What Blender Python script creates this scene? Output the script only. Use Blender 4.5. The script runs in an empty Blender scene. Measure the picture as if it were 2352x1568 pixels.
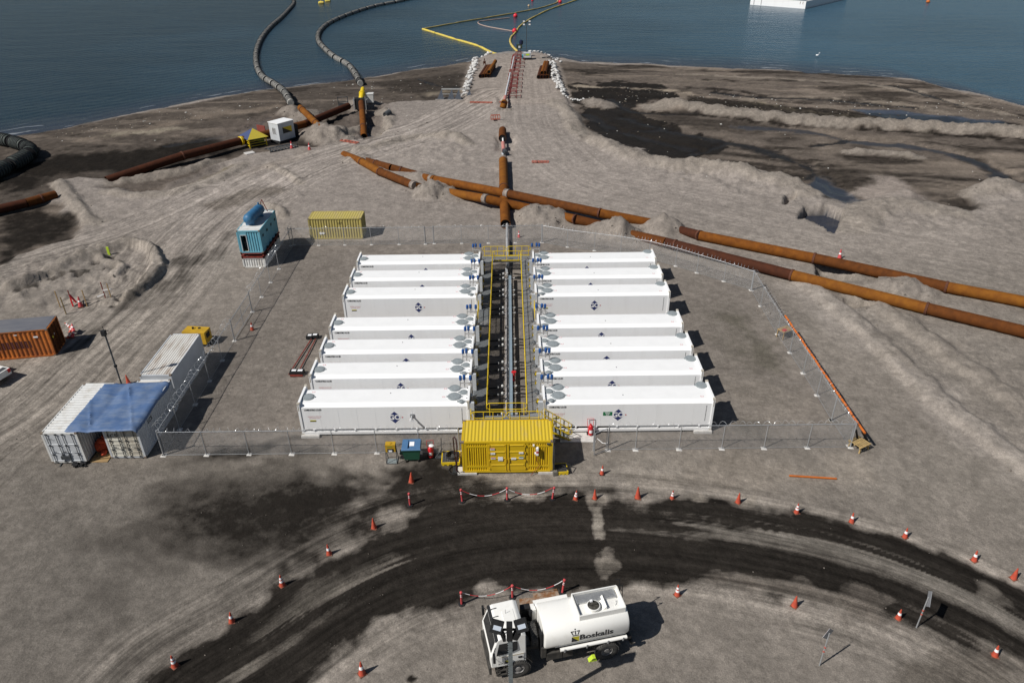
import bpy, math, random
import numpy as np
from mathutils import Vector, Matrix
random.seed(7)
R = math.radians
S = bpy.context.scene
COL = S.collection
# ------------------------------------------------------------------ camera
CAM_P = np.array([0.2069, -42.1934, 33.3005])
FPX, PITCH, YAW, ROLL = 1707.727, 0.53439, 0.00081, -0.011005
cy_, sy_, cp_, sp_ = math.cos(YAW), math.sin(YAW), math.cos(PITCH), math.sin(PITCH)
FWD = np.array([sy_ * cp_, cy_ * cp_, -sp_])
_r0 = np.array([cy_, -sy_, 0.0]); _u0 = np.cross(_r0, FWD)
RGT = math.cos(ROLL) * _r0 + math.sin(ROLL) * _u0
UPV = -math.sin(ROLL) * _r0 + math.cos(ROLL) * _u0
cd = bpy.data.cameras.new("camera"); cam = bpy.data.objects.new("camera", cd); COL.objects.link(cam)
M = Matrix.Identity(4)
for i in range(3):
    M[i][0], M[i][1], M[i][2], M[i][3] = RGT[i], UPV[i], -FWD[i], CAM_P[i]
cam.matrix_world = M
cd.sensor_width = 36.0; cd.lens = FPX / 2352.0 * 36.0; cd.clip_start = 0.5; cd.clip_end = 12000
S.camera = cam
# ------------------------------------------------------------------ light
SUN = Vector((0.83, 0.487, -1.0)).normalized()
elev = math.asin(-SUN.z); azim = math.atan2(-SUN.x, -SUN.y)      # direction towards the sun, clockwise from +Y
w = bpy.data.worlds.new("World"); S.world = w; w.use_nodes = True
nt = w.node_tree; bg = nt.nodes["Background"]
sky = nt.nodes.new("ShaderNodeTexSky"); sky.sky_type = 'NISHITA'; sky.sun_disc = False
sky.sun_elevation = elev; sky.sun_rotation = azim; sky.altitude = 10; sky.air_density = 1.0; sky.dust_density = 0.6
nt.links.new(sky.outputs[0], bg.inputs[0]); bg.inputs[1].default_value = 0.046
sd = bpy.data.lights.new("sun", 'SUN'); sd.energy = 4.75; sd.angle = R(0.53); sd.color = (1.0, 0.965, 0.915)
so = bpy.data.objects.new("sun", sd); COL.objects.link(so); so.location = (-60, -60, 90)
so.rotation_euler = SUN.to_track_quat('-Z', 'Y').to_euler()
S.view_settings.view_transform = 'Standard'; S.view_settings.look = 'None'
S.view_settings.exposure = 0.0; S.view_settings.gamma = 1.0; S.view_settings.use_curve_mapping = False
S.cycles.max_bounces = 5; S.cycles.transparent_max_bounces = 12
S.cycles.sample_clamp_indirect = 6.0

# ------------------------------------------------------------------ helpers
def P(px, py, z=0.0):
    """point of the photograph (2352 px wide) on the horizontal plane z"""
    d = FWD * FPX + RGT * (px - 1176.0) - UPV * (py - 784.0)
    q = CAM_P + (z - CAM_P[2]) / d[2] * d
    return Vector((float(q[0]), float(q[1]), float(z)))
def lin(c):
    return tuple(((x / 255.0) / 12.92 if x / 255.0 <= 0.04045 else ((x / 255.0 + 0.055) / 1.055) ** 2.4) for x in c)
EXPO = 0.98
def obs(r, g, b, k=EXPO):
    return tuple(min(0.85, x / k) for x in lin((r, g, b)))

MATS = {}
def mat(name, col, rough=0.6, metal=0.0, var=0.08, scale=3.0, bump=0.0, col2=None, stretch=(1, 1, 1), contrast=(0.35, 0.65), spec=0.4):
    if name in MATS: return MATS[name]
    m = bpy.data.materials.new(name); m.use_nodes = True; t = m.node_tree; b = t.nodes["Principled BSDF"]
    b.inputs["Roughness"].default_value = rough; b.inputs["Metallic"].default_value = metal
    b.inputs["Specular IOR Level"].default_value = spec
    if col2 is None and var > 0:
        col2 = tuple(c * (1 - var * 2) for c in col); col1 = tuple(min(1, c * (1 + var)) for c in col)
    else: col1 = col
    if col2 is not None:
        tc = t.nodes.new("ShaderNodeTexCoord"); mp = t.nodes.new("ShaderNodeMapping"); mp.inputs["Scale"].default_value = stretch
        n = t.nodes.new("ShaderNodeTexNoise"); n.inputs["Scale"].default_value = scale; n.inputs["Detail"].default_value = 6; n.inputs["Roughness"].default_value = 0.65
        mr = t.nodes.new("ShaderNodeMapRange"); mr.inputs[1].default_value = contrast[0]; mr.inputs[2].default_value = contrast[1]
        mx = t.nodes.new("ShaderNodeMix"); mx.data_type = 'RGBA'
        t.links.new(tc.outputs["Object"], mp.inputs[0]); t.links.new(mp.outputs[0], n.inputs["Vector"])
        t.links.new(n.outputs[0], mr.inputs[0]); t.links.new(mr.outputs[0], mx.inputs[0])
        mx.inputs[6].default_value = (*col1, 1); mx.inputs[7].default_value = (*col2, 1)
        t.links.new(mx.outputs[2], b.inputs["Base Color"])
        if bump > 0:
            bp = t.nodes.new("ShaderNodeBump"); bp.inputs["Strength"].default_value = bump; bp.inputs["Distance"].default_value = 0.05
            t.links.new(n.outputs[0], bp.inputs["Height"]); t.links.new(bp.outputs[0], b.inputs["Normal"])
    else:
        b.inputs["Base Color"].default_value = (*col, 1)
    MATS[name] = m
    return m

class MB:
    def __init__(s): s.v, s.f, s.m, s.sm = [], [], [], []
    def add(s, vs, fs, mi=0, smooth=False):
        o = len(s.v); s.v += [tuple(v) for v in vs]
        for f in fs:
            s.f.append([o + i for i in f]); s.m.append(mi); s.sm.append(smooth)
        return s
    def box(s, x0, y0, z0, x1, y1, z1, mi=0):
        x0, x1 = min(x0, x1), max(x0, x1); y0, y1 = min(y0, y1), max(y0, y1); z0, z1 = min(z0, z1), max(z0, z1)
        return s.add([(x0, y0, z0), (x1, y0, z0), (x1, y1, z0), (x0, y1, z0), (x0, y0, z1), (x1, y0, z1), (x1, y1, z1), (x0, y1, z1)],
              [(3, 2, 1, 0), (4, 5, 6, 7), (0, 1, 5, 4), (1, 2, 6, 5), (2, 3, 7, 6), (3, 0, 4, 7)], mi)
    def cbox(s, c, d, mi=0, rot=None):
        c = Vector(c); hx, hy, hz = d[0] / 2, d[1] / 2, d[2] / 2
        vs = [Vector(q) for q in [(-hx, -hy, -hz), (hx, -hy, -hz), (hx, hy, -hz), (-hx, hy, -hz), (-hx, -hy, hz), (hx, -hy, hz), (hx, hy, hz), (-hx, hy, hz)]]
        if rot is not None: vs = [rot @ q for q in vs]
        return s.add([c + q for q in vs], [(3, 2, 1, 0), (4, 5, 6, 7), (0, 1, 5, 4), (1, 2, 6, 5), (2, 3, 7, 6), (3, 0, 4, 7)], mi)
    def beam(s, p0, p1, wd, ht=None, mi=0):
        p0, p1 = Vector(p0), Vector(p1); ht = ht or wd; d = p1 - p0
        if d.length < 1e-6: return s
        a = d.normalized(); up = Vector((0, 0, 1)) if abs(a.z) < 0.95 else Vector((0, 1, 0))
        x = a.cross(up).normalized() * wd / 2; y = x.cross(a).normalized() * ht / 2
        vs = [p + i * x + j * y for p in (p0, p1) for i, j in ((-1, -1), (1, -1), (1, 1), (-1, 1))]
        return s.add(vs, [(0, 1, 2, 3), (7, 6, 5, 4), (0, 4, 5, 1), (1, 5, 6, 2), (2, 6, 7, 3), (3, 7, 4, 0)], mi)
    def tube(s, p0, p1, r, n=10, mi=0, r1=None, caps=True):
        return s.path([p0, p1], r, n, mi, caps, [r, r if r1 is None else r1])
    def path(s, pts, r, n=8, mi=0, caps=True, rr=None, closed=False):
        pts = [Vector(p) for p in pts]; k = len(pts); vs = []; prev = None
        for i, p in enumerate(pts):
            if closed: d = pts[(i + 1) % k] - pts[i - 1]
            else: d = pts[min(i + 1, k - 1)] - pts[max(i - 1, 0)]
            d = d.normalized() if d.length > 1e-9 else Vector((1, 0, 0))
            if prev is None:
                up = Vector((0, 0, 1)) if abs(d.z) < 0.9 else Vector((0, 1, 0)); x = d.cross(up).normalized()
            else:
                x = prev - d * prev.dot(d); x = x.normalized() if x.length > 1e-6 else d.orthogonal().normalized()
            prev = x; y = d.cross(x); rad = rr[i] if rr else r
            vs += [p + x * (rad * math.cos(2 * math.pi * j / n)) + y * (rad * math.sin(2 * math.pi * j / n)) for j in range(n)]
        fs = []
        for i in range(k if closed else k - 1):
            a, b = i * n, ((i + 1) % k) * n
            fs += [(a + j, a + (j + 1) % n, b + (j + 1) % n, b + j) for j in range(n)]
        s.add(vs, fs, mi, True)
        if caps and not closed:
            o = len(s.v) - len(vs)
            s.f.append([o + j for j in range(n)][::-1]); s.m.append(mi); s.sm.append(False)
            s.f.append([o + (k - 1) * n + j for j in range(n)]); s.m.append(mi); s.sm.append(False)
        return s
    def lathe(s, prof, n=16, o=(0, 0, 0), axis=None, mi=0, a0=0.0, caps=True):
        Rm = Matrix.Identity(3) if axis is None else Vector((0, 0, 1)).rotation_difference(Vector(axis)).to_matrix()
        o = Vector(o); vs = []; k = len(prof)
        for r, z in prof: vs += [o + Rm @ Vector((r * math.cos(a0 + 2 * math.pi * j / n), r * math.sin(a0 + 2 * math.pi * j / n), z)) for j in range(n)]
        fs = [(i * n + j, i * n + (j + 1) % n, (i + 1) * n + (j + 1) % n, (i + 1) * n + j) for i in range(k - 1) for j in range(n)]
        s.add(vs, fs, mi, True); b = len(s.v) - len(vs)
        for i, fl in ((0, True), (k - 1, False)):
            if caps and prof[i][0] > 1e-4:
                q = [b + i * n + j for j in range(n)]; s.f.append(q[::-1] if fl else q); s.m.append(mi); s.sm.append(False)
        return s
    def prism(s, pts, z0, z1, mi=0):
        k = len(pts); vs = [(x, y, z0) for x, y in pts] + [(x, y, z1) for x, y in pts]
        return s.add(vs, [list(range(k))[::-1], list(range(k, 2 * k))] + [(i, (i + 1) % k, k + (i + 1) % k, k + i) for i in range(k)], mi)
    def extr(s, pts, vec, mi=0):
        """closed 3D outline swept along vec"""
        k = len(pts); v = Vector(vec); a = [Vector(p) for p in pts]
        return s.add(a + [p + v for p in a], [list(range(k))[::-1], list(range(k, 2 * k))] + [(i, (i + 1) % k, k + (i + 1) % k, k + i) for i in range(k)], mi)
    def corr(s, o, du, dv, nrm, pitch=0.28, depth=0.036, mi=0):
        """corrugated sheet: origin o, runs along du, ribs along dv, outward nrm"""
        o, du, dv, nrm = Vector(o), Vector(du), Vector(dv), Vector(nrm).normalized(); L = du.length; u = du.normalized()
        n = max(1, int(round(L / pitch))); pt = L / n; prof = []
        for i in range(n):
            b = i * pt
            prof += [(b, 0), (b + pt * .26, 0), (b + pt * .5, -depth), (b + pt * .76, -depth)]
        prof.append((L, 0)); vs = []
        for a, d in prof: vs += [o + u * a + nrm * d, o + u * a + nrm * d + dv]
        return s.add(vs, [(2 * i, 2 * i + 2, 2 * i + 3, 2 * i + 1) for i in range(len(prof) - 1)], mi)
    def ball(s, c, r, n=12, mi=0, sc=(1, 1, 1)):
        k = n // 2; prof = [(math.sin(math.pi * i / k), -math.cos(math.pi * i / k)) for i in range(k + 1)]
        vs = []; c = Vector(c)
        for a, z in prof: vs += [c + Vector((a * r * sc[0] * math.cos(2 * math.pi * j / n), a * r * sc[1] * math.sin(2 * math.pi * j / n), z * r * sc[2])) for j in range(n)]
        return s.add(vs, [(i * n + j, i * n + (j + 1) % n, (i + 1) * n + (j + 1) % n, (i + 1) * n + j) for i in range(k) for j in range(n)], mi, True)
    def mesh(s, name, mats):
        me = bpy.data.meshes.new(name); me.from_pydata(s.v, [], s.f)
        for m in (mats if isinstance(mats, (list, tuple)) else [mats]): me.materials.append(m)
        me.polygons.foreach_set("material_index", s.m); me.polygons.foreach_set("use_smooth", s.sm); me.update()
        if any(s.sm): me.set_sharp_from_angle(angle=R(38))
        return me
    def build(s, name, mats, parent=None, loc=None, rz=0.0, label=None):
        ob = bpy.data.objects.new(name, s.mesh(name, mats)); COL.objects.link(ob)
        if parent is not None: ob.parent = parent
        if loc is not None: ob.location = loc
        ob.rotation_euler.z = rz
        if label: ob["label"] = label
        return ob
def tag(o, label=None, cat=None, group=None, kind=None):
    if label: o["label"] = label
    if cat: o["category"] = cat
    if group: o["group"] = group
    if kind: o["kind"] = kind
    return o
def E(name, label, cat, loc=(0, 0, 0), rz=0.0, group=None):
    o = bpy.data.objects.new(name, None); COL.objects.link(o); o.empty_display_size = 0.3
    o.location = loc; o.rotation_euler.z = rz
    return tag(o, label, cat, group)
def kids(o): return [c for c in KIDS if c.parent == o] if False else list(o.children)
def dup(root, loc, rz=None, label=None, group=None):
    def cp(o, par):
        c = o.copy(); COL.objects.link(c)
        if par is not None: c.parent = par
        for ch in o.children: cp(ch, c)
        return c
    r = cp(root, None); r.location = loc
    if rz is not None: r.rotation_euler.z = rz
    return tag(r, label, None, group)
_txt = {}
def text_verts(body, size, bold=0.0, align='CENTER'):
    key = (body, size, bold, align)
    if key not in _txt:
        cu = bpy.data.curves.new("lettering", 'FONT'); cu.body = body; cu.size = size; cu.offset = bold; cu.align_x = align; cu.align_y = 'CENTER'; cu.resolution_u = 3
        ob = bpy.data.objects.new("lettering", cu); COL.objects.link(ob)
        dg = bpy.context.evaluated_depsgraph_get(); dg.update(); me = bpy.data.meshes.new_from_object(ob.evaluated_get(dg))
        _txt[key] = ([tuple(v.co) for v in me.vertices], [tuple(p.vertices) for p in me.polygons])
        bpy.data.objects.remove(ob); bpy.data.curves.remove(cu); bpy.data.meshes.remove(me)
    return _txt[key]
def add_text(mb, body, size, o, ux, uy, mi=0, bold=0.0, align='CENTER', sx=1.0):
    vs, fs = text_verts(body, size, bold, align); o, ux, uy = Vector(o), Vector(ux), Vector(uy)
    mb.add([o + ux * (v[0] * sx) + uy * v[1] for v in vs], fs, mi); return mb

# ------------------------------------------------------------------ numpy noise
_rng = np.random.RandomState(3); _LAT = _rng.rand(256, 256)
def vnoise(x, y, sc, off=0.0):
    x = x * sc + off * 17.3; y = y * sc + off * 9.1
    xi = np.floor(x).astype(int); yi = np.floor(y).astype(int); fx = x - xi; fy = y - yi
    fx = fx * fx * (3 - 2 * fx); fy = fy * fy * (3 - 2 * fy)
    a = _LAT[xi & 255, yi & 255]; b = _LAT[(xi + 1) & 255, yi & 255]; c = _LAT[xi & 255, (yi + 1) & 255]; d = _LAT[(xi + 1) & 255, (yi + 1) & 255]
    return (a * (1 - fx) + b * fx) * (1 - fy) + (c * (1 - fx) + d * fx) * fy
def fbm(x, y, sc, oct=4, off=0.0, gain=0.5):
    s = 0; a = 1.0; t = 0
    for i in range(oct):
        s = s + a * (vnoise(x, y, sc * 2 ** i, off + i * 1.7) - 0.5); t += a; a *= gain
    return s / t * 2          # about -1..1
def sst(a, b, v):
    t = np.clip((v - a) / (b - a), 0, 1); return t * t * (3 - 2 * t)
def pxw(pts, z=0.0): return np.array([P(a, b, z)[:2] for a, b in pts])
def dline(X, Y, L):
    """distance to polyline, arc position, signed side"""
    best = np.full(X.shape, 1e9); arc = np.zeros(X.shape); sgn = np.zeros(X.shape); acc = 0.0
    for (x0, y0), (x1, y1) in zip(L[:-1], L[1:]):
        dx, dy = x1 - x0, y1 - y0; l2 = dx * dx + dy * dy + 1e-9; l = math.sqrt(l2)
        t = np.clip(((X - x0) * dx + (Y - y0) * dy) / l2, 0, 1); ex, ey = X - x0 - t * dx, Y - y0 - t * dy
        d = np.hypot(ex, ey); k = d < best
        best = np.where(k, d, best); arc = np.where(k, acc + t * l, arc); sgn = np.where(k, np.sign(dx * ey - dy * ex), sgn); acc += l
    return best, arc, sgn
def dpoly(X, Y, Q):
    """signed distance to polygon, positive inside"""
    d, _, _ = dline(X, Y, np.vstack([Q, Q[:1]])); ins = np.zeros(X.shape, bool); n = len(Q)
    for i in range(n):
        x0, y0 = Q[i]; x1, y1 = Q[(i + 1) % n]
        if y0 == y1: continue
        c = ((y0 > Y) != (y1 > Y)) & (X < (x1 - x0) * (Y - y0) / (y1 - y0) + x0); ins ^= c
    return np.where(ins, d, -d)
def smooth_line(pts, n=8):
    """Catmull-Rom through world points"""
    p = [np.array(q, float) for q in pts]; p = [2 * p[0] - p[1]] + p + [2 * p[-1] - p[-2]]; out = []
    for i in range(1, len(p) - 2):
        for k in range(n):
            t = k / n; a, b, c, d = p[i - 1], p[i], p[i + 1], p[i + 2]
            out.append(0.5 * (2 * b + (c - a) * t + (2 * a - 5 * b + 4 * c - d) * t * t + (3 * b - a - 3 * c + d) * t ** 3))
    out.append(p[-2]); return out
# ------------------------------------------------------------------ ground heights
SL = -1.25                                               # sea level
_sh = np.array([(-400, -160), (-150, 28), (-112, 62)] + [tuple(P(a, b, SL)[:2]) for a, b in
      [(0, 314), (95, 302), (200, 283), (300, 262), (420, 239), (520, 221), (600, 207), (700, 196), (800, 186), (870, 176), (960, 160), (1040, 149), (1090, 139),
       (1290, 133), (1330, 141), (1400, 145), (1480, 147), (1567, 152), (1701, 157), (1801, 160), (1868, 167), (2001, 175), (2101, 183), (2168, 203), (2234, 213), (2301, 231), (2352, 248)]] + [(112, 62), (150, 24), (400, -160)])
def shore_y(x): return np.interp(x, _sh[:, 0], _sh[:, 1])
JET = pxw([(1068, 236), (1078, 190), (1092, 138), (1112, 129), (1140, 123), (1165, 119), (1200, 120), (1240, 122), (1262, 128), (1275, 150), (1285, 190), (1305, 236)])
MUD = [pxw([(1284, 134), (1400, 138), (1567, 143), (1801, 150), (2101, 170), (2352, 236), (2800, 380), (2800, 500), (2352, 420), (2290, 418), (2245, 435), (2235, 478), (2200, 468), (2110, 450), (2080, 430), (2040, 442), (2000, 455), (1960, 468), (1925, 460), (1900, 446), (1860, 428), (1835, 412), (1760, 390), (1620, 374), (1560, 368), (1520, 355), (1480, 338), (1440, 330), (1345, 320), (1335, 290), (1330, 255), (1312, 232), (1296, 215), (1288, 180)]),
       pxw([(-300, 560), (-300, 380), (0, 300), (300, 250), (600, 196), (870, 164), (960, 148), (1040, 138), (1092, 128), (1076, 190), (1060, 226), (960, 226), (880, 236), (850, 300), (800, 318), (770, 328), (680, 334), (560, 348), (470, 386), (300, 440), (255, 430), (250, 405), (130, 412), (120, 450), (0, 480)]),
       pxw([(-300, 640), (-100, 520), (0, 488), (110, 458), (180, 500), (205, 515), (140, 545), (30, 582), (0, 600), (-100, 640)])]
# ridges (photo outline, half width m, height m), heaps (centre, radius, height), hollows (outline, depth, edge m)
BERM = [([(1500, 240), (1560, 238), (1640, 251), (1700, 259), (1800, 268), (1900, 277), (2000, 281), (2100, 285), (2352, 300), (2600, 318)], 2.9, 1.25),
        ([(1950, 342), (2000, 344), (2060, 348), (2112, 354)], 1.3, 0.75),
        ([(1335, 300), (1420, 345), (1500, 372), (1600, 386), (1700, 398), (1800, 420), (1850, 440)], 2.6, 0.8),
        ([(1275, 235), (1310, 262), (1325, 300)], 2.2, 0.5),
        ([(1840, 640), (1900, 690), (1970, 745), (2060, 830), (2170, 930), (2300, 1030), (2420, 1110)], 1.5, 0.42),
        ([(1955, 665), (2060, 730), (2200, 830), (2352, 930)], 1.6, 0.35),
        ([(0, 668), (80, 640), (160, 604), (230, 580), (300, 562), (350, 576), (362, 620), (330, 660), (285, 690)], 1.0, 0.75),
        ([(285, 690), (220, 696), (150, 694)], 0.8, 0.35), ([(225, 590), (280, 615), (260, 640)], 0.7, 0.45),
        ([(255, 415), (330, 402), (420, 388), (470, 372), (500, 362)], 1.5, 0.7), ([(250, 440), (330, 450), (430, 436), (520, 402), (560, 378)], 1.3, 0.45),
        ([(130, 412), (160, 450), (200, 500), (225, 512)], 1.2, 0.5),
        ([(800, 345), (850, 340), (930, 318), (1000, 312), (1060, 318)], 1.5, 0.45), ([(1015, 318), (1040, 312), (1075, 330)], 1.4, 0.6),
        ([(830, 285), (800, 300), (770, 320)], 1.6, 0.6), ([(880, 300), (895, 270), (870, 250)], 1.5, 0.4),
        ([(1940, 520), (2010, 480), (2090, 470), (2180, 485)], 3.0, 0.5), ([(2250, 440), (2290, 430), (2352, 436)], 3.0, 1.1),
        ([(1560, 375), (1640, 385), (1720, 400)], 1.8, 0.55), ([(620, 380), (660, 398), (690, 420)], 0.9, 0.25), ([(600, 470), (640, 480), (655, 500)], 0.9, 0.45)]
HEAP = [((1243, 499), 3.6, 1.7), ((1212, 505), 2.0, 0.6), ((998, 440), 3.4, 1.5), ((985, 448), 2.4, 0.8), ((1408, 531), 3.4, 1.5), ((1440, 545), 2.0, .5), ((1524, 522), 2.8, 1.7), ((2080, 662), 3.2, 1.25), ((2030, 668), 2.4, .7),
        ((706, 266), 4.2, 2.0), ((668, 252), 3.2, 1.5), ((738, 306), 4.8, 2.5), ((752, 318), 3.4, 1.4), ((826, 236), 4.2, 1.6), ((790, 318), 2.2, 0.7), ((1040, 452), 2.2, .5),
        ((1165, 252), 1.2, 0.35), ((1385, 235), 3.2, 0.8), ((1360, 228), 2.4, 0.8), ((1770, 712), 1.2, 0.15), ((962, 408), 2.4, .9), ((1424, 536), 1.6, .7), ((1285, 505), 1.8, .5), ((820, 365), 2.6, .6)]
HOLE = [([(1850, 475), (1898, 471), (1935, 486), (1926, 510), (1917, 532), (1903, 530), (1896, 520), (1873, 508), (1849, 498), (1834, 499)], 1.5, 0.5),
        ([(1800, 455), (1812, 447), (1828, 445), (1830, 452), (1815, 462), (1803, 468)], 1.1, 0.5),
        ([(1876, 608), (1892, 602), (1950, 622), (1975, 640), (1925, 642), (1880, 628)], 1.5, 0.7),
        ([(1940, 684), (1985, 690), (2010, 700), (1990, 705), (1960, 704)], 1.0, 0.6),
        ([(840, 268), (880, 276), (895, 292), (868, 310), (842, 318), (828, 305)], 1.0, 1.2),
        ([(275, 432), (400, 415), (500, 380), (530, 375), (500, 395), (420, 425), (330, 446)], 0.5, 0.8),
        ([(109, 643), (116, 636), (128, 637), (123, 644)], .38, .5), ([(128, 636), (135, 629), (147, 630), (142, 637)], .38, .5), ([(170, 635), (177, 628), (189, 629), (184, 636)], .38, .5), ([(211, 604), (218, 597), (230, 598), (225, 605)], .38, .5), ([(244, 594), (251, 587), (263, 588), (258, 595)], .38, .5), ([(253, 619), (260, 612), (272, 613), (267, 620)], .38, .5), ([(267, 694), (274, 687), (286, 688), (281, 695)], .38, .5),
        ([(1140, 312), (1182, 316), (1180, 345), (1142, 345)], 0.5, 1.0), ([(1146, 225), (1170, 232), (1172, 250), (1146, 252)], 0.3, .8)]
_BW = [(np.array(smooth_line(pxw(p), 5)), w, h) for p, w, h in BERM]
_HP = [(P(*c), r, h) for c, r, h in HEAP]
_HO = [(pxw(p), d, e) for p, d, e in HOLE]
_RG = [(pxw(p), a_, f_) for p, a_, f_ in [
    ([(-60, 640), (60, 600), (150, 570), (300, 545), (365, 585), (355, 655), (290, 705), (120, 715), (-60, 720)], .30, .6), ([(150, 640), (290, 600), (330, 640), (270, 700), (160, 700)], .25, 1.1),
    ([(780, 345), (900, 310), (1100, 300), (1130, 345), (1100, 380), (900, 365)], .26, .6), ([(1340, 300), (1500, 350), (1640, 365), (1850, 410), (1940, 500), (1800, 480), (1600, 420), (1450, 390)], .34, .5),
    ([(1260, 220), (1320, 250), (1345, 320), (1290, 300)], .26, .7), ([(1940, 470), (2100, 440), (2352, 420), (2500, 500), (2352, 545), (2100, 520), (1960, 530)], .30, .45),
    ([(1830, 640), (1960, 660), (2100, 720), (2352, 840), (2500, 1000), (2352, 1060), (2150, 930), (1990, 780)], .16, .7), ([(740, 245), (880, 235), (900, 290), (840, 325), (760, 325)], .5, .45),
    ([(0, 330), (300, 300), (560, 250), (700, 230), (690, 300), (420, 350), (150, 400), (0, 430)], .16, .5), ([(1290, 180), (1500, 200), (1700, 220), (1720, 235), (1500, 235), (1300, 225)], .16, .6),
    ([(560, 370), (700, 370), (760, 430), (640, 480), (560, 440)], .14, .8), ([(200, 440), (420, 440), (440, 500), (240, 520)], .12, .7), ([(880, 400), (1040, 420), (1100, 480), (900, 480)], .12, .6)]]
_CH = [(np.array(smooth_line(pxw(p, -.6), 6)), w_, d_) for p, w_, d_ in [
    ([(1440, 268), (1560, 300), (1680, 320), (1760, 340), (1840, 370), (1890, 400), (1930, 440)], 1.3, .28), ([(1700, 285), (1860, 296), (1960, 318), (2080, 328), (2180, 345), (2260, 370), (2352, 425)], 1.0, .30),
    ([(1350, 262), (1400, 290), (1460, 312), (1530, 330), (1600, 345)], 1.4, .25), ([(1400, 230), (1450, 255), (1520, 262), (1600, 262)], 1.0, .2), ([(1400, 300), (1470, 300), (1560, 300)], .8, .2), ([(1680, 320), (1640, 340), (1590, 355)], .8, .2), ([(1960, 318), (1920, 330), (1860, 335)], .6, .15),
    ([(1640, 212), (1760, 224), (1860, 226), (1980, 236), (2100, 246)], 1.0, .22), ([(2000, 190), (2080, 205), (2200, 240)], .8, .12), ([(620, 270), (560, 300), (480, 320), (380, 335)], 1.0, .2), ([(700, 275), (640, 290), (560, 300)], .8, .2), ([(960, 180), (1000, 195), (1050, 200)], .8, .2)]]
def bbox_sel(X, Y, Q, mg):
    Q = np.asarray(Q); return np.nonzero((X > Q[:, 0].min() - mg) & (X < Q[:, 0].max() + mg) & (Y > Q[:, 1].min() - mg) & (Y < Q[:, 1].max() + mg))[0]
def mud_mask(X, Y):
    m = np.zeros(X.shape); wob = fbm(X, Y, 0.22, 4, 5.0) * 2.2
    for Q in MUD:
        i = bbox_sel(X, Y, Q, 6)
        if len(i): m[i] = np.maximum(m[i], sst(-1.0, 0.8, dpoly(X[i], Y[i], Q) + wob[i]))
    return m
def jet_mask(X, Y):
    m = np.full(X.shape, -20.0); i = bbox_sel(X, Y, JET, 8)
    if len(i): m[i] = dpoly(X[i], Y[i], JET)
    return m
def ground_z(X, Y):
    X = np.atleast_1d(np.asarray(X, float)); Y = np.atleast_1d(np.asarray(Y, float))
    sd_ = (shore_y(X) - Y) * 0.8 + fbm(X, Y, 0.06, 3, 2.0) * 1.6
    beach = SL + np.where(sd_ > 0, 0.055 * sd_, 0.12 * sd_)
    beach = np.maximum(beach, -5)
    mud = mud_mask(X, Y)
    z = (1 - mud) * np.minimum(0.0, beach + 0.35 * sst(0, 6, sd_)) + mud * np.minimum(beach, -0.55 + 0.16 * fbm(X, Y, 0.05, 3, 1.0))
    z = z + mud * (0.10 * fbm(X * 0.45, Y, 0.25, 3, 9.0))
    far = sst(36, 60, Y + 0.15 * np.abs(X)) + sst(30, 40, X) * sst(-5, 6, Y) + sst(-27, -38, X) * sst(12, 22, Y)
    far = np.clip(far, 0, 1)
    z = z + (0.018 + 0.085 * far) * fbm(X, Y, 0.3, 4, 4.0) + (0.012 + 0.05 * far * (1 - 0.6 * mud)) * fbm(X, Y, 1.1, 3, 7.0)
    for Q, am, fq in _RG:
        i = bbox_sel(X, Y, Q, 2)
        if len(i): k = sst(-1.5, 1.5, dpoly(X[i], Y[i], Q)); z[i] += k * am * (fbm(X[i], Y[i], fq, 4, 14.0) + .7 * np.abs(fbm(X[i], Y[i], fq * .6, 3, 15.0)) + .5 * fbm(X[i], Y[i], fq * 3, 2, 16.0))
    for L, wd, dp in _CH:
        i = bbox_sel(X, Y, L, wd * 3)
        if len(i): d, a, sg = dline(X[i], Y[i], L); z[i] -= dp * sst(wd * 1.25, wd * .75, d + .9 * fbm(X[i], Y[i], .45, 4, 19.0))
    jm = jet_mask(X, Y); jz = 0.25 + 0.05 * fbm(X, Y, 0.4, 3, 3.0) - 1.6 * sst(0.6, -1.8, jm)
    z = np.where(jm > -3.0, np.maximum(z, jz), z)
    for L, wd, h in _BW:
        i = bbox_sel(X, Y, L, wd * 2)
        if len(i):
            d, a, sg = dline(X[i], Y[i], L); ew = wd * (1 + 0.45 * fbm(X[i], Y[i], 0.5, 3, 6.0))
            end = np.clip(np.minimum(a, a.max() - a) / (wd * 1.2) + .25, 0, 1)
            z[i] += h * end * sst(1, 0.30, d / ew) * (0.9 + 0.38 * fbm(X[i], Y[i], 0.6, 3, 8.0) + 0.16 * fbm(X[i], Y[i], 2.0, 2, 18.0))
    for c, r, h in _HP:
        i = np.nonzero((np.abs(X - c.x) < r * 1.6) & (np.abs(Y - c.y) < r * 1.6))[0]
        if len(i):
            d = np.hypot(X[i] - c.x, Y[i] - c.y) / (r * (1 + 0.3 * fbm(X[i], Y[i], 0.7, 3, 11.0)))
            z[i] += h * np.clip(1 - d, 0, 1) ** 0.9 * (1 + 0.35 * fbm(X[i], Y[i], 1.3, 3, 12.0)) * sst(1.0, 0.75, d) + h * 0.0
    for Q, dep, e in _HO:
        i = bbox_sel(X, Y, Q, 3)
        if len(i):
            k = sst(-e * .5, e * .5, dpoly(X[i], Y[i], Q) + 0.3 * fbm(X[i], Y[i], 0.9, 3, 13.0)); z[i] = z[i] * (1 - k) + (np.minimum(z[i], 0) - dep) * k
    return z
def gz(x, y): return float(ground_z([x], [y])[0])
def PG(px, py, up=0.0):
    """point of the photograph on the modelled ground"""
    z = 0.0
    for _ in range(6):
        q = P(px, py, z); z = gz(q.x, q.y)
    return Vector((q.x, q.y, z + up))
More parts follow.
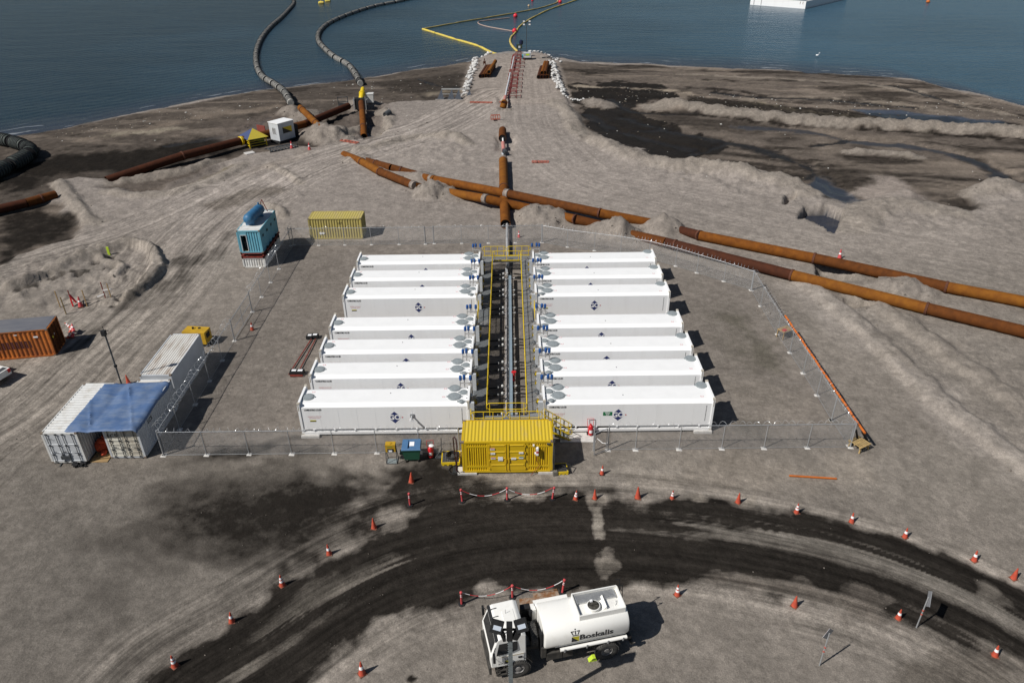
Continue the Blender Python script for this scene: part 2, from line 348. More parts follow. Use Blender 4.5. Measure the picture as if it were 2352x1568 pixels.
# ------------------------------------------------------------------ ground sheet
ny = 560; dist = np.concatenate([np.array([-260., -150., -80., -20., 4.]), 14 * (215 / 14.) ** (np.arange(ny) / (ny - 1.)), np.array([240., 300.])])
yy = dist - 46.0
nx = 760; fan = np.linspace(-1, 1, nx); fan = np.concatenate([[-8, -4, -2.2, -1.4, -1.12], fan, [1.12, 1.4, 2.2, 4, 8]])
wid = 26 + 0.72 * np.maximum(dist, 4)
GX = wid[:, None] * fan[None, :]; GY = np.repeat(yy[:, None], len(fan), 1)
X, Y = GX.ravel(), GY.ravel(); Z = ground_z(X, Y)
mud = mud_mask(X, Y); jm = jet_mask(X, Y); sd_ = (shore_y(X) - Y) * 0.8 + fbm(X, Y, 0.06, 3, 2.0) * 1.6
Cc = np.zeros((len(X), 3)); wet = np.zeros(len(X))
SAND, YARD = np.array(obs(139, 131, 124)), np.array(obs(124, 117, 109))
near = sst(60, 12, Y)[:, None]
Cc[:] = SAND * (1 - near) + YARD * near
Cc *= (1 + 0.16 * fbm(X, Y, 0.08, 4, 21.0) + 0.10 * fbm(X, Y * 1.0, 0.45, 4, 22.0))[:, None]
damp = np.zeros(len(X)); DKL = obs(30, 27, 24)
def lay(alpha, col):
    global Cc, damp
    col = np.array(col); a = np.clip(alpha, 0, 1)
    if col.max() < obs(77, 77, 77)[0] and col[2] <= col[0] * 1.02:
        lv = np.clip((obs(120, 120, 120)[0] - col[0]) / (obs(120, 120, 120)[0] - DKL[0]), 0, 1); damp = np.maximum(damp, np.clip(a * lv * 1.12, 0, 1)); return
    damp = damp * (1 - a)
    a = a[:, None]; Cc = Cc * (1 - a) + np.array(col) * a
def blob(poly, col, soft, amp, op=1.0, sc=0.25, wt=0.0, off=0.0, z=0.0, stretch=1.0):
    Q = pxw(poly, z); i = bbox_sel(X, Y, Q, soft + amp + 1)
    if not len(i): return
    a = np.zeros(len(X)); d = dpoly(X[i], Y[i], Q) + amp * fbm(X[i], Y[i] * stretch, sc, 5, 30 + off, 0.6)
    a[i] = sst(-soft, soft, d) * op; lay(a, col); wet[:] = np.maximum(wet, a * wt)
def scuff(poly, col, op, su, sv, off, lo=.05, hi=.45):
    Q = pxw(poly); i = bbox_sel(X, Y, Q, 3)
    a = np.zeros(len(X)); n = fbm(rd[i, 0] * su, rd[i, 1] * sv, 1.0, 4, 100 + off, .6); a[i] = sst(-1.2, 1.2, dpoly(X[i], Y[i], Q)) * sst(lo, hi, n) * op; lay(a, col)
def band(pts, hw, col, soft, amp, op=1.0, sc=0.3, wt=0.0, off=0.0):
    L = np.array(smooth_line(pxw(pts), 6)); i = bbox_sel(X, Y, L, hw + soft + amp + 1)
    if not len(i): return
    a = np.zeros(len(X)); d, _, _ = dline(X[i], Y[i], L); d = hw - d + amp * fbm(X[i], Y[i], sc, 5, 50 + off, 0.6)
    a[i] = sst(-soft, soft, d) * op; lay(a, col); wet[:] = np.maximum(wet, a * wt)
# mud flats
mudc = np.array(obs(94, 86, 79)); lay(mud, mudc * 1.0)
shp = sd_ + 3 * fbm(X, Y, .05, 3, 40.0); rmud = mud * sst(8, 18, X)
lay(rmud * .7 * sst(.05, .4, fbm(X * .035, shp * .32, 1.0, 5, 41.0, .62)), obs(136, 124, 112)); lay(rmud * .75 * sst(.08, .42, fbm(X * .03 + 9, shp * .26, 1.0, 5, 42.0, .62)), obs(60, 55, 52))
lay(rmud * .5 * sst(.1, .4, fbm(X * .12, Y * .4 + .1 * X, 1.0, 5, 43.0, .65)), obs(118, 108, 98)); lay(rmud * .5 * sst(.2, .5, fbm(X * .3, Y * .7 + .1 * X, 1.0, 4, 44.0, .6)), obs(52, 48, 47))
lmud = mud * sst(-6, -14, X); lay(lmud * .5 * sst(.1, .45, fbm(X * .06, shp * .4, 1.0, 5, 45.0, .62)), obs(112, 102, 92)); lay(lmud * .6 * sst(.05, .4, fbm(X * .25, Y * .5, 1.0, 5, 46.0, .65)), obs(46, 43, 42))
left = sst(-2, -14, X) * mud; lay(left * 0.45, obs(58, 53, 51))
lay(mud * 0.65 * sst(0.0, 0.4, fbm(X * 0.5, Y, 0.12, 5, 23.0)), obs(56, 51, 48))
lay(mud * 0.5 * sst(0.05, 0.5, fbm(X * 0.25, Y + 0.1 * X, 0.3, 5, 24.0)), obs(128, 117, 106))
lay(sst(1.2, -0.2, sd_) * (jm < -0.5), obs(70, 64, 62)); wet = np.maximum(wet, 0.8 * sst(1.6, 0.0, sd_))
# clean sand on the pier and its slopes
lay(sst(-2.2, -0.6, jm), np.array(obs(140, 131, 123)))
# right flats: dark wet ground and channels
blob([(1335, 250), (1430, 225), (1520, 270), (1600, 300), (1680, 330), (1600, 366), (1540, 362), (1440, 330), (1345, 318)], obs(44, 41, 39), 1.0, 5.0, .9, .3, .45, 1)
blob([(1296, 190), (1400, 180), (1520, 190), (1560, 215), (1440, 240), (1340, 240), (1310, 225)], obs(50, 47, 45), 1.0, 4.0, .85, .3, .4, 2)
blob([(1500, 250), (1640, 268), (1800, 285), (1760, 300), (1600, 292), (1500, 275)], obs(70, 64, 60), 1.5, 3.0, .7, .2, .3, 3)
band([(1440, 268), (1560, 300), (1680, 320), (1760, 340), (1840, 370), (1890, 400), (1930, 440), (1960, 462)], 1.6, obs(56, 53, 54), 1.2, 3.0, .85, .35, .7, 4)
blob([(1850, 418), (1880, 395), (1940, 420), (1972, 445), (1990, 462), (1940, 465), (1900, 448)], obs(43, 46, 53), .5, 1.2, .95, .4, .9, 5)
band([(1700, 285), (1860, 296), (1960, 318), (2080, 328), (2180, 345), (2260, 370), (2352, 425)], 1.1, obs(48, 48, 51), .6, 1.6, .9, .4, .8, 6)
blob([(2180, 345), (2250, 355), (2330, 395), (2352, 420), (2300, 410), (2230, 372)], obs(62, 58, 57), 1.5, 3, .7, .3, .4, 7)
blob([(1960, 245), (2060, 245), (2160, 258), (2300, 270), (2352, 282), (2352, 292), (2200, 280), (2060, 268)], obs(56, 62, 74), .8, 2.2, .9, .2, .95, 8)
blob([(1900, 310), (1960, 330), (1900, 342), (1850, 336)], obs(120, 110, 100), 3, 3, .5, .2, 0, 9)
blob([(1965, 440), (2010, 395), (2080, 410), (2110, 445), (2060, 452), (1990, 470)], obs(146, 136, 128), 1.5, 3.0, .8, .3, 0, 10)
blob([(2170, 450), (2235, 425), (2240, 480), (2205, 482)], obs(70, 66, 62), 1.0, 2.0, .8, .3, .3, 11)
band([(1290, 190), (1420, 196), (1520, 200), (1580, 208)], .7, obs(150, 138, 122), .8, 2.0, .8, .5, 0, 12)
band([(1560, 164), (1680, 168), (1840, 176), (1990, 188), (2100, 204), (2230, 238), (2320, 256)], .8, obs(140, 130, 118), 1.0, 2.5, .7, .4, 0, 13)
band([(1700, 222), (1830, 218), (1960, 225), (2080, 232), (2180, 254)], .9, obs(132, 122, 110), 1.0, 2.6, .7, .4, 0, 14)
band([(1720, 230), (1780, 236), (1830, 246), (1900, 256), (2000, 262)], .9, obs(158, 146, 126), 1.0, 2.2, .75, .6, 0, 15)
band([(1620, 176), (1700, 180), (1800, 180), (1880, 184)], 1.0, obs(62, 57, 54), 1.0, 2.4, .7, .4, 0, 16)
band([(1590, 196), (1660, 200), (1730, 208), (1760, 215)], 1.2, obs(60, 55, 52), 1.0, 2.4, .75, .4, .2, 17)
band([(1830, 228), (1960, 234), (2060, 240)], 0.8, obs(64, 58, 55), .8, 2.0, .7, .4, 0, 18)
blob([(1500, 232), (1600, 215), (1700, 226), (1950, 246), (2352, 276), (2352, 296), (1950, 276), (1700, 256), (1560, 238)], obs(62, 58, 56), 1.0, 3.0, .8, .3, .2, 19)
for off_px in (9,):
    band([(1500, 250), (1640, 262), (1800, 278), (2000, 290), (2352, 311)], .9, obs(60, 56, 53), .7, 1.6, .85, .5, .2, 19.5); band([(1950, 350), (2110, 361)], .8, obs(66, 62, 58), .6, 1.2, .8, .5, .1, 19.7)
for L, wd, dp in _CH[2:]:
    i = bbox_sel(X, Y, L, wd * 3); d, _, _ = dline(X[i], Y[i], L); a = np.zeros(len(X)); a[i] = .75 * sst(wd * 1.3, wd * .6, d + .9 * fbm(X[i], Y[i], .45, 4, 19.0)); lay(a, obs(50, 47, 47)); wet = np.maximum(wet, a * .8)
for a_, b_, r_ in [(30, 760, 1.2), (190, 700, 1.6), (430, 650, 1.0), (550, 690, 1.2), (700, 640, 1.4), (900, 430, 1.1), (1050, 390, 1.2), (1180, 340, 1.2), (1320, 270, 1.3), (1260, 560, 1.0), (1100, 580, 1.3), (1200, 1300, 1.0), (1380, 1200, 1.1), (-300, 880, 1.4), (-600, 980, 1.3), (-450, 930, 1.0)]:
    x_, y_ = 114.8 + a_ * .1172, 551.3 + b_ * .1172; blob([(x_ - 9 * r_, y_ + 3 * r_), (x_ - 2, y_ - 4 * r_), (x_ + 10 * r_, y_ - 3 * r_), (x_ + 5 * r_, y_ + 4 * r_)], obs(66, 61, 57), .3, .8, .8, .8, 0, a_ * .01)
# left flats: drift line, dark patches
band([(200, 312), (330, 290), (470, 262), (560, 250), (640, 240)], 1.2, obs(122, 110, 98), 1.4, 3.0, .6, .4, 0, 20)
band([(260, 302), (340, 296), (400, 290)], 1.0, obs(140, 132, 116), 1.0, 2.4, .6, .8, 0, 21)
blob([(0, 380), (120, 350), (300, 330), (520, 300), (560, 330), (440, 372), (260, 400), (130, 410), (0, 450)], obs(40, 38, 38), 4.0, 6.0, .8, .15, .2, 22)
blob([(560, 262), (640, 255), (660, 290), (600, 320), (500, 330), (470, 300)], obs(92, 83, 77), 3.0, 5.0, .6, .2, 0, 23)
blob([(840, 180), (1000, 168), (1070, 160), (1068, 215), (960, 220), (880, 205)], obs(74, 67, 62), 2.0, 4.0, .8, .2, .2, 24)
band([(980, 215), (1020, 205), (1060, 205)], 1.2, obs(128, 118, 102), 1.4, 3.0, .6, .5, 0, 25)
blob([(770, 250), (800, 232), (860, 232), (890, 280), (850, 320), (780, 300)], obs(96, 88, 82), 2.0, 3.0, .7, .3, 0, 26)
blob([(440, 410), (520, 382), (540, 378), (500, 398), (440, 422), (390, 428)], obs(98, 88, 62), .8, 1.0, .85, .4, .8, 27)
blob([(270, 415), (420, 395), (520, 372), (500, 392), (400, 430), (290, 445)], obs(92, 84, 78), 1.0, 2.0, .6, .3, .1, 28)
blob([(0, 490), (100, 462), (180, 500), (140, 540), (0, 595)], obs(46, 43, 42), 1.5, 2.5, .75, .25, .2, 29)
blob([(0, 570), (30, 560), (50, 580), (30, 606), (0, 615)], obs(50, 46, 44), .8, 1.4, .8, .4, .2, 30)
# berms are clean pale sand
for L, wd, h in _BW:
    i = bbox_sel(X, Y, L, wd * 2)
    if len(i):
        d, _, _ = dline(X[i], Y[i], L); a = np.zeros(len(X)); a[i] = 0.75 * sst(1.1, .6, d / wd + 0.35 * fbm(X[i], Y[i], .6, 3, 61.0)); lay(a, np.array(obs(134, 126, 117)))
for c, r, h in _HP:
    i = np.nonzero((np.abs(X - c.x) < r * 1.6) & (np.abs(Y - c.y) < r * 1.6))[0]
    if len(i):
        a = np.zeros(len(X)); a[i] = 0.7 * sst(1.1, .7, np.hypot(X[i] - c.x, Y[i] - c.y) / r + .3 * fbm(X[i], Y[i], .7, 3, 62.0)); lay(a, np.array(obs(132, 124, 116)))
# water standing in the pit
for k in (0,):
    a = np.zeros(len(X)); i = bbox_sel(X, Y, _HO[k][0], 2); a[i] = sst(0.05, .35, dpoly(X[i], Y[i], _HO[k][0]) + .1); lay(a, obs(44, 46, 52)); wet = np.maximum(wet, a)
for k in (1, 2, 3):
    a = np.zeros(len(X)); i = bbox_sel(X, Y, _HO[k][0], 2); a[i] = .8 * sst(0.1, .6, dpoly(X[i], Y[i], _HO[k][0])); lay(a, obs(70, 66, 63))
# yard inside the fence is a greyer gravel
blob([(376, 1046), (669, 562), (1245, 556), (1726, 667), (1951, 1024)], obs(116, 109, 102), 1.0, 2.0, .7, .3, 0, 40)
blob([(1640, 700), (1720, 720), (1790, 860), (1800, 930), (1700, 900), (1650, 800)], obs(104, 98, 90), 1.5, 4.0, .6, .35, 0, 41)
blob([(1680, 730), (1740, 760), (1780, 860), (1740, 830)], obs(88, 84, 74), .8, 2.6, .6, .6, 0, 42)
blob([(1720, 880), (1880, 900), (1900, 960), (1760, 985), (1680, 960)], obs(132, 124, 115), 1.5, 4.0, .6, .4, 0, 43)
blob([(1700, 960), (1800, 975), (1740, 1000), (1690, 985)], obs(92, 88, 80), .8, 2.0, .5, .6, 0, 44)
blob([(690, 640), (760, 600), (740, 700), (680, 760)], obs(108, 101, 94), 2, 4, .5, .3, 0, 45)
# haul roads and damp ground
ROADS = [([(330, 1680), (430, 1568), (600, 1462), (750, 1362), (900, 1288), (1050, 1244), (1200, 1222), (1400, 1222), (1600, 1240), (1800, 1275), (2000, 1328), (2200, 1410), (2352, 1496), (2500, 1600)], 4.7, 0.8),
         ([(-160, 1090), (-60, 1010), (60, 930), (200, 800), (320, 690), (400, 600), (470, 525), (560, 455), (700, 385), (850, 335), (1000, 290), (1140, 215)], 5.5, 0.8),
         ([(-160, 720), (-60, 640), (120, 585), (260, 540), (380, 490), (480, 440)], 3.6, 0.7),
         ([(1205, 150), (1215, 230), (1240, 310), (1330, 400), (1500, 450), (1800, 520), (2100, 580), (2420, 640)], 6.0, 0.25),
         ([(1240, 310), (1300, 380), (1500, 430)], 4.0, 0.25)]
rd = np.zeros((len(X), 3)); rbest = np.full(len(X), 1e9)
for pts, hw, wt in ROADS:
    L = np.array(smooth_line(pxw(pts), 8)); i = bbox_sel(X, Y, L, hw * 2.2); d, a, sg = dline(X[i], Y[i], L)
    k = (d / hw) < rbest[i]; ii = i[k]; rbest[ii] = (d / hw)[k]
    rd[ii, 0] = a[k] + 31 * hw; rd[ii, 1] = (d * sg)[k] + 17 * hw; rd[ii, 2] = wt * sst(1.5, .8, (d / hw)[k] + .25 * fbm(X[ii], Y[ii], .2, 3, 66.0))
rw = rd[:, 2]
DK = obs(29, 26, 23)
blob([(60, 1240), (170, 1170), (420, 1100), (640, 1080), (800, 1110), (930, 1130), (960, 1180), (860, 1240), (720, 1300), (560, 1320), (420, 1400), (240, 1440), (80, 1330)], obs(60, 57, 52), 3.0, 8.0, .85, .14, .1, 70, stretch=1.8)
blob([(240, 1250), (420, 1180), (600, 1110), (760, 1090), (860, 1120), (820, 1180), (640, 1260), (440, 1330), (300, 1330)], obs(40, 38, 34), 2.5, 7.0, .8, .16, .2, 71, stretch=1.8)
blob([(0, 1460), (150, 1430), (330, 1500), (300, 1590), (0, 1590)], obs(70, 64, 58), 3, 6, .6, .2, 0, 72)
blob([(0, 1040), (300, 1070), (700, 1330), (500, 1420), (0, 1600), (-200, 1400)], obs(88, 84, 79), 6, 6, .55, .15, 0, 73)
blob([(420, 1060), (700, 1052), (760, 1085), (600, 1110), (430, 1090)], obs(88, 83, 76), 2, 3, .5, .3, 0, 74)
blob([(360, 1560), (520, 1436), (640, 1352), (760, 1272), (860, 1212), (1000, 1156), (1200, 1132), (1400, 1136), (1700, 1152), (1960, 1204), (2230, 1292), (2400, 1360), (2400, 1560), (2200, 1478), (2050, 1422), (1800, 1374), (1500, 1336), (1200, 1352), (1060, 1372), (950, 1408), (800, 1480), (640, 1600), (330, 1600)], DK, .9, 1.6, .93, .35, .3, 75)
blob([(900, 1090), (1000, 1040), (1060, 1060), (1080, 1110), (1280, 1105), (1400, 1130), (1200, 1150), (1000, 1160), (880, 1200), (760, 1270), (700, 1300), (800, 1180)], obs(56, 52, 46), 1.5, 3.0, .85, .35, .2, 76)
blob([(960, 1042), (1030, 1036), (1050, 1080), (980, 1090)], obs(62, 58, 53), .8, 1.6, .7, .6, .2, 77)
blob([(880, 990), (1060, 990), (1060, 1010), (900, 1012)], obs(96, 90, 84), .8, 2, .6, .6, 0, 78)
# paler scuffs along the haul road
scuff([(1380, 1176), (1700, 1184), (1900, 1225), (2120, 1290), (2280, 1362), (2420, 1430), (2420, 1500), (2240, 1402), (2080, 1335), (1880, 1275), (1680, 1236), (1400, 1220)], obs(104, 99, 92), .85, .07, 1.3, 0, -.15, .3)
scuff([(980, 1240), (1180, 1190), (1400, 1180), (1400, 1320), (1180, 1330), (980, 1390), (800, 1470), (640, 1600), (480, 1600), (600, 1490), (760, 1370)], obs(70, 66, 59), .6, .06, 1.1, 1, .12, .5)
scuff([(700, 1350), (900, 1270), (1000, 1260), (860, 1350), (700, 1450), (560, 1568), (480, 1568), (600, 1440)], obs(92, 87, 79), .7, .06, 1.4, 2, .0, .4)
scuff([(1400, 1290), (1800, 1320), (2100, 1400), (2352, 1520), (2352, 1580), (2050, 1440), (1750, 1370), (1400, 1340)], obs(88, 82, 75), .7, .07, 1.2, 3, -.05, .4)
scuff([(330, 1600), (620, 1380), (860, 1215), (1000, 1160), (1040, 1170), (900, 1240), (680, 1380), (460, 1580)], obs(66, 62, 56), .6, .06, 1.3, 4, .0, .4)
blob([(1362, 1170), (1378, 1168), (1382, 1200), (1376, 1230), (1364, 1230)], obs(112, 106, 97), .25, .7, .75, .8, 0, 82)
blob([(1372, 1262), (1396, 1258), (1408, 1300), (1400, 1330), (1384, 1326)], obs(98, 92, 84), .3, .9, .7, .8, 0, 83)
blob([(1850, 1330), (2000, 1360), (2060, 1385), (1960, 1400), (1850, 1375), (1650, 1330)], obs(84, 76, 69), 1.0, 2.0, .5, .6, 0, 84)
blob([(2240, 1330), (2320, 1350), (2352, 1400), (2300, 1390)], obs(104, 98, 90), .8, 2, .6, .4, 0, 85)
blob([(2080, 1440), (2200, 1470), (2352, 1560), (2352, 1600), (2050, 1568), (2160, 1530)], obs(84, 78, 71), 1.2, 3, .7, .4, .1, 86)
blob([(1220, 1110), (1400, 1085), (1700, 1095), (2000, 1110), (2352, 1200), (2352, 1040), (2000, 1060), (1500, 1050)], obs(134, 127, 118), 2, 5, .45, .2, 0, 87)
blob([(1850, 1020), (2020, 1040), (2020, 1100), (1940, 1090)], obs(150, 141, 130), 1, 2, .6, .5, 0, 88)
for q in [(1716, 1150), (1369, 1146), (1605, 1140)]: blob([(q[0] - 18, q[1] - 6), (q[0] + 16, q[1] - 7), (q[0] + 20, q[1] + 7), (q[0] - 14, q[1] + 8)], obs(126, 118, 108), .3, .6, .7, .9, 0, 89)
blob([(1660, 1556), (945, 1548), (950, 1560), (938, 1564)], DK, .1, .2, 0, 1)
blob([(932, 1553), (946, 1548), (958, 1556), (945, 1568), (930, 1566)], obs(58, 50, 42), .12, .2, .9, .9, .2, 90)
for q in [(250, 740), (300, 690), (420, 640), (470, 600)]: band([(q[0] - 90, q[1] + 70), q, (q[0] + 60, q[1] - 60)], .9, obs(74, 68, 61), 1, 2, .65, .3, 0, 91 + q[0] * .01)
band([(380, 660), (440, 610), (480, 570)], 1.4, obs(72, 66, 60), 1.2, 2.2, .7, .35, 0, 96)
blob([(400, 600), (425, 580), (440, 600), (425, 625), (408, 640)], obs(66, 61, 56), .6, 1.2, .7, .5, 0, 97)
band([(500, 470), (560, 445), (620, 440)], 1.8, obs(88, 81, 73), 1.5, 2.5, .65, .35, 0, 98)
band([(540, 290), (700, 345), (560, 400)], 1.0, obs(128, 118, 108), 1.2, 2, .4, .3, 0, 99)
band([(1750, 560), (1900, 700), (2100, 880), (2352, 1080)], 1.6, obs(152, 144, 136), 1.6, 3, .55, .3, 0, 101)
band([(1560, 1100), (1700, 1085), (1900, 1090)], 1.5, obs(140, 130, 118), 1.5, 3, .4, .3, 0, 102)
Cc *= (1 + 0.10 * fbm(X, Y, 1.1, 4, 25.0) + 0.05 * fbm(X, Y, 3.0, 2, 26.0))[:, None]
Cc = np.clip(Cc, 0.006, .7)
nr, nc = GX.shape
me = bpy.data.meshes.new("ground")
idx = (np.arange(nr - 1)[:, None] * nc + np.arange(nc - 1)[None, :]).ravel()
faces = np.stack([idx, idx + 1, idx + nc + 1, idx + nc], 1)
me.vertices.add(len(X)); me.vertices.foreach_set("co", np.stack([X, Y, Z], 1).ravel().astype(np.float32))
me.loops.add(faces.size); me.loops.foreach_set("vertex_index", faces.ravel().astype(np.int32))
me.polygons.add(len(faces)); me.polygons.foreach_set("loop_start", (np.arange(len(faces)) * 4).astype(np.int32))
me.polygons.foreach_set("use_smooth", np.ones(len(faces), bool)); me.update(calc_edges=True)
at = me.attributes.new("soil", 'FLOAT_COLOR', 'POINT'); at.data.foreach_set("color", np.concatenate([Cc, wet[:, None]], 1).ravel().astype(np.float32))
at = me.attributes.new("damp", 'FLOAT', 'POINT'); at.data.foreach_set("value", damp.astype(np.float32))
at = me.attributes.new("track", 'FLOAT_VECTOR', 'POINT'); at.data.foreach_set("vector", rd.ravel().astype(np.float32))
gm = bpy.data.materials.new("soil"); gm.use_nodes = True; t = gm.node_tree; b = t.nodes["Principled BSDF"]; lk = t.links.new
def nd(tp, **k):
    n = t.nodes.new(tp)
    for a, v in k.items(): setattr(n, a, v)
    return n
def math_(op, a, b_=None, c=None):
    n = nd("ShaderNodeMath", operation=op)
    for i, v in enumerate((a, b_, c)):
        if v is None: continue
        if isinstance(v, (int, float)): n.inputs[i].default_value = v
        else: lk(v, n.inputs[i])
    return n.outputs[0]
def noise_(vec, sc, det=6, ro=.6):
    n = nd("ShaderNodeTexNoise"); n.inputs["Scale"].default_value = sc; n.inputs["Detail"].default_value = det; n.inputs["Roughness"].default_value = ro
    lk(vec, n.inputs["Vector"]); return n.outputs[0]
def rng_(v, a, b_, c, d):
    n = nd("ShaderNodeMapRange"); lk(v, n.inputs[0])
    for i, q in enumerate((a, b_, c, d)): n.inputs[i + 1].default_value = q
    return n.outputs[0]
a1 = nd("ShaderNodeAttribute", attribute_name="soil"); a2 = nd("ShaderNodeAttribute", attribute_name="track"); tc = nd("ShaderNodeTexCoord")
sx = nd("ShaderNodeSeparateXYZ"); lk(a2.outputs["Vector"], sx.inputs[0])
def tv(su, sv):
    c = nd("ShaderNodeCombineXYZ"); lk(math_('MULTIPLY', sx.outputs[0], su), c.inputs[0]); lk(math_('MULTIPLY', sx.outputs[1], sv), c.inputs[1]); return c.outputs[0]
ob_ = tc.outputs["Object"]
st1 = noise_(tv(.05, 1.25), 1.0, 7, .65); st2 = noise_(tv(.35, 3.4), 1.0, 5, .65)
tread = noise_(tv(3.2, 2.0), 1.0, 3, .5)
chev = nd("ShaderNodeMath", operation='SINE'); lk(math_('ADD', math_('MULTIPLY', sx.outputs[0], 24.0), math_('MULTIPLY', math_('PINGPONG', sx.outputs[1], .26), 26.0)), chev.inputs[0])
chm = math_('MULTIPLY', rng_(noise_(tv(.06, 1.15), 1.0, 4, .6), .50, .60, 0, 1), sx.outputs[2])
streak = math_('ADD', rng_(st1, .36, .66, .55, 1.75), rng_(st2, .3, .7, -.30, .38))
streak = math_('MULTIPLY', streak, rng_(tread, .35, .65, .88, 1.12)); streak = math_('MULTIPLY', streak, math_('ADD', 1.0, math_('MULTIPLY', math_('MULTIPLY', chev.outputs[0], chm), .16)))
fac = math_('ADD', math_('MULTIPLY', math_('SUBTRACT', streak, 1.0), sx.outputs[2]), 1.0)
grain = math_('MULTIPLY', rng_(noise_(ob_, 2.2, 8, .75), .3, .7, .74, 1.26), rng_(noise_(ob_, .5, 6, .65), .3, .7, .88, 1.12))
fine = rng_(noise_(ob_, 14.0, 3, .75), .3, .7, .76, 1.24)
vo = nd("ShaderNodeTexVoronoi"); vo.inputs["Scale"].default_value = 3.1; lk(ob_, vo.inputs["Vector"])
peb = rng_(vo.outputs["Distance"], .05, .10, 1.35, 1.0)
patch = rng_(noise_(ob_, .9, 9, .78), .46, .56, .88, 1.06)
fac = math_('MULTIPLY', math_('MULTIPLY', math_('MULTIPLY', fac, grain), patch), math_('MULTIPLY', fine, peb))
ad = nd("ShaderNodeAttribute", attribute_name="damp"); dn = math_('ADD', math_('SUBTRACT', noise_(ob_, 1.1, 10, .76), .5), math_('MULTIPLY', math_('MULTIPLY', math_('SUBTRACT', .5, st1), sx.outputs[2]), .8))
dm = math_('MULTIPLY', rng_(math_('ADD', ad.outputs["Fac"], math_('MULTIPLY', dn, .85)), .22, .78, 0, .96), rng_(ad.outputs["Fac"], .02, .2, 0, 1))
dmx = nd("ShaderNodeMix"); dmx.data_type = 'RGBA'; lk(dm, dmx.inputs[0]); lk(a1.outputs["Color"], dmx.inputs[6]); dmx.inputs[7].default_value = (*DKL, 1)
mixc = nd("ShaderNodeVectorMath", operation='SCALE'); lk(dmx.outputs[2], mixc.inputs[0]); lk(fac, mixc.inputs["Scale"])
lk(mixc.outputs[0], b.inputs["Base Color"])
lk(rng_(a1.outputs["Alpha"], 0, 1, .95, .16), b.inputs["Roughness"]); lk(rng_(a1.outputs["Alpha"], .3, 1, .03, .30), b.inputs["Specular IOR Level"])
hb = math_('ADD', math_('MULTIPLY', noise_(ob_, 1.7, 9, .7), 1.0), math_('MULTIPLY', math_('MULTIPLY', st2, sx.outputs[2]), .55))
bp = nd("ShaderNodeBump"); bp.inputs["Distance"].default_value = .16; lk(hb, bp.inputs["Height"]); lk(rng_(a1.outputs["Alpha"], .2, .9, .75, .02), bp.inputs["Strength"])
lk(bp.outputs[0], b.inputs["Normal"])
me.materials.append(gm)
go = bpy.data.objects.new("ground", me); COL.objects.link(go); go["kind"] = "structure"
# ------------------------------------------------------------------ sea
ys_ = np.concatenate([np.linspace(40, 190, 150), np.geomspace(193, 9000, 60)]); xs_ = np.concatenate([-np.geomspace(9000, 190, 12), np.linspace(-180, 180, 180), np.geomspace(190, 9000, 12)])
WX, WY = np.meshgrid(xs_, ys_); wx, wy = WX.ravel(), WY.ravel()
q = (wy - shore_y(wx)) * .8
sm_ = bpy.data.meshes.new("sea"); nc2 = len(xs_); nr2 = len(ys_)
idx = (np.arange(nr2 - 1)[:, None] * nc2 + np.arange(nc2 - 1)[None, :]).ravel(); fc = np.stack([idx, idx + 1, idx + nc2 + 1, idx + nc2], 1)
sm_.from_pydata(np.stack([wx, wy, np.full(len(wx), SL)], 1).tolist(), [], fc.tolist()); sm_.update()
at = sm_.attributes.new("offshore", 'FLOAT', 'POINT'); at.data.foreach_set("value", q.astype(np.float32))
wm = bpy.data.materials.new("sea_water"); wm.use_nodes = True; t = wm.node_tree; b = t.nodes["Principled BSDF"]; lk = t.links.new
tc = nd("ShaderNodeTexCoord"); ao = nd("ShaderNodeAttribute", attribute_name="offshore"); off_ = ao.outputs["Fac"]
mp = nd("ShaderNodeMapping"); mp.inputs["Scale"].default_value = (.35, 1.0, 1.0); mp.inputs["Rotation"].default_value = (0, 0, R(8)); lk(tc.outputs["Object"], mp.inputs[0]); wv = mp.outputs[0]
chop = noise_(wv, 1.1, 6, .7); swell = noise_(wv, .16, 4, .55); big = noise_(tc.outputs["Object"], .018, 4, .5); rip = noise_(wv, 4.0, 3, .6)
deep = nd("ShaderNodeMix"); deep.data_type = 'RGBA'; sxw = nd('ShaderNodeSeparateXYZ'); lk(tc.outputs['Object'], sxw.inputs[0]); lk(math_('ADD', rng_(big, .3, .7, -.25, .25), rng_(sxw.outputs[0], -90, 130, 0, 1)), deep.inputs[0]); deep.inputs[6].default_value = (*obs(20, 40, 50), 1); deep.inputs[7].default_value = (*obs(52, 80, 96), 1)  # brightness rising towards the right is painted into the water colour
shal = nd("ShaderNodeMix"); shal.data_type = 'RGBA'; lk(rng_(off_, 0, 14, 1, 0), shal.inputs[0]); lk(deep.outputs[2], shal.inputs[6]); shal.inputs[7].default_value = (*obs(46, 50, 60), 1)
# lines of small waves and foam near the shore
wl = nd("ShaderNodeMath", operation='SINE'); lk(math_('ADD', math_('MULTIPLY', off_, 1.9), math_('MULTIPLY', noise_(tc.outputs["Object"], .09, 3, .5), 14.0)), wl.inputs[0])
crest = math_('MULTIPLY', rng_(wl.outputs[0], .80, 1.0, 0, 1), rng_(off_, 0.5, 9, 1, 0))
crest = math_('MULTIPLY', crest, rng_(noise_(tc.outputs["Object"], .12, 4, .6), .52, .60, 0, 1))
fm = nd("ShaderNodeMix"); fm.data_type = 'RGBA'; lk(math_('MULTIPLY', crest, .75), fm.inputs[0]); lk(shal.outputs[2], fm.inputs[6]); fm.inputs[7].default_value = (.42, .44, .46, 1)
lum = nd("ShaderNodeVectorMath", operation='SCALE'); lk(fm.outputs[2], lum.inputs[0]); lk(math_('MULTIPLY', rng_(chop, .3, .7, .86, 1.14), rng_(rip, .3, .7, .82, 1.2)), lum.inputs["Scale"])
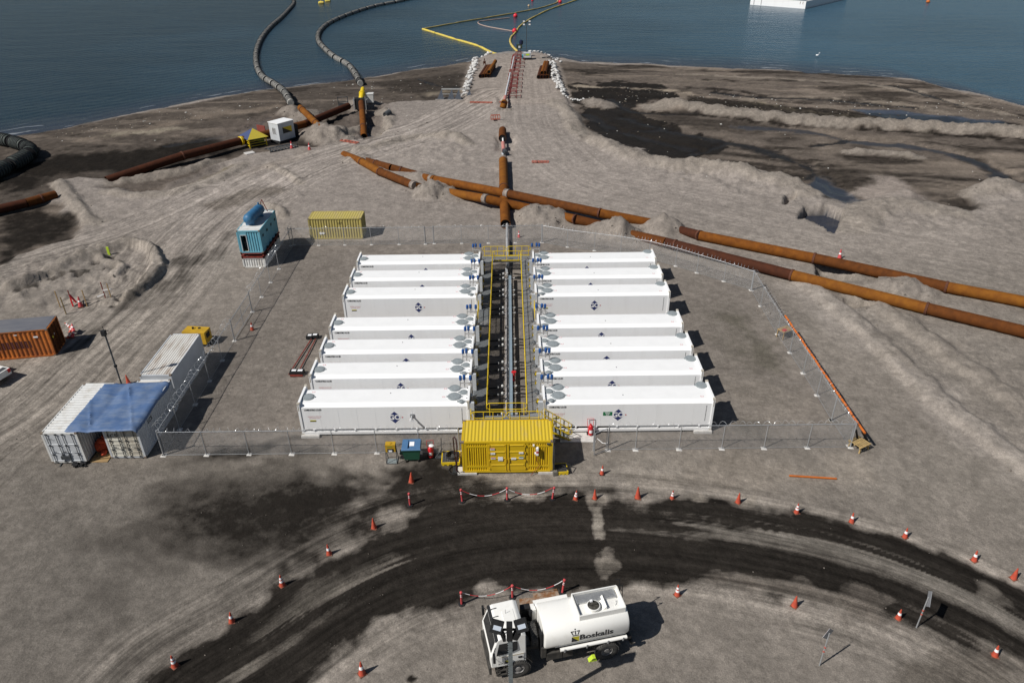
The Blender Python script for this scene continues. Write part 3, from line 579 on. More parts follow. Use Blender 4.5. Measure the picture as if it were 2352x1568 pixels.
lk(lum.outputs[0], b.inputs["Base Color"]); b.inputs["Roughness"].default_value = .22; b.inputs["IOR"].default_value = 1.33; b.inputs["Specular IOR Level"].default_value = .26
hw_ = math_('ADD', math_('ADD', math_('MULTIPLY', chop, .5), math_('MULTIPLY', swell, 1.6)), math_('MULTIPLY', wl.outputs[0], .10))
bp = nd("ShaderNodeBump"); bp.inputs["Distance"].default_value = .35; bp.inputs["Strength"].default_value = .55; lk(hw_, bp.inputs["Height"]); lk(bp.outputs[0], b.inputs["Normal"])
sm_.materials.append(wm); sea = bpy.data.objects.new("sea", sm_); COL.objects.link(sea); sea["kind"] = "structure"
# ------------------------------------------------------------------ materials
WHITE = mat("white_paint", (.82, .82, .815), .45, col2=(.74, .73, .72), scale=.9, stretch=(1, 1, .12), contrast=(.5, .85))
WHITE_ROOF = mat("white_roof_paint", (.82, .82, .81), .5, var=.015, scale=1.2)
OFFW = mat("weathered_white", (.62, .62, .60), .6, col2=(.44, .41, .36), scale=1.6, stretch=(1, 1, .25), contrast=(.48, .75))
OFFW2 = mat("rust_streaked_white", (.60, .58, .54), .65, col2=(.27, .19, .13), scale=1.6, stretch=(.3, 1.4, .3), contrast=(.46, .72))
LGREY = mat("light_grey_paint", (.52, .54, .56), .5, var=.06, scale=.7)
GALV = mat("galvanised_steel", (.42, .43, .44), .45, metal=.4, var=.08, scale=5)
STEEL = mat("stainless_steel", (.50, .48, .46), .35, metal=.6, var=.1, scale=8)
HATCH = mat("grey_hatch", (.27, .30, .31), .6, var=.08, scale=5)
DGREY = mat("dark_grey", (.06, .065, .07), .6, var=.15, scale=6)
BLACK = mat("black_rubber", (.012, .012, .013), .75, var=.2, scale=6)
GRATE = mat("steel_grating", (.19, .21, .22), .6, var=.12, scale=9)
CABLE = mat("cable_tray_steel", (.22, .28, .33), .5, var=.06, scale=3)
YEL = mat("yellow_paint", (.62, .42, .012), .45, col2=(.55, .35, .012), scale=1.3, contrast=(.3, .7))
YELROOF = mat("yellow_roof_paint", (.60, .43, .03), .5, col2=(.50, .37, .11), scale=1.1, stretch=(2.0, .4, 1), contrast=(.55, .75))
YELRAIL = mat("yellow_rail", (.66, .47, .015), .45, var=.05, scale=3)
YELOLD = mat("faded_yellow", (.41, .34, .10), .65, col2=(.33, .27, .12), scale=1.5, contrast=(.4, .75))
YELGEN = mat("amber_yellow", (.50, .30, .02), .5, var=.1, scale=2)
BLUECAP = mat("blue_cap", (.018, .08, .26), .45, var=.05, scale=5)
LOGO = mat("navy_decal", (.022, .035, .13), .5, var=0)
DECALW = mat("white_decal", (.82, .82, .82), .5, var=0)
DECALK = mat("black_decal", (.02, .02, .022), .5, var=0)
DECALR = mat("red_decal", (.50, .03, .03), .5, var=0)
DECALG = mat("green_decal", (.01, .16, .06), .5, var=0)
DECALY = mat("yellow_decal", (.62, .55, .03), .5, var=0)
RED = mat("red_paint", (.52, .02, .025), .35, var=.05, scale=4)
CONEO = mat("cone_orange", (.52, .085, .042), .6, col2=(.38, .06, .038), scale=3)
CONEP = mat("cone_pink_red", (.56, .075, .08), .55, var=.08, scale=3)
BARRO = mat("barrier_orange", (.46, .13, .085), .6, var=.12, scale=3)
PIPEO = mat("orange_pipe", (.55, .14, .02), .5, var=.1, scale=3)
TURQ = mat("turquoise_paint", (.10, .32, .42), .55, col2=(.16, .38, .46), scale=1.2)
TANKB = mat("blue_tank_paint", (.02, .11, .24), .5, col2=(.05, .16, .28), scale=2)
REDOX = mat("red_oxide_steel", (.20, .035, .025), .6, var=.2, scale=3)
REDFR = mat("red_steel_frame", (.22, .04, .036), .6, var=.15, scale=3)
ORNG = mat("orange_container_paint", (.50, .15, .025), .55, col2=(.22, .06, .02), scale=1.1, stretch=(.8, .8, .8), contrast=(.4, .68))
ORNGD = mat("maroon_band_paint", (.08, .022, .02), .6, var=.2, scale=2)
GREYROOF = mat("grey_canvas_roof", (.10, .105, .125), .8, col2=(.15, .15, .16), scale=.7, stretch=(.7, 2.5, 1))
TARP = mat("blue_tarpaulin", (.075, .135, .27), .6, col2=(.17, .22, .31), scale=1.3, stretch=(.6, 1.4, 1), contrast=(.42, .75))
CONC = mat("concrete", (.55, .53, .50), .85, var=.08, scale=4, bump=.2)
WOOD = mat("timber", (.36, .24, .11), .8, var=.2, scale=4, stretch=(.4, 3, 3))
GLASS = mat("dark_glass", (.012, .015, .018), .08, var=0, spec=.6)
GREENBIN = mat("green_plastic", (.02, .085, .05), .5, var=.06, scale=4)
BLUELID = mat("blue_lid", (.07, .16, .30), .5, var=.06, scale=4)
TYRE = mat("tyre_rubber", (.03, .029, .028), .85, col2=(.085, .08, .072), scale=4)
TRUCKW = mat("truck_white", (.80, .79, .75), .4, col2=(.68, .66, .60), scale=1.2, contrast=(.55, .85))
DIRTY = mat("dusty_black", (.025, .024, .022), .7, col2=(.07, .064, .056), scale=3)
HIVIS = mat("lime_marker", (.45, .60, .04), .6, var=0)
INSIDE = mat("dark_interior", (.05, .05, .055), .9, var=.2, scale=3)
INOR = mat("orange_bag_cloth", (.50, .07, .02), .8, col2=(.36, .04, .015), scale=4, bump=.5)
RUST = [mat("rust_bright", (.19, .066, .010), .85, spec=.12, col2=(.11, .036, .008), scale=1.4, bump=.1, contrast=(.35, .7)),
        mat("rust_brown", (.125, .042, .010), .85, spec=.12, col2=(.075, .026, .008), scale=1.6, bump=.1, contrast=(.35, .7)),
        mat("rust_dark", (.072, .024, .012), .85, spec=.12, col2=(.045, .017, .010), scale=1.6, bump=.1, contrast=(.35, .7)),
        mat("rust_ochre", (.215, .083, .012), .85, spec=.12, col2=(.135, .046, .010), scale=1.1, bump=.1, contrast=(.35, .7))]
RUSTR = mat("rust_collar", (.10, .035, .018), .85, var=.2, scale=4)
GREYR = mat("scraped_collar", (.26, .22, .19), .8, var=.2, scale=4)
HOSE = mat("floating_hose_grey", (.20, .20, .19), .8, col2=(.42, .40, .36), scale=1.6, contrast=(.42, .66))
HOSE2 = mat("green_black_hose", (.035, .045, .042), .75, col2=(.13, .14, .11), scale=2.0, contrast=(.5, .8))
BAGS = mat("sandbag_white", (.56, .55, .53), .85, var=.08, scale=5, bump=.3)
BOOM = mat("yellow_boom", (.70, .55, .05), .6, col2=(.50, .38, .12), scale=.8)
BUOYR = mat("red_buoy", (.62, .025, .04), .4, var=0)
def chain_mat():
    m = bpy.data.materials.new("chain_link"); m.use_nodes = True; t = m.node_tree; b = t.nodes["Principled BSDF"]; out = t.nodes["Material Output"]
    b.inputs["Base Color"].default_value = (.46, .47, .48, 1); b.inputs["Roughness"].default_value = .5; b.inputs["Metallic"].default_value = .3
    uv = t.nodes.new("ShaderNodeAttribute"); uv.attribute_name = "weave"; sp = t.nodes.new("ShaderNodeSeparateXYZ"); t.links.new(uv.outputs["Vector"], sp.inputs[0])
    def m_(op, a, c=None):
        n = t.nodes.new("ShaderNodeMath"); n.operation = op
        for i, v in enumerate((a, c)):
            if v is None: continue
            if isinstance(v, (int, float)): n.inputs[i].default_value = v
            else: t.links.new(v, n.inputs[i])
        return n.outputs[0]
    def wire(s):
        f = m_('FRACT', m_('MULTIPLY', s, 13.0)); return m_('LESS_THAN', m_('ABSOLUTE', m_('SUBTRACT', f, .5)), .048)
    k = m_('MAXIMUM', wire(m_('ADD', sp.outputs[0], sp.outputs[1])), wire(m_('SUBTRACT', sp.outputs[0], sp.outputs[1])))
    tr = t.nodes.new("ShaderNodeBsdfTransparent"); mx = t.nodes.new("ShaderNodeMixShader")
    t.links.new(k, mx.inputs[0]); t.links.new(tr.outputs[0], mx.inputs[1]); t.links.new(b.outputs[0], mx.inputs[2]); t.links.new(mx.outputs[0], out.inputs[0])
    return m
CHAIN = chain_mat()
def grating_mat():
    m = bpy.data.materials.new("open_steel_grating"); m.use_nodes = True; t = m.node_tree; b = t.nodes["Principled BSDF"]; out = t.nodes["Material Output"]
    b.inputs["Base Color"].default_value = (.20, .215, .225, 1); b.inputs["Roughness"].default_value = .6
    tc = t.nodes.new("ShaderNodeTexCoord"); w_ = t.nodes.new("ShaderNodeTexWave"); w_.bands_direction = 'X'; w_.inputs["Scale"].default_value = 7.3; t.links.new(tc.outputs["Object"], w_.inputs["Vector"])
    k = t.nodes.new("ShaderNodeMath"); k.operation = 'GREATER_THAN'; k.inputs[1].default_value = .42; t.links.new(w_.outputs["Fac"], k.inputs[0])
    tr = t.nodes.new("ShaderNodeBsdfTransparent"); mx = t.nodes.new("ShaderNodeMixShader"); t.links.new(k.outputs[0], mx.inputs[0]); t.links.new(tr.outputs[0], mx.inputs[1]); t.links.new(b.outputs[0], mx.inputs[2]); t.links.new(mx.outputs[0], out.inputs[0])
    return m
GRATING = grating_mat()

# ------------------------------------------------------------------ white tank containers
TL, TW = 12.192, 2.438
def decal_logo(mb, o, ux, uy, k=1.0):
    """navy diamond with GO; slots 0 navy 1 white 2 red"""
    o, ux, uy = Vector(o), Vector(ux), Vector(uy); n = ux.cross(uy)
    def poly(pts, mi, d): mb.add([o + ux * a * k + uy * b * k + n * d for a, b in pts], [list(range(len(pts)))], mi)
    poly([(0, .64), (-.46, .23), (-.46, -.23), (0, -.64), (.46, -.23), (.46, .23)], 1, .004)
    poly([(0, .58), (-.40, .20), (-.38, -.20), (0, -.58), (.38, -.20), (.40, .20)], 0, .008)
    poly([(.10, -.72), (.72, -.10), (.66, -.03), (.03, -.66)], 1, .005)
    add_text(mb, "GO", .66 * k, o + n * .012 + ux * (.0 * k) - uy * (.0 * k), ux, uy, 1, bold=.020, sx=.92)
    poly([(.54, -.10), (.72, .0), (.54, .10), (.60, .0)], 2, .006)
def make_tank(fy=1):
    root = E("tank_container", "", "tank container", group="white tank containers in two rows beside the walkway")
    L2, W2 = TL / 2, TW / 2; zb, zs, zr = .62, 2.52, 2.70          # wall foot, wall head, roof
    b = MB()
    prof = [(-W2 + .05, zb), (W2 - .05, zb), (W2 - .05, zs), (W2 - .42, zr), (-W2 + .42, zr), (-W2 + .05, zs)]
    x0, x1 = -L2 + .16, L2 - .16
    vs = [(x0, y, z) for y, z in prof] + [(x1, y, z) for y, z in prof]; n = 6
    b.add(vs, [list(range(n))[::-1], list(range(n, 2 * n))] + [(i, (i + 1) % n, n + (i + 1) % n, n + i) for i in (0, 1, 5)], 0)
    b.add([vs[i] for i in (2, 3, 8, 9)], [(0, 1, 3, 2)], 1); b.add([vs[i] for i in (3, 4, 9, 10)], [(0, 1, 3, 2)], 1); b.add([vs[i] for i in (4, 5, 10, 11)], [(0, 1, 3, 2)], 1)
    for k in range(1, 9):                                             # weld seams of the side sheets
        x = x0 + (x1 - x0) * k / 9.0
        for s_ in (-1, 1): b.box(x - .02, s_ * (W2 - .05), zb + .02, x + .02, s_ * (W2 - .044), zs - .03, 0)
    b.build("shell", [WHITE, WHITE_ROOF], root)
    f = MB()
    for sx_ in (-1, 1):
        xo = sx_ * L2; xi = sx_ * (L2 - .16)
        for s_ in (-1, 1): f.box(xo, s_ * W2, .2, xi, s_ * (W2 - .16), 2.82)
        f.box(xo, -W2 + .16, 2.62, xi, W2 - .16, 2.86); f.box(xo, -W2 + .16, .2, xi, W2 - .16, .42)
    for s_ in (-1, 1):
        f.box(-L2 + .16, s_ * W2, .2, L2 - .16, s_ * (W2 - .14), .40)                    # bottom rail
        for k in range(8):
            x = -L2 + .9 + k * (TL - 1.8) / 7; f.box(x - .05, s_ * (W2 - .02), .40, x + .05, s_ * (W2 - .12), .62)
    f.build("frame", [WHITE], root)
    cmats = [mat("worn_casting", (.55, .50, .42), .6, var=.2, scale=8), mat("casting_mark", (.20, .15, .06), .6, var=.3, scale=9)]
    for sx_ in (-1, 1):
        for s_ in (-1, 1):
            for z in (2.82, .18):
                c = MB(); c.box(sx_ * (L2 + .005), s_ * (W2 + .005), z, sx_ * (L2 - .18), s_ * (W2 - .165), z + .118)
                if z > 1: c.box(sx_ * (L2 - .05), s_ * (W2 + .004), 2.25, sx_ * (L2 - .09), s_ * (W2 - .02), 2.819, 1)
                c.build("corner_casting", cmats, root)
    def hatch(x, y, r):
        h = MB(); h.lathe([(r + .05, 0), (r + .05, .05), (r, .06), (r, .075), (r * .6, .09), (0, .095)], 28, (x, y, zr))
        h.box(x - r - .13, y - .05, zr, x - r - .02, y + .05, zr + .07); h.box(x + r + .02, y - .05, zr, x + r + .13, y + .05, zr + .07)
        for k in range(14): h.cbox((x + (r - .05) * math.cos(k * .449), y + (r - .05) * math.sin(k * .449), zr + .085), (.05, .05, .03))
        h.build("hatch", [HATCH], root)
    hatch(4.95, .80 * fy, .37); hatch(4.98, -.26 * fy, .43); hatch(5.63, .27 * fy, .25); hatch(5.50, -.86 * fy, .15); hatch(-5.55, -.12 if fy > 0 else -.86 + .02, .38)
    for x, y in ((4.28, .80 * fy), (4.22, -.25 * fy), (-5.3, .55)):
        d = MB(); d.box(x - .10, y - .07, zr, x + .10, y + .07, zr + .006, 0); d.box(x - .08, y - .05, zr + .006, x + .08, y + .05, zr + .010, 1); d.build("roof_label", [DECALR, DECALW, DGREY], root)
    d = MB(); d.box(.3, .25, zr, .36, .31, zr + .03, 2)
    for k in range(5): d.cbox((5.9, -.9 + k * .42, zr + .03), (.09, .05, .05), 2)
    d.build("roof_bolts", [DECALR, DECALW, DGREY], root)
    for s_ in (-1, 1):
        ux = Vector((-s_ * -1.0, 0, 0)) * 1.0; ux = Vector((1, 0, 0)) if s_ < 0 else Vector((-1, 0, 0)); uy = Vector((0, 0, 1)); y = s_ * (W2 - .05)
        g = MB(); decal_logo(g, (.72 if s_ < 0 else .72, y, 1.60), ux, uy, .88); g.build("logo", [LOGO, DECALW, DECALR], root)
        tx = MB(); xs = -5.05 * ux.x
        add_text(tx, "COMBUSTIBLE LIQUID", .20, (xs, y + s_ * .006, 2.32), ux, uy, 0, bold=.008, sx=.62)
        add_text(tx, "DANGER NO SMOKING", .10, (xs + .05 * ux.x, y + s_ * .006, 1.75), ux, uy, 1, sx=.9)
        add_text(tx, "NO NAKED LIGHTS", .10, (xs + .05 * ux.x, y + s_ * .006, 1.60), ux, uy, 1, sx=.9)
        a = xs - .1 * ux.x; tx.box(a - .22, y, 1.30, a + .22, y + s_ * .006, 1.38, 0); tx.box(a - .22, y, 1.38, a + .22, y + s_ * .005, 1.44, 2)
        e = xs + 10.6 * ux.x
        for k in range(12): tx.box(e - .025, y, 1.0 + k * .115, e + .025, y + s_ * .006, 1.07 + k * .115, 0)
        tx.build("lettering", [DECALK, DECALR, DECALY], root)
    # level gauges, vent pipes and valves at the inner end
    p = MB(); xe = L2 + .02
    p.tube((xe + .05, -.95, 1.0), (xe + .05, -.95, 2.6), .07); p.tube((xe + .12, .1, .9), (xe + .12, .1, 2.5), .09); p.tube((xe + .08, .85, 1.0), (xe + .08, .85, 3.12), .05)
    p.path([(xe + .1, -.3, 2.3), (xe + .25, -.3, 2.2), (xe + .25, -.3, .9)], .06, 8); p.tube((xe - .0, .85, 3.12), (xe - .75, .85, 3.12), .045)
    p.tube((xe - .75, .85, 2.7), (xe - .75, .85, 3.4), .04); p.tube((xe - .45, 1.0, 2.9), (xe - .45, 1.0, 3.5), .04); p.tube((xe, .85, 3.1), (xe, .85, 3.4), .04); p.tube((xe - .45, .85, 3.12), (xe - .45, 1.0, 2.95), .04)
    p.v = [(q[0], q[1] * fy, q[2]) for q in p.v]
    if fy < 0: p.f = [f[::-1] for f in p.f]
    p.build("vent_pipe", [STEEL], root)
    for q in ((xe - .72, .88), (xe - .46, .95), (xe, .88)):
        v = MB(); v.lathe([(.09, 0), (.11, .03), (.11, .33), (.09, .36)], 14, (q[0], q[1] * fy, 3.38)); v.build("vent_cap", [BLUECAP, DGREY], root)
    cab = MB(); cab.box(L2 + .02, -1.19 * fy, 1.32, L2 + .34, -.98 * fy, 2.78, 0); cab.build("end_panel", [LGREY], root); cab = MB(); cab.box(L2 + .03, .35 * fy, 1.35, L2 + .14, .70 * fy, 2.3, 0); cab.build("end_panel", [LGREY], root)
    for y in (-.34 * fy, .88 * fy):
        v = MB(); v.tube((L2 + .02, y, 1.75), (L2 + .40, y, 1.75), .085); v.lathe([(.15, 0), (.15, .05)], 12, (L2 + .2, y, 1.75), (1, 0, 0)); v.tube((L2 + .4, y, 1.80), (L2 + .4, y, 1.35), .075); v.ball((L2 + .25, y, 1.9), .10, 8)
        vo_ = v.build("valve", [STEEL], root)
        h = MB(); h.tube((L2 + .25, y, 1.95), (L2 + .50, y - .08, 2.15), .022); h.build("handle", [BLACK], vo_)
        tr = MB(); tr.box(L2 + .16, y - .24, 1.42, L2 + .44, y + .24, 1.52); tr.build("drip_tray", [YELRAIL], root)
    return root
ROWY = [.848, 4.528, 8.057, 11.827, 17.585, 21.233, 24.926]
ORD = ["nearest", "second", "third", "fourth", "fifth", "sixth", "seventh"]
t0_ = make_tank(); t1_ = make_tank(-1); first = [True, True]
for i, y in enumerate(ROWY):
    for side in (0, 1):
        loc = (-15.026 + TL / 2, y + TW / 2, 0) if side == 0 else (14.595 - TL / 2, y + TW / 2, 0)
        wh = ("left", "right")[side]; o_ = "farthest" if i == 6 else ORD[i]
        ex = "" if i else ", whole logo side showing"
        lb = f"{o_} white tank container in the row {wh} of the yellow railed walkway{ex}"
        if side == 1 and i == 0: lb = "nearest white tank container right of the walkway, green sign beside its logo"
        if side == 0 and i == 0: lb = "nearest white tank container left of the walkway, beside the yellow container"
        src = (t0_, t1_)[side]
        if first[side]: src.location = loc; src.rotation_euler.z = side * math.pi; src["label"] = lb; first[side] = False
        else: dup(src, loc, side * math.pi, lb)
# concrete blocks under the containers
cb = MB(); cb.prism([(-.65, -.36), (.65, -.36), (.65, .36), (-.65, .36)], 0, .185); cb.prism([(-.60, -.31), (.60, -.31), (.60, .31), (-.60, .31)], .185, .2)
blk = cb.build("concrete_block", [CONC]); tag(blk, "", "concrete block", "concrete blocks under the containers"); n_ = 0
for i in range(7):
    for side in (0, 1):
        for fy in (-1, 1):
            x = -15.026 + .6 if side == 0 else 14.595 - .6; y = ROWY[i] + TW / 2 + fy * 1.05
            lb = f"concrete block, {'near' if fy < 0 else 'far'} corner, outer end of the {'farthest' if i == 6 else ORD[i]} tank container in the {('left', 'right')[side]} row"
            if n_ == 0: o = blk; o.location = (x, y, 0); o["label"] = lb
            else: o = dup(blk, (x, y, 0), 0, lb)
            n_ += 1
gs = MB(); gs.box(-.33, -.004, -.16, .33, .004, .16, 0); add_text(gs, "SPILL", .17, (0, -.009, .07), (1, 0, 0), (0, 0, 1), 1, .004); add_text(gs, "KIT", .15, (0, -.009, -.08), (1, 0, 0), (0, 0, 1), 1, .004)
o = gs.build("wall_sign", [DECALG, DECALW], None, (P(1396, 951, 1.72).x, .848 + .04, 1.72)); tag(o, "green and white spill kit sign on the nearest right tank container", "sign")
lp = MB(); lp.cbox((0, .0, .12), (.26, .04, .3), 0); lp.tube((0, -.03, .1), (.0, -.30, .0), .06, 8, 0); lp.cbox((.03, -.36, -.05), (.30, .30, .08), 1, Matrix.Rotation(R(35), 3, 'Y'))
o = lp.build("wall_lamp", [GALV, WHITE], None, (P(946, 957, 1.7).x, .848, 1.65)); tag(o, "small white flood lamp bracketed to the nearest left tank container", "lamp")

# ------------------------------------------------------------------ walkway between the rows
DZ = 1.30
wk = E("access_walkway", "grey grating walkway with yellow handrails and stairs between the white tank containers", "walkway", (0, 0, 0))
XL0, XL1, XR0, XR1, Y0, Y1, Y2, Y3 = -2.76, -1.66, 1.30, 2.33, .30, 1.36, 28.25, 29.5
def deck(x0, y0, x1, y1):
    g = MB(); g.box(x0, y0, DZ - .05, x1, y1, DZ, 0)
    n = int((y1 - y0) / .33)
    for k in range(n + 1): g.box(x0 + .05, y0 + (y1 - y0) * k / n - .008, DZ, x1 - .05, y0 + (y1 - y0) * k / n + .008, DZ + .012, 0)
    for x in (x0, x1 - .06): g.box(x, y0, DZ - .22, x + .06, y1, DZ - .052, 1)
    n = max(1, int((y1 - y0) / 3.9))
    for k in range(n + 1):
        y = y0 + .1 + (y1 - y0 - .2) * k / n; g.box(x0 + .06, y - .04, DZ - .2, x1 - .06, y + .04, DZ - .054, 1)
        for x in (x0 + .1, x1 - .1): g.box(x - .05, y - .05, .0, x + .05, y + .05, DZ - .21, 1)
        g.box(x0 + .06, y + .05, DZ, x1 - .06, y + .10, DZ + .02, 2)
    g.build("deck", [GRATING, GALV, GALV], wk)
deck(XL0, Y1, XL1, Y2); deck(XR0, Y1, XR1, Y2); deck(XL0, Y0, XR1, Y1 - .01); deck(XL0, Y2 + .01, XR1, Y3)
def loop_rail(p0, p1, zt=1.10, n=None, zm=.55, r=.03, posts=True, toe=False):
    """guard rail whose top and middle rails meet in round ends"""
    g = MB(); p0, p1 = Vector(p0), Vector(p1); d = (p1 - p0); L = d.length; u = d.normalized(); Z = Vector((0, 0, 1)); rad = (zt - zm) / 2; pts = []
    cc = p0 + u * rad + Z * (zm + rad)
    for k in range(9): a = math.pi / 2 + math.pi * k / 8; pts.append(cc + u * (rad * math.cos(a)) + Z * (rad * math.sin(a)))
    cc = p1 - u * rad + Z * (zm + rad)
    for k in range(9): a = -math.pi / 2 + math.pi * k / 8; pts.append(cc + u * (rad * math.cos(a)) + Z * (rad * math.sin(a)))
    g.path(pts, r, 8, closed=True)
    n = n or max(2, int(round(L / 1.5)))
    for k in range(n + 1):
        q = p0 + u * (rad * .8 + (L - rad * 1.6) * k / n); g.tube(q, q + Z * zt, r, 8); g.lathe([(r * 1.6, 0), (r * 1.6, .1)], 8, q + Z * (zm - .05))
    if toe: g.extr([p0 + Z * .0 + u * .1, p1 - u * .1, p1 - u * .1 + Z * .12, p0 + u * .1 + Z * .12], Vector((-u.y, u.x, 0)) * .012)
    g.build("guard_rail", [YELRAIL], wk)
xc = (XL0 + XR1) / 2
loop_rail((XL0 + .04, Y0 + .04, DZ), (xc - .04, Y0 + .04, DZ), n=3, toe=True); loop_rail((xc + .04, Y0 + .04, DZ), (XR1 - .02, Y0 + .04, DZ), n=3, toe=True)
loop_rail((XL0 + .04, Y3 - .04, DZ), (xc - .04, Y3 - .04, DZ), n=3, toe=True); loop_rail((xc + .04, Y3 - .04, DZ), (XR1 - .02, Y3 - .04, DZ), n=3, toe=True)
loop_rail((XL1 + .03, Y1 + .02, DZ), (XR0 - .03, Y1 + .02, DZ), n=2); loop_rail((XL1 + .03, Y2 - .02, DZ), (XR0 - .03, Y2 - .02, DZ), n=2, toe=True)
for k in range(4):
    a, c = Y1 + .05 + k * (Y2 - Y1 - .1) / 4, Y1 + .05 + (k + 1) * (Y2 - Y1 - .1) / 4
    loop_rail((XL1 + .03, a, DZ), (XL1 + .03, c - .06, DZ), n=5, toe=True); loop_rail((XR0 - .03, a, DZ), (XR0 - .03, c - .06, DZ), n=5, toe=True)
for x, y0, y1 in ((XL0 + .04, Y0 + .1, .82), (XR1 - .02, .9, .95)):
    if y1 - y0 > .3: loop_rail((x, y0, DZ), (x, y1, DZ), n=1)
for i in (3,):                                                      # side rails across the wider gap between rows three and five
    for x in (XL0 + .03, XR1 - .03): loop_rail((x, ROWY[3] + TW + .15, DZ), (x, ROWY[4] - .1, DZ), n=2)
st = MB(); sx0, sy0, sy1 = XR1 + .02, Y0 - .32, Y0 + .44; nst = 6; run = .29
for k in range(nst):
    z = DZ - (k + 1) * DZ / (nst + 1); st.box(sx0 + k * run, sy0 + .04, z - .035, sx0 + k * run + .30, sy1 - .04, z, 1)
for y in (sy0, sy1 - .03): st.extr([(sx0 - .02, y, DZ), (sx0 - .02, y, DZ - .26), (sx0 + nst * run + .22, y, 0), (sx0 + nst * run + .42, y, 0)], (0, .03, 0), 0)
st.build("stair", [YELRAIL, GRATE], wk)
for y in (sy0 + .01, sy1 - .01):
    g = MB(); e = nst * run + .18; sl = -DZ / e
    top = [(sx0 + .0, y, DZ + .60), (sx0 - .05, y, DZ + .85), (sx0 + .1, y, DZ + 1.05), (sx0 + e, y, 1.05 + .05), (sx0 + e + .18, y, .92), (sx0 + e + .16, y, .62), (sx0 + e - .02, y, .56)]
    g.path(top, .027, 8); g.path([(sx0 + .0, y, DZ + .60), (sx0 + e - .02, y, .56)], .027, 8)
    for k in range(4):
        x = sx0 + .15 + k * (e - .2) / 3; zb = DZ + sl * (x - sx0); g.tube((x, y, zb - .05), (x, y, zb + 1.05), .027, 8)
    g.build("stair_rail", [YELRAIL], wk)
# ------------------------------------------------------------------ manifold, cable tray and hoses in the pit
mf = E("manifold_pipe", "grey steel manifold pipe with white valves along the middle of the walkway pit", "pipe", (-.22, 0, 0))
g = MB(); g.tube((0, 1.0, .52), (0, 25.2, .52), .115, 14)
for k in range(9): g.box(-.16, 1.4 + k * 2.9, 0, .16, 1.52 + k * 2.9, .40, 0)
g.build("main_pipe", [mat("grey_main_pipe", (.30, .28, .27), .5, var=.2, scale=4)], mf)
g = MB()
for k in range(16): g.lathe([(.17, 0), (.17, .06)], 14, (0, 1.2 + k * 1.6, .52), (0, 1, 0))
g.build("pipe_flange", [STEEL], mf)
ct = MB(); ct.box(-.14, .7, .66, .14, 26.0, .72, 0)
for k in range(10): ct.box(-.05, 1.2 + k * 2.6, 0, .05, 1.3 + k * 2.6, .66, 0)
for s_ in (-1, 1): ct.box(s_ * .14, .7, .72, s_ * .12, 26.0, .76, 0)
o = ct.build("cable_tray", [CABLE], None, (.11, 0, 0)); tag(o, "long blue grey cable tray above the pipes in the walkway pit", "cable tray")
g = MB(); g.cbox((0, 0, 1.2), (.5, .34, .46), 0); g.cbox((.22, 0, 1.38), (.4, .18, .16), 0); g.tube((0, 0, 0), (0, 0, 1.0), .08); g.box(-.34, -.2, .95, -.12, .1, 1.3, 1)
o = g.build("pump_motor", [BLACK, LGREY], None, (.02, 26.4, 0)); tag(o, "black actuator on a stand at the far end of the cable tray", "actuator")
rp = MB(); rp.tube((0, 1.6, .32), (0, 24.6, .32), .03, 8, 0)
for k in range(13):
    y = 2.2 + k * 1.8; rp.path([(0, y, .32), (-.10, y + .1, .30), (-.12, y + .5, .2), (0, y + .9, .30)], .022, 6, 0); rp.tube((.0, y, 0), (.0, y, .32), .022, 6, 0)
o = rp.build("pipe_ladder", [DGREY], None, (.36, 0, 0)); tag(o, "thin dark return pipe with looped lines beside the cable tray in the pit", "pipe")
rv = MB(); rv.tube((0, 0, 0), (0, 0, .8), .09, 10, 0); rv.lathe([(.2, 0), (.2, .05)], 14, (0, 0, .84), None, 0); rv.ball((0, 0, .6), .16, 10)
o = rv.build("red_valve", [RED], None, (.36, P(1178, 858, .7).y, 0)); tag(o, "red valve standing beside the cable tray", "valve")
hs = {}
for i, y in enumerate(ROWY):
    for side in (0, 1):
        for j, dy in enumerate((.62, 1.62)):
            xa = -2.6 if side == 0 else 2.15; yy_ = y + (dy if side == 0 else TW - dy); xv = -.62 if side == 0 else .55
            g = MB(); m_ = (xa + xv) / 2
            g.path([(xa, yy_, 1.0), (xa * .9, yy_, .62), (m_, yy_ + .02, .42), (xv, yy_, .52)], .07, 10)
            o = g.build("hose", [BLACK]); tag(o, f"black hose from the {'farthest' if i == 6 else ORD[i]} tank container in the {('left', 'right')[side]} row to the manifold, {('near', 'far')[j]} one", "hose", "black hoses crossing the walkway pit")
            v = MB(); a_, b_ = (xv + .22, .0 + .22) if side == 0 else (xv + .22, 0)
            if side == 0: v.tube((xv - .05, yy_, .52), (.2, yy_, .52), .045, 10); v.lathe([(.10, 0), (.10, .03)], 10, (xv - .05, yy_, .52), (1, 0, 0)); v.lathe([(.04, 0), (.10, .04), (.115, .12), (.07, .20), (0, .21)], 12, (xv + .30, yy_, .56)); v.lathe([(.09, 0), (.09, .03)], 10, (xv + .55, yy_, .52), (1, 0, 0))
            else: v.tube((.1, yy_, .52), (xv + .22, yy_, .52), .045, 10); v.lathe([(.10, 0), (.10, .03)], 10, (.50, yy_, .52), (1, 0, 0)); v.box(.36, yy_ - .06, .56, .45, yy_ + .06, .70, 0); v.lathe([(.10, 0), (.10, .03)], 10, (.78, yy_, .52), (1, 0, 0))
            v.build("branch_valve", [mat('pale_valve', (.55, .55, .54), .5, var=.1, scale=6)], mf)
fp = MB(); fp.path([(0, 27.0, .3), (0, 30.0, .45), (-.05, 36.0, .5), (-.05, 41.6, .5)], .16, 14)
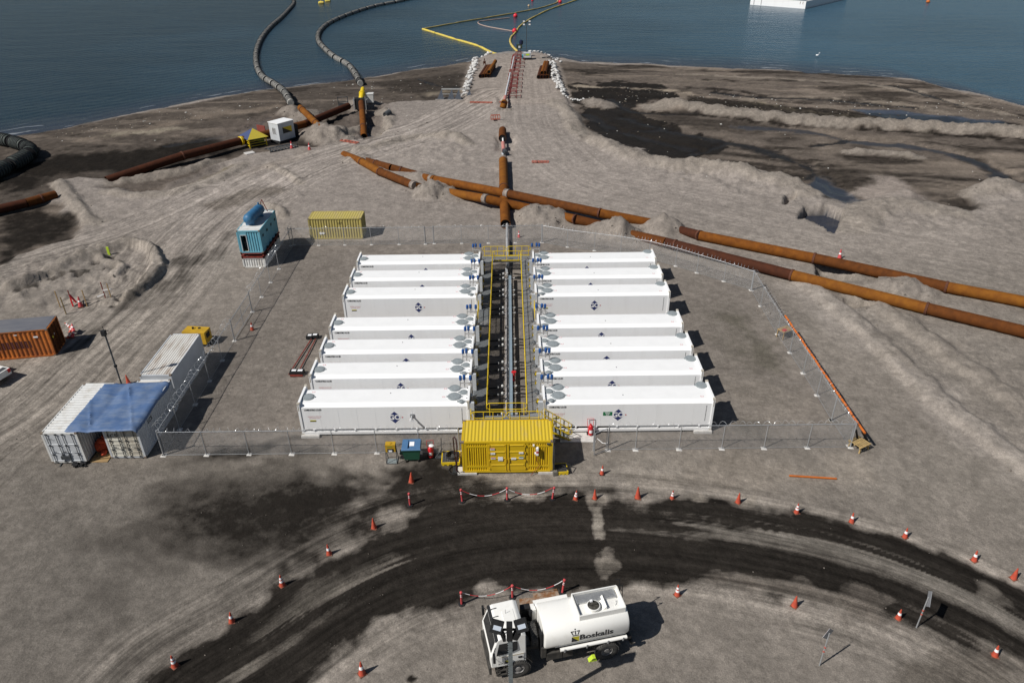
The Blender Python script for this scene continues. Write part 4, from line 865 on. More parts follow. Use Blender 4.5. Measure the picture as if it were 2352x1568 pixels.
o = fp.build("supply_pipe", [mat("grey_supply_pipe", (.34, .34, .34), .5, var=.1, scale=3)], None, (-.1, 0, 0)); tag(o, "straight grey supply pipe running from the rusty casing to the walkway end", "pipe")
# ------------------------------------------------------------------ shipping containers
def shell(root, L, W, H, m, roof_m=None, post_m=None, open_front=False, roof_dir='x', roofpitch=.30, inset=.0, front=True, long_plain=False, end_plain=False, rib=.28, dep=.036, name="wall"):
    """ISO box: length along x, width along y. Walls, roof and frame as parts."""
    L2, W2 = L / 2, W / 2; pm = post_m or m; rm = roof_m or m; c = .14; zb, zt = .16, H - .13
    f = MB()
    for sx_ in (-1, 1):
        for s_ in (-1, 1): f.box(sx_ * L2, s_ * W2, .118, sx_ * (L2 - c), s_ * (W2 - c), H - .118)
        f.box(sx_ * L2, -W2 + c, H - .14, sx_ * (L2 - .1), W2 - c, H - .01); f.box(sx_ * L2, -W2 + c, 0.02, sx_ * (L2 - .1), W2 - c, .16)
    for s_ in (-1, 1):
        f.box(-L2 + c, s_ * W2, H - .09, L2 - c, s_ * (W2 - .08), H - .01); f.box(-L2 + c, s_ * W2, .02, L2 - c, s_ * (W2 - .08), .16)
    f.build("frame", [pm], root)
    for sx_ in (-1, 1):
        for s_ in (-1, 1):
            for z in (0, H - .118):
                k = MB(); k.box(sx_ * (L2 + .006), s_ * (W2 + .006), z, sx_ * (L2 - .172), s_ * (W2 - .155), z + .124)
                k.build("corner_casting", [mat("casting_brown", (.22, .17, .13), .7, var=.2, scale=8)], root)
    wl_ = MB()
    for s_ in (-1, 1):
        y = s_ * (W2 - .02)
        if long_plain: wl_.box(-L2 + c, y, zb, L2 - c, y - s_ * .03, zt)
        else: wl_.corr((-L2 + c, y, zb), (L - 2 * c, 0, 0), (0, 0, zt - zb), (0, s_, 0), rib, dep)
    wl_.build("side_wall", [m], root)
    rf = MB(); z = H - .02
    rf.corr((-L2 + .1, -W2 + .06, z), (L - .2, 0, 0), (0, W - .12, 0), (0, 0, 1), roofpitch, .03) if roof_dir == 'x' else rf.corr((-L2 + .1, -W2 + .06, z), (0, W - .12, 0), (L - .2, 0, 0), (0, 0, 1), roofpitch, .03)
    rf.build("roof", [rm], root)
    fl = MB(); fl.box(-L2 + .1, -W2 + .08, .12, L2 - .1, W2 - .08, .17); fl.build("floor", [WOOD], root)
    return L2, W2
def end_wall(root, sx_, L, W, H, m, name="end_wall"):
    g = MB(); x = sx_ * (L / 2 - .03); g.corr((x, -W / 2 + .14, .16), (0, W - .28, 0), (0, 0, H - .3), (sx_, 0, 0), .25, .04); return g.build(name, [m], root)
def doors(root, sx_, L, W, H, m, rod_m, letters=None, m2=None, panels=4):
    """two cargo door leaves with locking rods on the end at sx_"""
    x = sx_ * (L / 2 - .01)
    for s_ in (-1, 1):
        g = MB(); y0, y1 = (s_ * .012, s_ * (W / 2 - .13)); g.box(x, y0, .17, x - sx_ * .05, y1, H - .15)
        for k in range(panels):
            z0 = .24 + k * (H - .5) / panels; z1 = .24 + (k + 1) * (H - .5) / panels - .08; ya, yb = y0 + s_ * .08, y1 - s_ * .08
            g.extr([(x, ya, z0 - .06), (x, ya, z0), (x + sx_ * .035, ya, z0 - .02), (x + sx_ * .035, ya, z0 - .05)], (0, yb - ya, 0))
        d = g.build("door", [m2 if (m2 and s_ < 0) else m], root)
        r = MB()
        for yr in (y0 + s_ * .22, y1 - s_ * .22):
            r.tube((x + sx_ * .06, yr, .1), (x + sx_ * .06, yr, H - .1), .022, 8)
            for z in (.12, .7, 1.5, H - .16): r.box(x, yr - .06, z, x + sx_ * .085, yr + .06, z + .09)
            r.beam((x + sx_ * .09, yr, 1.05), (x + sx_ * .09, yr - s_ * .34, 1.02), .03)
        r.build("locking_rod", [rod_m], d)
        if letters and letters.get(s_):
            t_ = MB()
            for body, size, yy_, zz, mi in letters[s_]: add_text(t_, body, size, (x + sx_ * .066, s_ * W / 4 + yy_, zz), (0, sx_, 0), (0, 0, 1), mi, .004)
            t_.build("lettering", [DECALK, DGREY], d)
# front yellow pump container (6.06 x 2.44), long side towards the camera
yc = E("pump_container", "bright yellow container with double doors and warning signs at the front of the walkway", "container", (-3.184 + 3.029, -3.48 + 1.219, .15))
L2, W2 = shell(yc, 6.058, 2.438, 2.591, YEL, YELROOF, roofpitch=.232)
[o for o in yc.children if o.name.startswith("side_wall")][0].scale = (1, 1, 1)
for o in list(yc.children):
    if o.name.startswith("side_wall"): bpy.data.objects.remove(o)
g = MB(); g.corr((-2.9, 1.2, .16), (5.8, 0, 0), (0, 0, 2.3), (0, 1, 0)); g.build("side_wall", [YEL], yc); end_wall(yc, 1, 6.058, 2.438, 2.591, YEL); end_wall(yc, -1, 6.058, 2.438, 2.591, YEL)
yf = -W2 + .015
for s_, xa, xb in ((-1, -2.72, -1.36), (1, 1.38, 2.74)):
    g = MB(); g.box(min(-2.89, xa) if s_ < 0 else xb, yf, .16, xa if s_ < 0 else 2.89, yf + .03, 2.46); g.box(xb if s_ < 0 else 1.2, yf, .16, -1.2 if s_ < 0 else xa, yf + .03, 2.46)
    for z0, z1 in ((.17, .42), (.58, 2.10), (2.25, 2.44)): g.corr((xa, yf + .004, z0), (xb - xa, 0, 0), (0, 0, z1 - z0), (0, -1, 0), .148, .045)
    g.box(xa, yf - .0, .42, xb, yf + .03, .58); g.box(xa, yf, 2.10, xb, yf + .03, 2.25); g.box(xa, yf + .05, .16, xb, yf + .07, 2.46)
    g.build("louvre_panel", [YEL], yc)
    t_ = MB(); xx = -2.52 if s_ < 0 else 2.42
    for k in range(9): t_.box(xx - .03, yf - .004, 1.02 + k * .095, xx + .03, yf - .001, 1.08 + k * .095, 0)
    t_.build("serial_stencil", [mat("stencil_brown", (.12, .08, .01), .6, var=0)], yc)
for s_ in (-1, 1):
    g = MB(); x0, x1 = s_ * .06, s_ * 1.18; a, c = min(x0, x1), max(x0, x1)
    g.box(a, yf - .045, .20, c, yf + .02, 2.42)
    for z in (.22, .78, 1.32, 1.86):
        g.extr([(a + .10, yf - .045, z + .50), (a + .10, yf - .085, z + .47), (a + .10, yf - .085, z + .43), (a + .10, yf - .045, z + .40)], (c - a - .2, 0, 0))
    for z in (.35, 1.0, 1.65, 2.25): g.cbox((s_ * 1.19, yf - .05, z), (.08, .06, .16))
    d = g.build("door", [YEL], yc)
    r = MB(); r.tube((s_ * .10, yf - .07, .2), (s_ * .10, yf - .07, 2.42), .022, 8); r.cbox((s_ * .10, yf - .08, 1.05), (.07, .08, .3)); r.build("locking_rod", [YEL], d)
    sg = MB()
    if s_ < 0: L_ = [(-.98, 2.05, .30, .17, 2, "DANGER"), (-.96, 1.66, .30, .16, 0, None), (-.94, 1.28, .30, .16, 2, "DANGER"), (-.46, 1.22, .32, .34, 0, None)]
    else: L_ = [(.92, 1.70, .30, .16, 0, None), (.42, 1.22, .32, .18, 0, None), (.92, 1.30, .30, .18, 3, "FIRST AID")]
    for x, z, ww, hh, mi, tx in L_:
        sg.box(x - ww / 2, yf - .092, z - hh / 2, x + ww / 2, yf - .088, z + hh / 2, 0)
        if mi: sg.box(x - ww / 2 + .01, yf - .095, z + .01, x + ww / 2 - .01, yf - .0915, z + hh / 2 - .01, mi)
        for k in range(3): sg.box(x - ww / 2 + .04, yf - .094, z - hh / 2 + .02 + k * .035, x + ww / 2 - .04, yf - .0915, z - hh / 2 + .03 + k * .035, 1)
    sg.build("sign_plate", [DECALW, mat("print_grey", (.35, .35, .36), .6, var=0), DECALR, DECALG], d)
g = MB(); g.box(-.07, yf - .055, .2, .07, yf + .03, 2.42); g.build("door_post", [YEL], yc)
g = MB(); g.box(-2.89, yf - .02, 2.45, 2.89, yf + .10, 2.585); g.box(-2.89, yf - .03, .01, 2.89, yf + .10, .165); g.build("front_rail", [YEL], yc)
g = MB(); g.cbox((1.98, yf - .12, 2.03), (.16, .22, .22), 0); g.cbox((1.98, yf - .14, 1.84), (.15, .2, .12), 1); g.cbox((1.97, yf - .14, 1.66), (.18, .2, .16), 0); g.cbox((1.84, yf - .1, 1.68), (.08, .1, .1), 0); g.build("power_socket", [DECALW, RED], yc); g = MB(); g.cbox((1.74, yf - .08, 2.32), (.11, .1, .11), 0); g.build("junction_box", [DECALW], yc); g = MB(); g.cbox((2.72, yf - .05, 2.40), (.22, .08, .1), 0); g.build("name_plate", [DGREY], yc); g = MB()
g.path([(1.97, yf - .12, 1.58), (1.96, yf - .08, 1.0), (2.15, yf - .08, .62), (1.85, yf - .08, .2), (1.55, yf - .3, -.08)], .018, 6, 2); g.build("power_cable", [DECALW, RED, REDOX, DGREY], yc)
for s_ in (-1, 1):
    c_ = MB(); c_.box(-.5, -.35, 0, .5, .35, .148); o = dup(blk, (-.155 + s_ * 2.72, -3.20, -.05), 0, f"pale concrete block under the {('left', 'right')[s_ > 0]} front corner of the yellow front container", "concrete blocks under the containers")
    o = dup(blk, (-.155 + s_ * 2.65, -1.35, -.05), 0, f"pale concrete block under the {('left', 'right')[s_ > 0]} back corner of the yellow front container", "concrete blocks under the containers")
g = MB(); g.path([(-.04, .55, .1), (-.1, .4, 1.2), (-.12, .30, 2.3), (-.12, .2, 2.75), (-.02, .05, 2.95), (.10, -.1, 2.85), (.14, -.18, 2.4), (.10, -.25, 1.2), (.02, -.3, .5), (.2, -.2, .1), (-.05, .2, .05)], .042, 8)
o = g.build("fuel_hose", [mat("dark_red_hose", (.05, .015, .015), .6, var=.2, scale=4)], None, (P(1052, 1045, .1).x, -3.3, .05)); tag(o, "dark hose looped over the left front corner of the yellow front container", "hose")
g = MB(); g.path([(0, 0, 2.6), (-.03, -.12, 2.3), (-.05, -.15, 1.0), (0, -.12, .35), (.2, .0, .1), (.45, .1, .08)], .035, 8); g.tube((.05, .0, .0), (.05, .0, 2.7), .03, 8)
o = g.build("fuel_hose", [DGREY], None, (2.93, -3.42, .1)); tag(o, "dark hose and conduit on the right end of the yellow front container", "hose")
# left group
A = P(125.4, 1060.5), P(204, 1059); wa = Vector((-31.72 + 1.219, -1.92 + 3.029, .10))
ca = E("shipping_container", "white weathered container with closed doors, left of the blue tarpaulin", "container", wa, R(90), "weathered white containers outside the fence")
shell(ca, 6.058, 2.438, 2.591, OFFW, OFFW, roofpitch=.31); end_wall(ca, 1, 6.058, 2.438, 2.591, OFFW); doors(ca, -1, 6.058, 2.438, 2.591, LGREY, DGREY, {1: [("22 G1", .16, .1, 2.1, 1)], -1: None}, panels=3)
cbx = E("shipping_container", "white container lettered LC5 standing right of the open bay, beside the fence", "container", (-27.83 + 1.19, -1.42 + 3.029, .06), R(90), "weathered white containers outside the fence")
shell(cbx, 6.058, 2.438, 2.591, LGREY, OFFW2, roofpitch=.31); end_wall(cbx, 1, 6.058, 2.438, 2.591, LGREY)
doors(cbx, -1, 6.058, 2.438, 2.591, mat("cream_door_paint", (.55, .53, .46), .6, col2=(.35, .30, .22), scale=2.0, contrast=(.5, .8)), DGREY, {1: [("LC5", .42, .0, 1.98, 0)], -1: None}, m2=mat("tan_door_paint", (.46, .43, .36), .65, col2=(.26, .22, .17), scale=2.2, contrast=(.45, .75)), panels=6)
t_ = MB(); add_text(t_, "LC5", .42, (-1.2, -1.222, 1.95), (1, 0, 0), (0, 0, 1), 0, .006); t_.build("lettering", [DECALK], cbx)
cc_ = E("shipping_container", "smooth grey white container with a ribbed rusty roof behind the tarpaulin", "container", (P(355.7, 861.8, 2.6).x, P(355.7, 861.8, 2.6).y + 3.15, .0), R(90), "weathered white containers outside the fence")
shell(cc_, 6.3, 2.42, 2.62, LGREY, OFFW2, roof_dir='y', roofpitch=.19, long_plain=True); g = MB(); g.box(-3.14, -1.07, .16, -3.08, 1.07, 2.5); g.build("end_wall", [LGREY], cc_); g = MB(); g.box(3.08, -1.07, .16, 3.14, 1.07, 2.5); g.build("end_wall", [LGREY], cc_)
# tarpaulin over both containers
tp = []; nu, nv = 44, 44; c0 = [P(86.1 + 258 * .238, 717.8 + 1152 * .238, 2.72), P(86.1 + 948 * .238, 717.8 + 1140 * .238, 2.70), P(86.1 + 1278 * .238, 717.8 + 668 * .238, 2.70), P(86.1 + 648 * .238, 717.8 + 690 * .238, 2.72)]
g = MB(); vs = []; cx0, cx1 = -29.28, -27.83
for i in range(nu + 1):
    for j in range(nv + 1):
        u, v = i / nu, j / nv; p = (c0[0] * (1 - u) + c0[1] * u) * (1 - v) + (c0[3] * (1 - u) + c0[2] * u) * v
        x, y = p.x, p.y; sag = max(0, 1 - abs((x - (cx0 + cx1) / 2) / .62)) ** 1.0
        z = 2.76 - .10 * sag + .06 * math.sin(v * 9 + u * 3) * math.sin(u * 11) ** 2 * (1 if .05 < v < .95 else 0) + .10 * max(0, 1 - abs(math.sin(u * 5.3 + v * 3.1 + 1.2)) * 9) * (.3 + .7 * abs(math.sin(v * 6))) + .08 * max(0, 1 - abs(math.sin(v * 7.1 - u * 4.3)) * 10) + .05 * float(fbm(np.array([x]), np.array([y]), .8, 3, 71)[0]) + .035 * float(fbm(np.array([x * .6 + y]), np.array([y - x]), 1.9, 2, 72)[0])
        ed = max(0, u - .93) / .07; z -= .22 * ed ** 2; ef = max(0, .03 - v) / .03
        z = max(z, 2.71) if (sag <= 0 and ed == 0) else z; z -= .06 * ef ** 2
        vs.append((x + .05 * ed, y, z))
fs = [(i * (nv + 1) + j, (i + 1) * (nv + 1) + j, (i + 1) * (nv + 1) + j + 1, i * (nv + 1) + j + 1) for i in range(nu) for j in range(nv)]
g.add(vs, fs, 0, True); ob = g.build("tarpaulin", [TARP]); sm = ob.modifiers.new("thickness", 'SOLIDIFY'); sm.thickness = .012; tag(ob, "creased blue tarpaulin stretched across two white containers", "tarpaulin")
# open bay between: orange bags and planks
for k, (dx, dy, z, r, sc, lb) in enumerate([(-.25, 1.0, .5, .50, (1, 1.1, 1.0), "lower left orange bag in the bay under the tarpaulin"), (.20, 1.15, .95, .48, (.9, 1, 1.1), "upper right orange bag in the bay under the tarpaulin"), (-.05, .8, 1.05, .26, (1.2, .9, .8), "topmost small orange bag heaped in the bay under the tarpaulin"), (.12, .35, .35, .20, (1.0, 1.6, .8), "small bright orange bag lying at the mouth of the bay")]):
    g = MB(); g.ball((0, 0, 0), r, 14, 0, sc); vv = []
    for q in g.v: q = Vector(q); q *= 1 + .16 * float(fbm(np.array([q.x * 2 + k]), np.array([q.y * 2 + q.z * 3]), 1.6, 3, 80 + k)[0]); vv.append(tuple(q))
    g.v = vv; o = g.build("orange_bag", [INOR], None, (-28.55 + dx, -1.5 + dy, z)); tag(o, lb, "bag", "orange bags in the open bay")
g = MB(); g.box(-.62, -.6, .02, .62, 5.2, .06); o = g.build("bay_floor_board", [WOOD], None, (-28.6, -1.2, 0)); tag(o, "plank floor of the open bay under the tarpaulin", "board")
g = MB(); g.cbox((0, 0, .12), (1.1, .28, .05), 0, Matrix.Rotation(R(10), 3, 'Z')); g.cbox((.15, .15, .19), (.9, .22, .05), 0, Matrix.Rotation(R(22), 3, 'Z')); o = g.build("timber_plank", [WOOD], None, (-28.5, -1.35, 0)); tag(o, "pale planks lying in front of the orange bags", "planks")
g = MB(); g.beam((-.5, 0, .04), (-.35, 0, .8), .05); g.beam((.5, 0, .04), (.35, 0, .8), .05); g.beam((-.4, 0, .5), (.4, 0, .5), .05); g.box(-.3, -.2, .45, .3, .2, .75, 0); g.beam((-.5, -.35, .04), (-.5, .35, .04), .06); g.beam((.5, -.35, .04), (.5, .35, .04), .06)
o = g.build("steel_trestle", [DGREY], None, (P(160, 1063).x, P(160, 1063).y, 0), .1); tag(o, "small dark steel trestle in front of the closed container doors", "trestle")
g = MB()
for k in range(16): g.cbox((random.uniform(-.45, .45), random.uniform(-.22, .22), random.uniform(.05, .22)), (random.uniform(.1, .4), random.uniform(.08, .2), random.uniform(.04, .16)), 0, Matrix.Rotation(random.uniform(0, 3), 3, 'Z'))
o = g.build("scrap_heap", [BLACK], None, P(186, 1068)); tag(o, "black heap of netting on the ground before the closed container doors", "netting")
# yellow generator behind
gn = E("generator", "amber yellow generator set behind the smooth white container", "generator", (-28.42 + 1.03, 13.93 + .53, 0), R(-7.6))
g = MB(); g.box(-1.03, -.55, .22, 1.03, .55, 1.35); g.build("canopy", [YELGEN], gn); g = MB(); g.box(-1.06, -.58, 0, 1.06, .58, .22); g.build("skid", [BLACK], gn)
g = MB(); g.box(1.032, -.3, .7, 1.045, .3, 1.15); g.build("grille", [BLACK], gn); g = MB(); g.lathe([(.09, 0), (.09, .16)], 10, (-.3, .1, 1.35)); g.lathe([(.12, 0), (.12, .05)], 12, (.2, .25, 1.35)); g.build("exhaust", [BLACK], gn)
# orange container
oc = E("shipping_container", "rusty orange container with a grey canvas roof at the left edge", "container", (P(132.7, 811).x, P(132.7, 811).y, 0), R(8.2))
sub = Vector((-3.029, 1.219, 0)); oc.location = Vector((-44.99, 11.6, 0)) + Vector((math.cos(R(9)) * 3.029 - math.sin(R(9)) * 1.219, math.sin(R(9)) * 3.029 + math.cos(R(9)) * 1.219, 0)); oc.rotation_euler.z = R(9)
shell(oc, 6.058, 2.438, 2.62, ORNG, GREYROOF, roofpitch=.30, rib=.36, dep=.05); end_wall(oc, -1, 6.058, 2.438, 2.62, ORNG); doors(oc, 1, 6.058, 2.438, 2.62, RUST[1], RUST[2])
g = MB(); g.box(-2.98, -1.2, 2.615, 2.94, 1.2, 2.64); g.build("canvas_cover", [GREYROOF], oc)
g = MB(); g.corr((-2.9, -1.2035, .95), (4.3, 0, 0), (0, 0, .7), (0, -1, 0), .358, .046); g.build("painted_band", [ORNGD], oc)
g = MB(); g.box(1.8, -1.226, 1.9, 2.15, -1.222, 2.05, 0); g.box(.35, -1.226, 2.25, .6, -1.222, 2.33, 0); g.box(3.035, -.3, 1.5, 3.04, -.1, 1.75, 0); g.box(3.035, -.75, 1.45, 3.04, -.55, 1.65, 1); g.build("label_plate", [DECALW, DECALY], oc)
# turquoise control cabin on a rusty skid on a white base
bc = E("control_cabin", "turquoise ribbed cabin with an open doorway on a red skid and white base", "cabin", (-28.2 + 1.219, 30.0 + 3.029, 0), R(90))
def lift(o, dz):
    for c in o.children: c.location.z += dz
shell(bc, 6.058, 2.438, 2.48, TURQ, OFFW, roof_dir='x', roofpitch=1.0); lift(bc, 1.74)
g = MB(); z0 = 1.74; x = -3.029 + .02
g.corr((x, .16 - .0, z0 + .16), (0, .95, 0), (0, 0, 2.1), (-1, 0, 0), .24, .04); g.corr((x, -1.08, z0 + .16), (0, 1.24, 0), (0, 0, 2.1), (-1, 0, 0), .26, .05)
g2 = MB(); g2.corr((x, -1.08, z0 + .16), (0, 1.32, 0), (0, 0, 2.1), (-1, 0, 0), .26, .05); g2.box(x, .90, z0 + .16, x + .04, 1.08, z0 + 2.3); g2.box(x, .22, z0 + 2.0, x + .04, .92, z0 + 2.3); g2.build("end_wall", [TURQ], bc); end_w = end_wall(bc, 1, 6.058, 2.438, 2.48, TURQ); end_w.location.z += z0
g = MB(); g.box(x - .02, .24, z0 + .16, x + .06, .30, z0 + 2.0); g.box(x - .02, .86, z0 + .16, x + .06, .92, z0 + 2.0); g.box(x - .02, .24, z0 + 1.95, x + .06, .92, z0 + 2.02); g.build("door_frame", [LGREY], bc)
g = MB(); g.box(x + 1.4, -.9, z0 + .2, x + 1.45, 1.1, z0 + 2.2); g.box(x + .6, .3, z0 + .2, x + 1.2, .8, z0 + 1.1); g.build("interior", [INSIDE], bc)
g = MB()
for k in range(4): g.box(-2.3 + k * 1.5, -1.235, z0 + 1.5, -2.0 + k * 1.5, -1.21, z0 + 1.75)
g.build("side_vent", [BLACK], bc)
g = MB(); z1 = 1.16
for s_ in (-1, 1): g.box(-3.03, s_ * 1.2, z1, 3.03, s_ * 1.05, z1 + .16); g.box(-3.03, s_ * 1.2, z0 - .14, 3.03, s_ * 1.05, z0 - .01)
for k in range(8):
    for s_ in (-1, 1): g.box(-3.0 + k * .84, s_ * 1.19, z1 + .16, -2.9 + k * .84, s_ * 1.06, z0 - .14)
g.box(-3.03, -1.2, z1, -2.9, 1.2, z1 + .16); g.box(-3.03, -1.2, z0 - .14, -2.9, 1.2, z0 - .01); g.box(-2.6, -.9, z1 + .05, 2.6, .9, z0 - .15, 1)
g.build("skid", [REDOX, BLACK], bc)
g = MB()
for k in range(9): g.cbox((-2.2 + k * .55, -1.28, z1 + .35 + .2 * (k % 2)), (.3, .25, .4), 0); g.tube((-2.2 + k * .55, -1.2, z1 + .4), (-2.0 + k * .55, -1.5, z1 + .7), .07, 8, 1)
g.build("pump_fitting", [BLACK, REDOX], bc)
tb = MB(); tb.lathe([(0, 0), (.30, .06), (.52, .25), (.56, .45), (.56, 3.3), (.52, 3.5), (.3, 3.7), (0, 3.76)], 22, (0, 0, 0), (1, 0, 0)); 
for xx in (.5, 1.3, 2.1, 2.9): tb.lathe([(.565, 0), (.58, .01), (.58, .05), (.565, .06)], 22, (xx, 0, 0), (1, 0, 0))
tb.cbox((.6, 0, -.55), (.2, .9, .35)); tb.cbox((3.0, 0, -.55), (.2, .9, .35)); tb.tube((3.3, 0, .5), (3.3, 0, .75), .1, 10)
o = tb.build("pressure_tank", [TANKB], None, (-28.2 + .95, 30.0 + 1.15, 1.74 + 2.48 + .68), R(84)); tag(o, "blue cylindrical tank lying on the roof of the turquoise cabin", "tank")
g = MB(); g.beam((0, 0, 0), (.5, .3, 1.3), .06); g.beam((1.0, .1, 0), (.5, .3, 1.3), .06); o = g.build("lifting_frame", [REDOX], None, (-27.4, 35.4, 4.25)); tag(o, "thin rusty A frame at the back of the turquoise cabin roof", "frame")
wb = E("base_container", "short white ribbed base box under the turquoise cabin", "container", (-28.2 + 1.219, 30.05 + 3.0, 0), R(90))
shell(wb, 6.0, 2.40, 1.15, OFFW, OFFW, rib=.30); end_wall(wb, 1, 6.0, 2.4, 1.15, OFFW); end_wall(wb, -1, 6.0, 2.4, 1.15, OFFW)
# faded yellow container behind the fence
yb = E("shipping_container", "faded yellow ribbed container beyond the back fence", "container", (-22.79 + 3.029, 37.63 + 1.219, 0), R(-.48))
shell(yb, 6.058, 2.438, 2.5, YELOLD, mat("pale_yellow_roof", (.44, .36, .10), .6, col2=(.40, .32, .17), scale=1.4, contrast=(.5, .75)), roofpitch=.30, rib=.30, dep=.05); end_wall(yb, 1, 6.058, 2.438, 2.5, YELOLD); end_wall(yb, -1, 6.058, 2.438, 2.5, YELOLD)
t_ = MB(); add_text(t_, "LC7", .30, (.55, -1.225, 1.95), (1, 0, 0), (0, 0, 1), 0, .004); t_.build("lettering", [DECALK], yb)
g = MB(); g.add([(-.2, 0, 0), (.0, -.01, .2), (.2, 0, 0), (0, -.01, -.2)], [(0, 2, 1), (0, 3, 2)], 0); g.add([(.12, -.002, 0), (.3, -.012, .18), (.48, -.002, 0), (.3, -.012, -.18)], [(0, 2, 1), (0, 3, 2)], 0); g.build("placard", [DECALW], yb, (-1.75, -1.225, .75))
# ------------------------------------------------------------------ fences
def fence(pts, label, h=2.05, coil=True, coil_r=.26, dense=.42, wire_top=False, foot=True, ends=(True, True), weave_h=None):
    """chain-link fence through the given post feet"""
    pts = [Vector(p) for p in pts]; root = E("chain_link_fence", label, "fence", pts[0]); o = pts[0]; Z = Vector((0, 0, 1)); Q = [p - o for p in pts]
    for k, q in enumerate(Q):
        g = MB(); end = (k == 0 and ends[0]) or (k == len(Q) - 1 and ends[1]); r = .045 if end else .03
        g.tube(q, q + Z * (h + (.12 if end else .02)), r, 8)
        if foot: g.add([q + Vector((a, b, c)) for a, b, c in ((-.2, -.17, 0), (.21, -.2, 0), (.18, .19, 0), (-.19, .17, 0), (-.15, -.12, .03), (.15, -.13, .03), (.13, .13, .03), (-.14, .12, .03))], [(4, 5, 6, 7), (0, 1, 5, 4), (1, 2, 6, 5), (2, 3, 7, 6), (3, 0, 4, 7)], 1)
        g.build("post", [GALV, CONC], root)
    g = MB(); g.path([q + Z * h for q in Q], .026, 6); g.build("top_rail", [GALV], root)
    me_ = bpy.data.meshes.new("mesh_panel"); vs, fs, wv_ = [], [], []; acc = 0
    for a, b in zip(Q[:-1], Q[1:]):
        k = len(vs); L = (b - a).length; n = Vector((-(b - a).y, (b - a).x, 0)).normalized() * .03
        vs += [a + n + Z * .04, b + n + Z * .04, b + n + Z * (h - .02), a + n + Z * (h - .02)]; fs.append((k, k + 1, k + 2, k + 3)); wv_ += [(acc, 0, 0), (acc + L, 0, 0), (acc + L, h, 0), (acc, h, 0)]; acc += L
    me_.from_pydata(vs, [], fs); me_.update(); at = me_.attributes.new("weave", 'FLOAT_VECTOR', 'POINT'); at.data.foreach_set("vector", [c for q in wv_ for c in q]); me_.materials.append(CHAIN)
    m = bpy.data.objects.new("mesh_panel", me_); COL.objects.link(m); m.parent = root
    g = MB(); g.path([q + Z * .05 for q in Q], .012, 5); g.build("bottom_wire", [GALV], root)
    if coil:
        L = [np.array(q) for q in Q]; cp = []; tot = 0
        for a, b in zip(Q[:-1], Q[1:]):
            d = (b - a); l = d.length; u = d.normalized(); n = Vector((-u.y, u.x, 0)); steps = max(4, int(l / dense * 9))
            for k in range(steps):
                s_ = k / steps * l; th = (tot + s_) / dense * 2 * math.pi; rr = coil_r * (1 + .25 * math.sin((tot + s_) * 1.7))
                cp.append(a + u * (s_ + .12 * math.sin((tot + s_) * 2.3)) + n * (rr * math.cos(th)) + Z * (h + coil_r * .75 + rr * math.sin(th)))
            tot += l
        g = MB(); g.path(cp, .0085, 3, caps=False); g.build("razor_wire", [mat("razor_wire_steel", (.60, .61, .62), .3, metal=.5, var=0)], root)
    return root
FL = [P(*q) for q in [(376, 1046), (474, 1046.5), (572, 1045), (670, 1043.5), (768, 1042.5), (866, 1041), (964, 1040), (1055, 1039)]]
for q in FL: q.y = -1.12
fence(FL, "chain link fence along the front, from the near left corner to the yellow container", coil_r=.16, dense=.55)
FR = [P(*q) for q in [(1396, 1033.8), (1459.4, 1033), (1559.6, 1033), (1657.6, 1031.5), (1754, 1029), (1852.7, 1026.5), (1951, 1024.4)]]
for q in FR: q.y = -1.08
fence(FR, "chain link fence along the front, from the open pedestrian gate to the near right corner", coil_r=.17, dense=.6)
RS = [P(*q) for q in [(1951, 1024.4), (1909.5, 964.4), (1876, 907.7), (1844.4, 857), (1813.7, 810), (1785, 767.6), (1746.7, 703.3), (1726, 666.6)]]
fence(RS[1:], "slanting chain link fence on the right carrying the long orange pipe", coil_r=.24, dense=.5)
fence([RS[0] + Vector((-.02, .05, 0)), RS[1]], "last short fence bay at the near right corner beside the wooden pallet", coil_r=.2, dense=.6, ends=(True, False))
BR = [P(*q) for q in [(1726, 666.6), (1662, 645.9), (1600, 626.5), (1551.5, 610.9), (1490, 594.5), (1425, 583.5), (1365, 575.5), (1303, 567.5), (1245.3, 556.9)]]
fence([BR[0] + Vector((-.05, .06, 0))] + BR[1:], "chain link fence along the lower rusty pipeline at the back right", coil_r=.2, dense=.42)
BF = [P(*q) for q in [(1245.3, 556.9), (1183.6, 557.5), (1121.9, 557.3), (1060.5, 558), (997.8, 557.7)]]
for q in BF: q.y = 36.0
fence([BF[0] + Vector((-.06, .02, 0))] + BF[1:], "chain link fence across the back, under the rusty casing pipe", coil_r=.12, dense=.8)
BL = [P(*q) for q in [(977.8, 558), (917.8, 559), (854.4, 560), (792.7, 561.5), (732.9, 561.6), (669, 562)]]
for q in BL: q.y = 35.9
fence(BL, "chain link fence in front of the faded yellow container", coil_r=.14, dense=.9)
LF = [P(*q) for q in [(669, 562), (638.7, 617.5), (619.6, 648.6), (599.3, 682), (579.3, 716)]]
for q in LF: q.x = -24.35
fence([LF[0] + Vector((0, -.08, 0))] + LF[1:], "chain link fence beside the turquoise cabin, beyond the vehicle gate", coil_r=.24, dense=.5)
LN = [P(*q) for q in [(538.6, 782.6), (513.6, 827.7), (482.6, 875), (451.9, 928.7), (416.9, 986), (376, 1046)]]
for q in LN: q.x = -24.35
fence(LN[:-1] + [Vector((-24.35, -1.05, 0))], "chain link fence beside the blue tarpaulin and white containers", coil_r=.28, dense=.5)
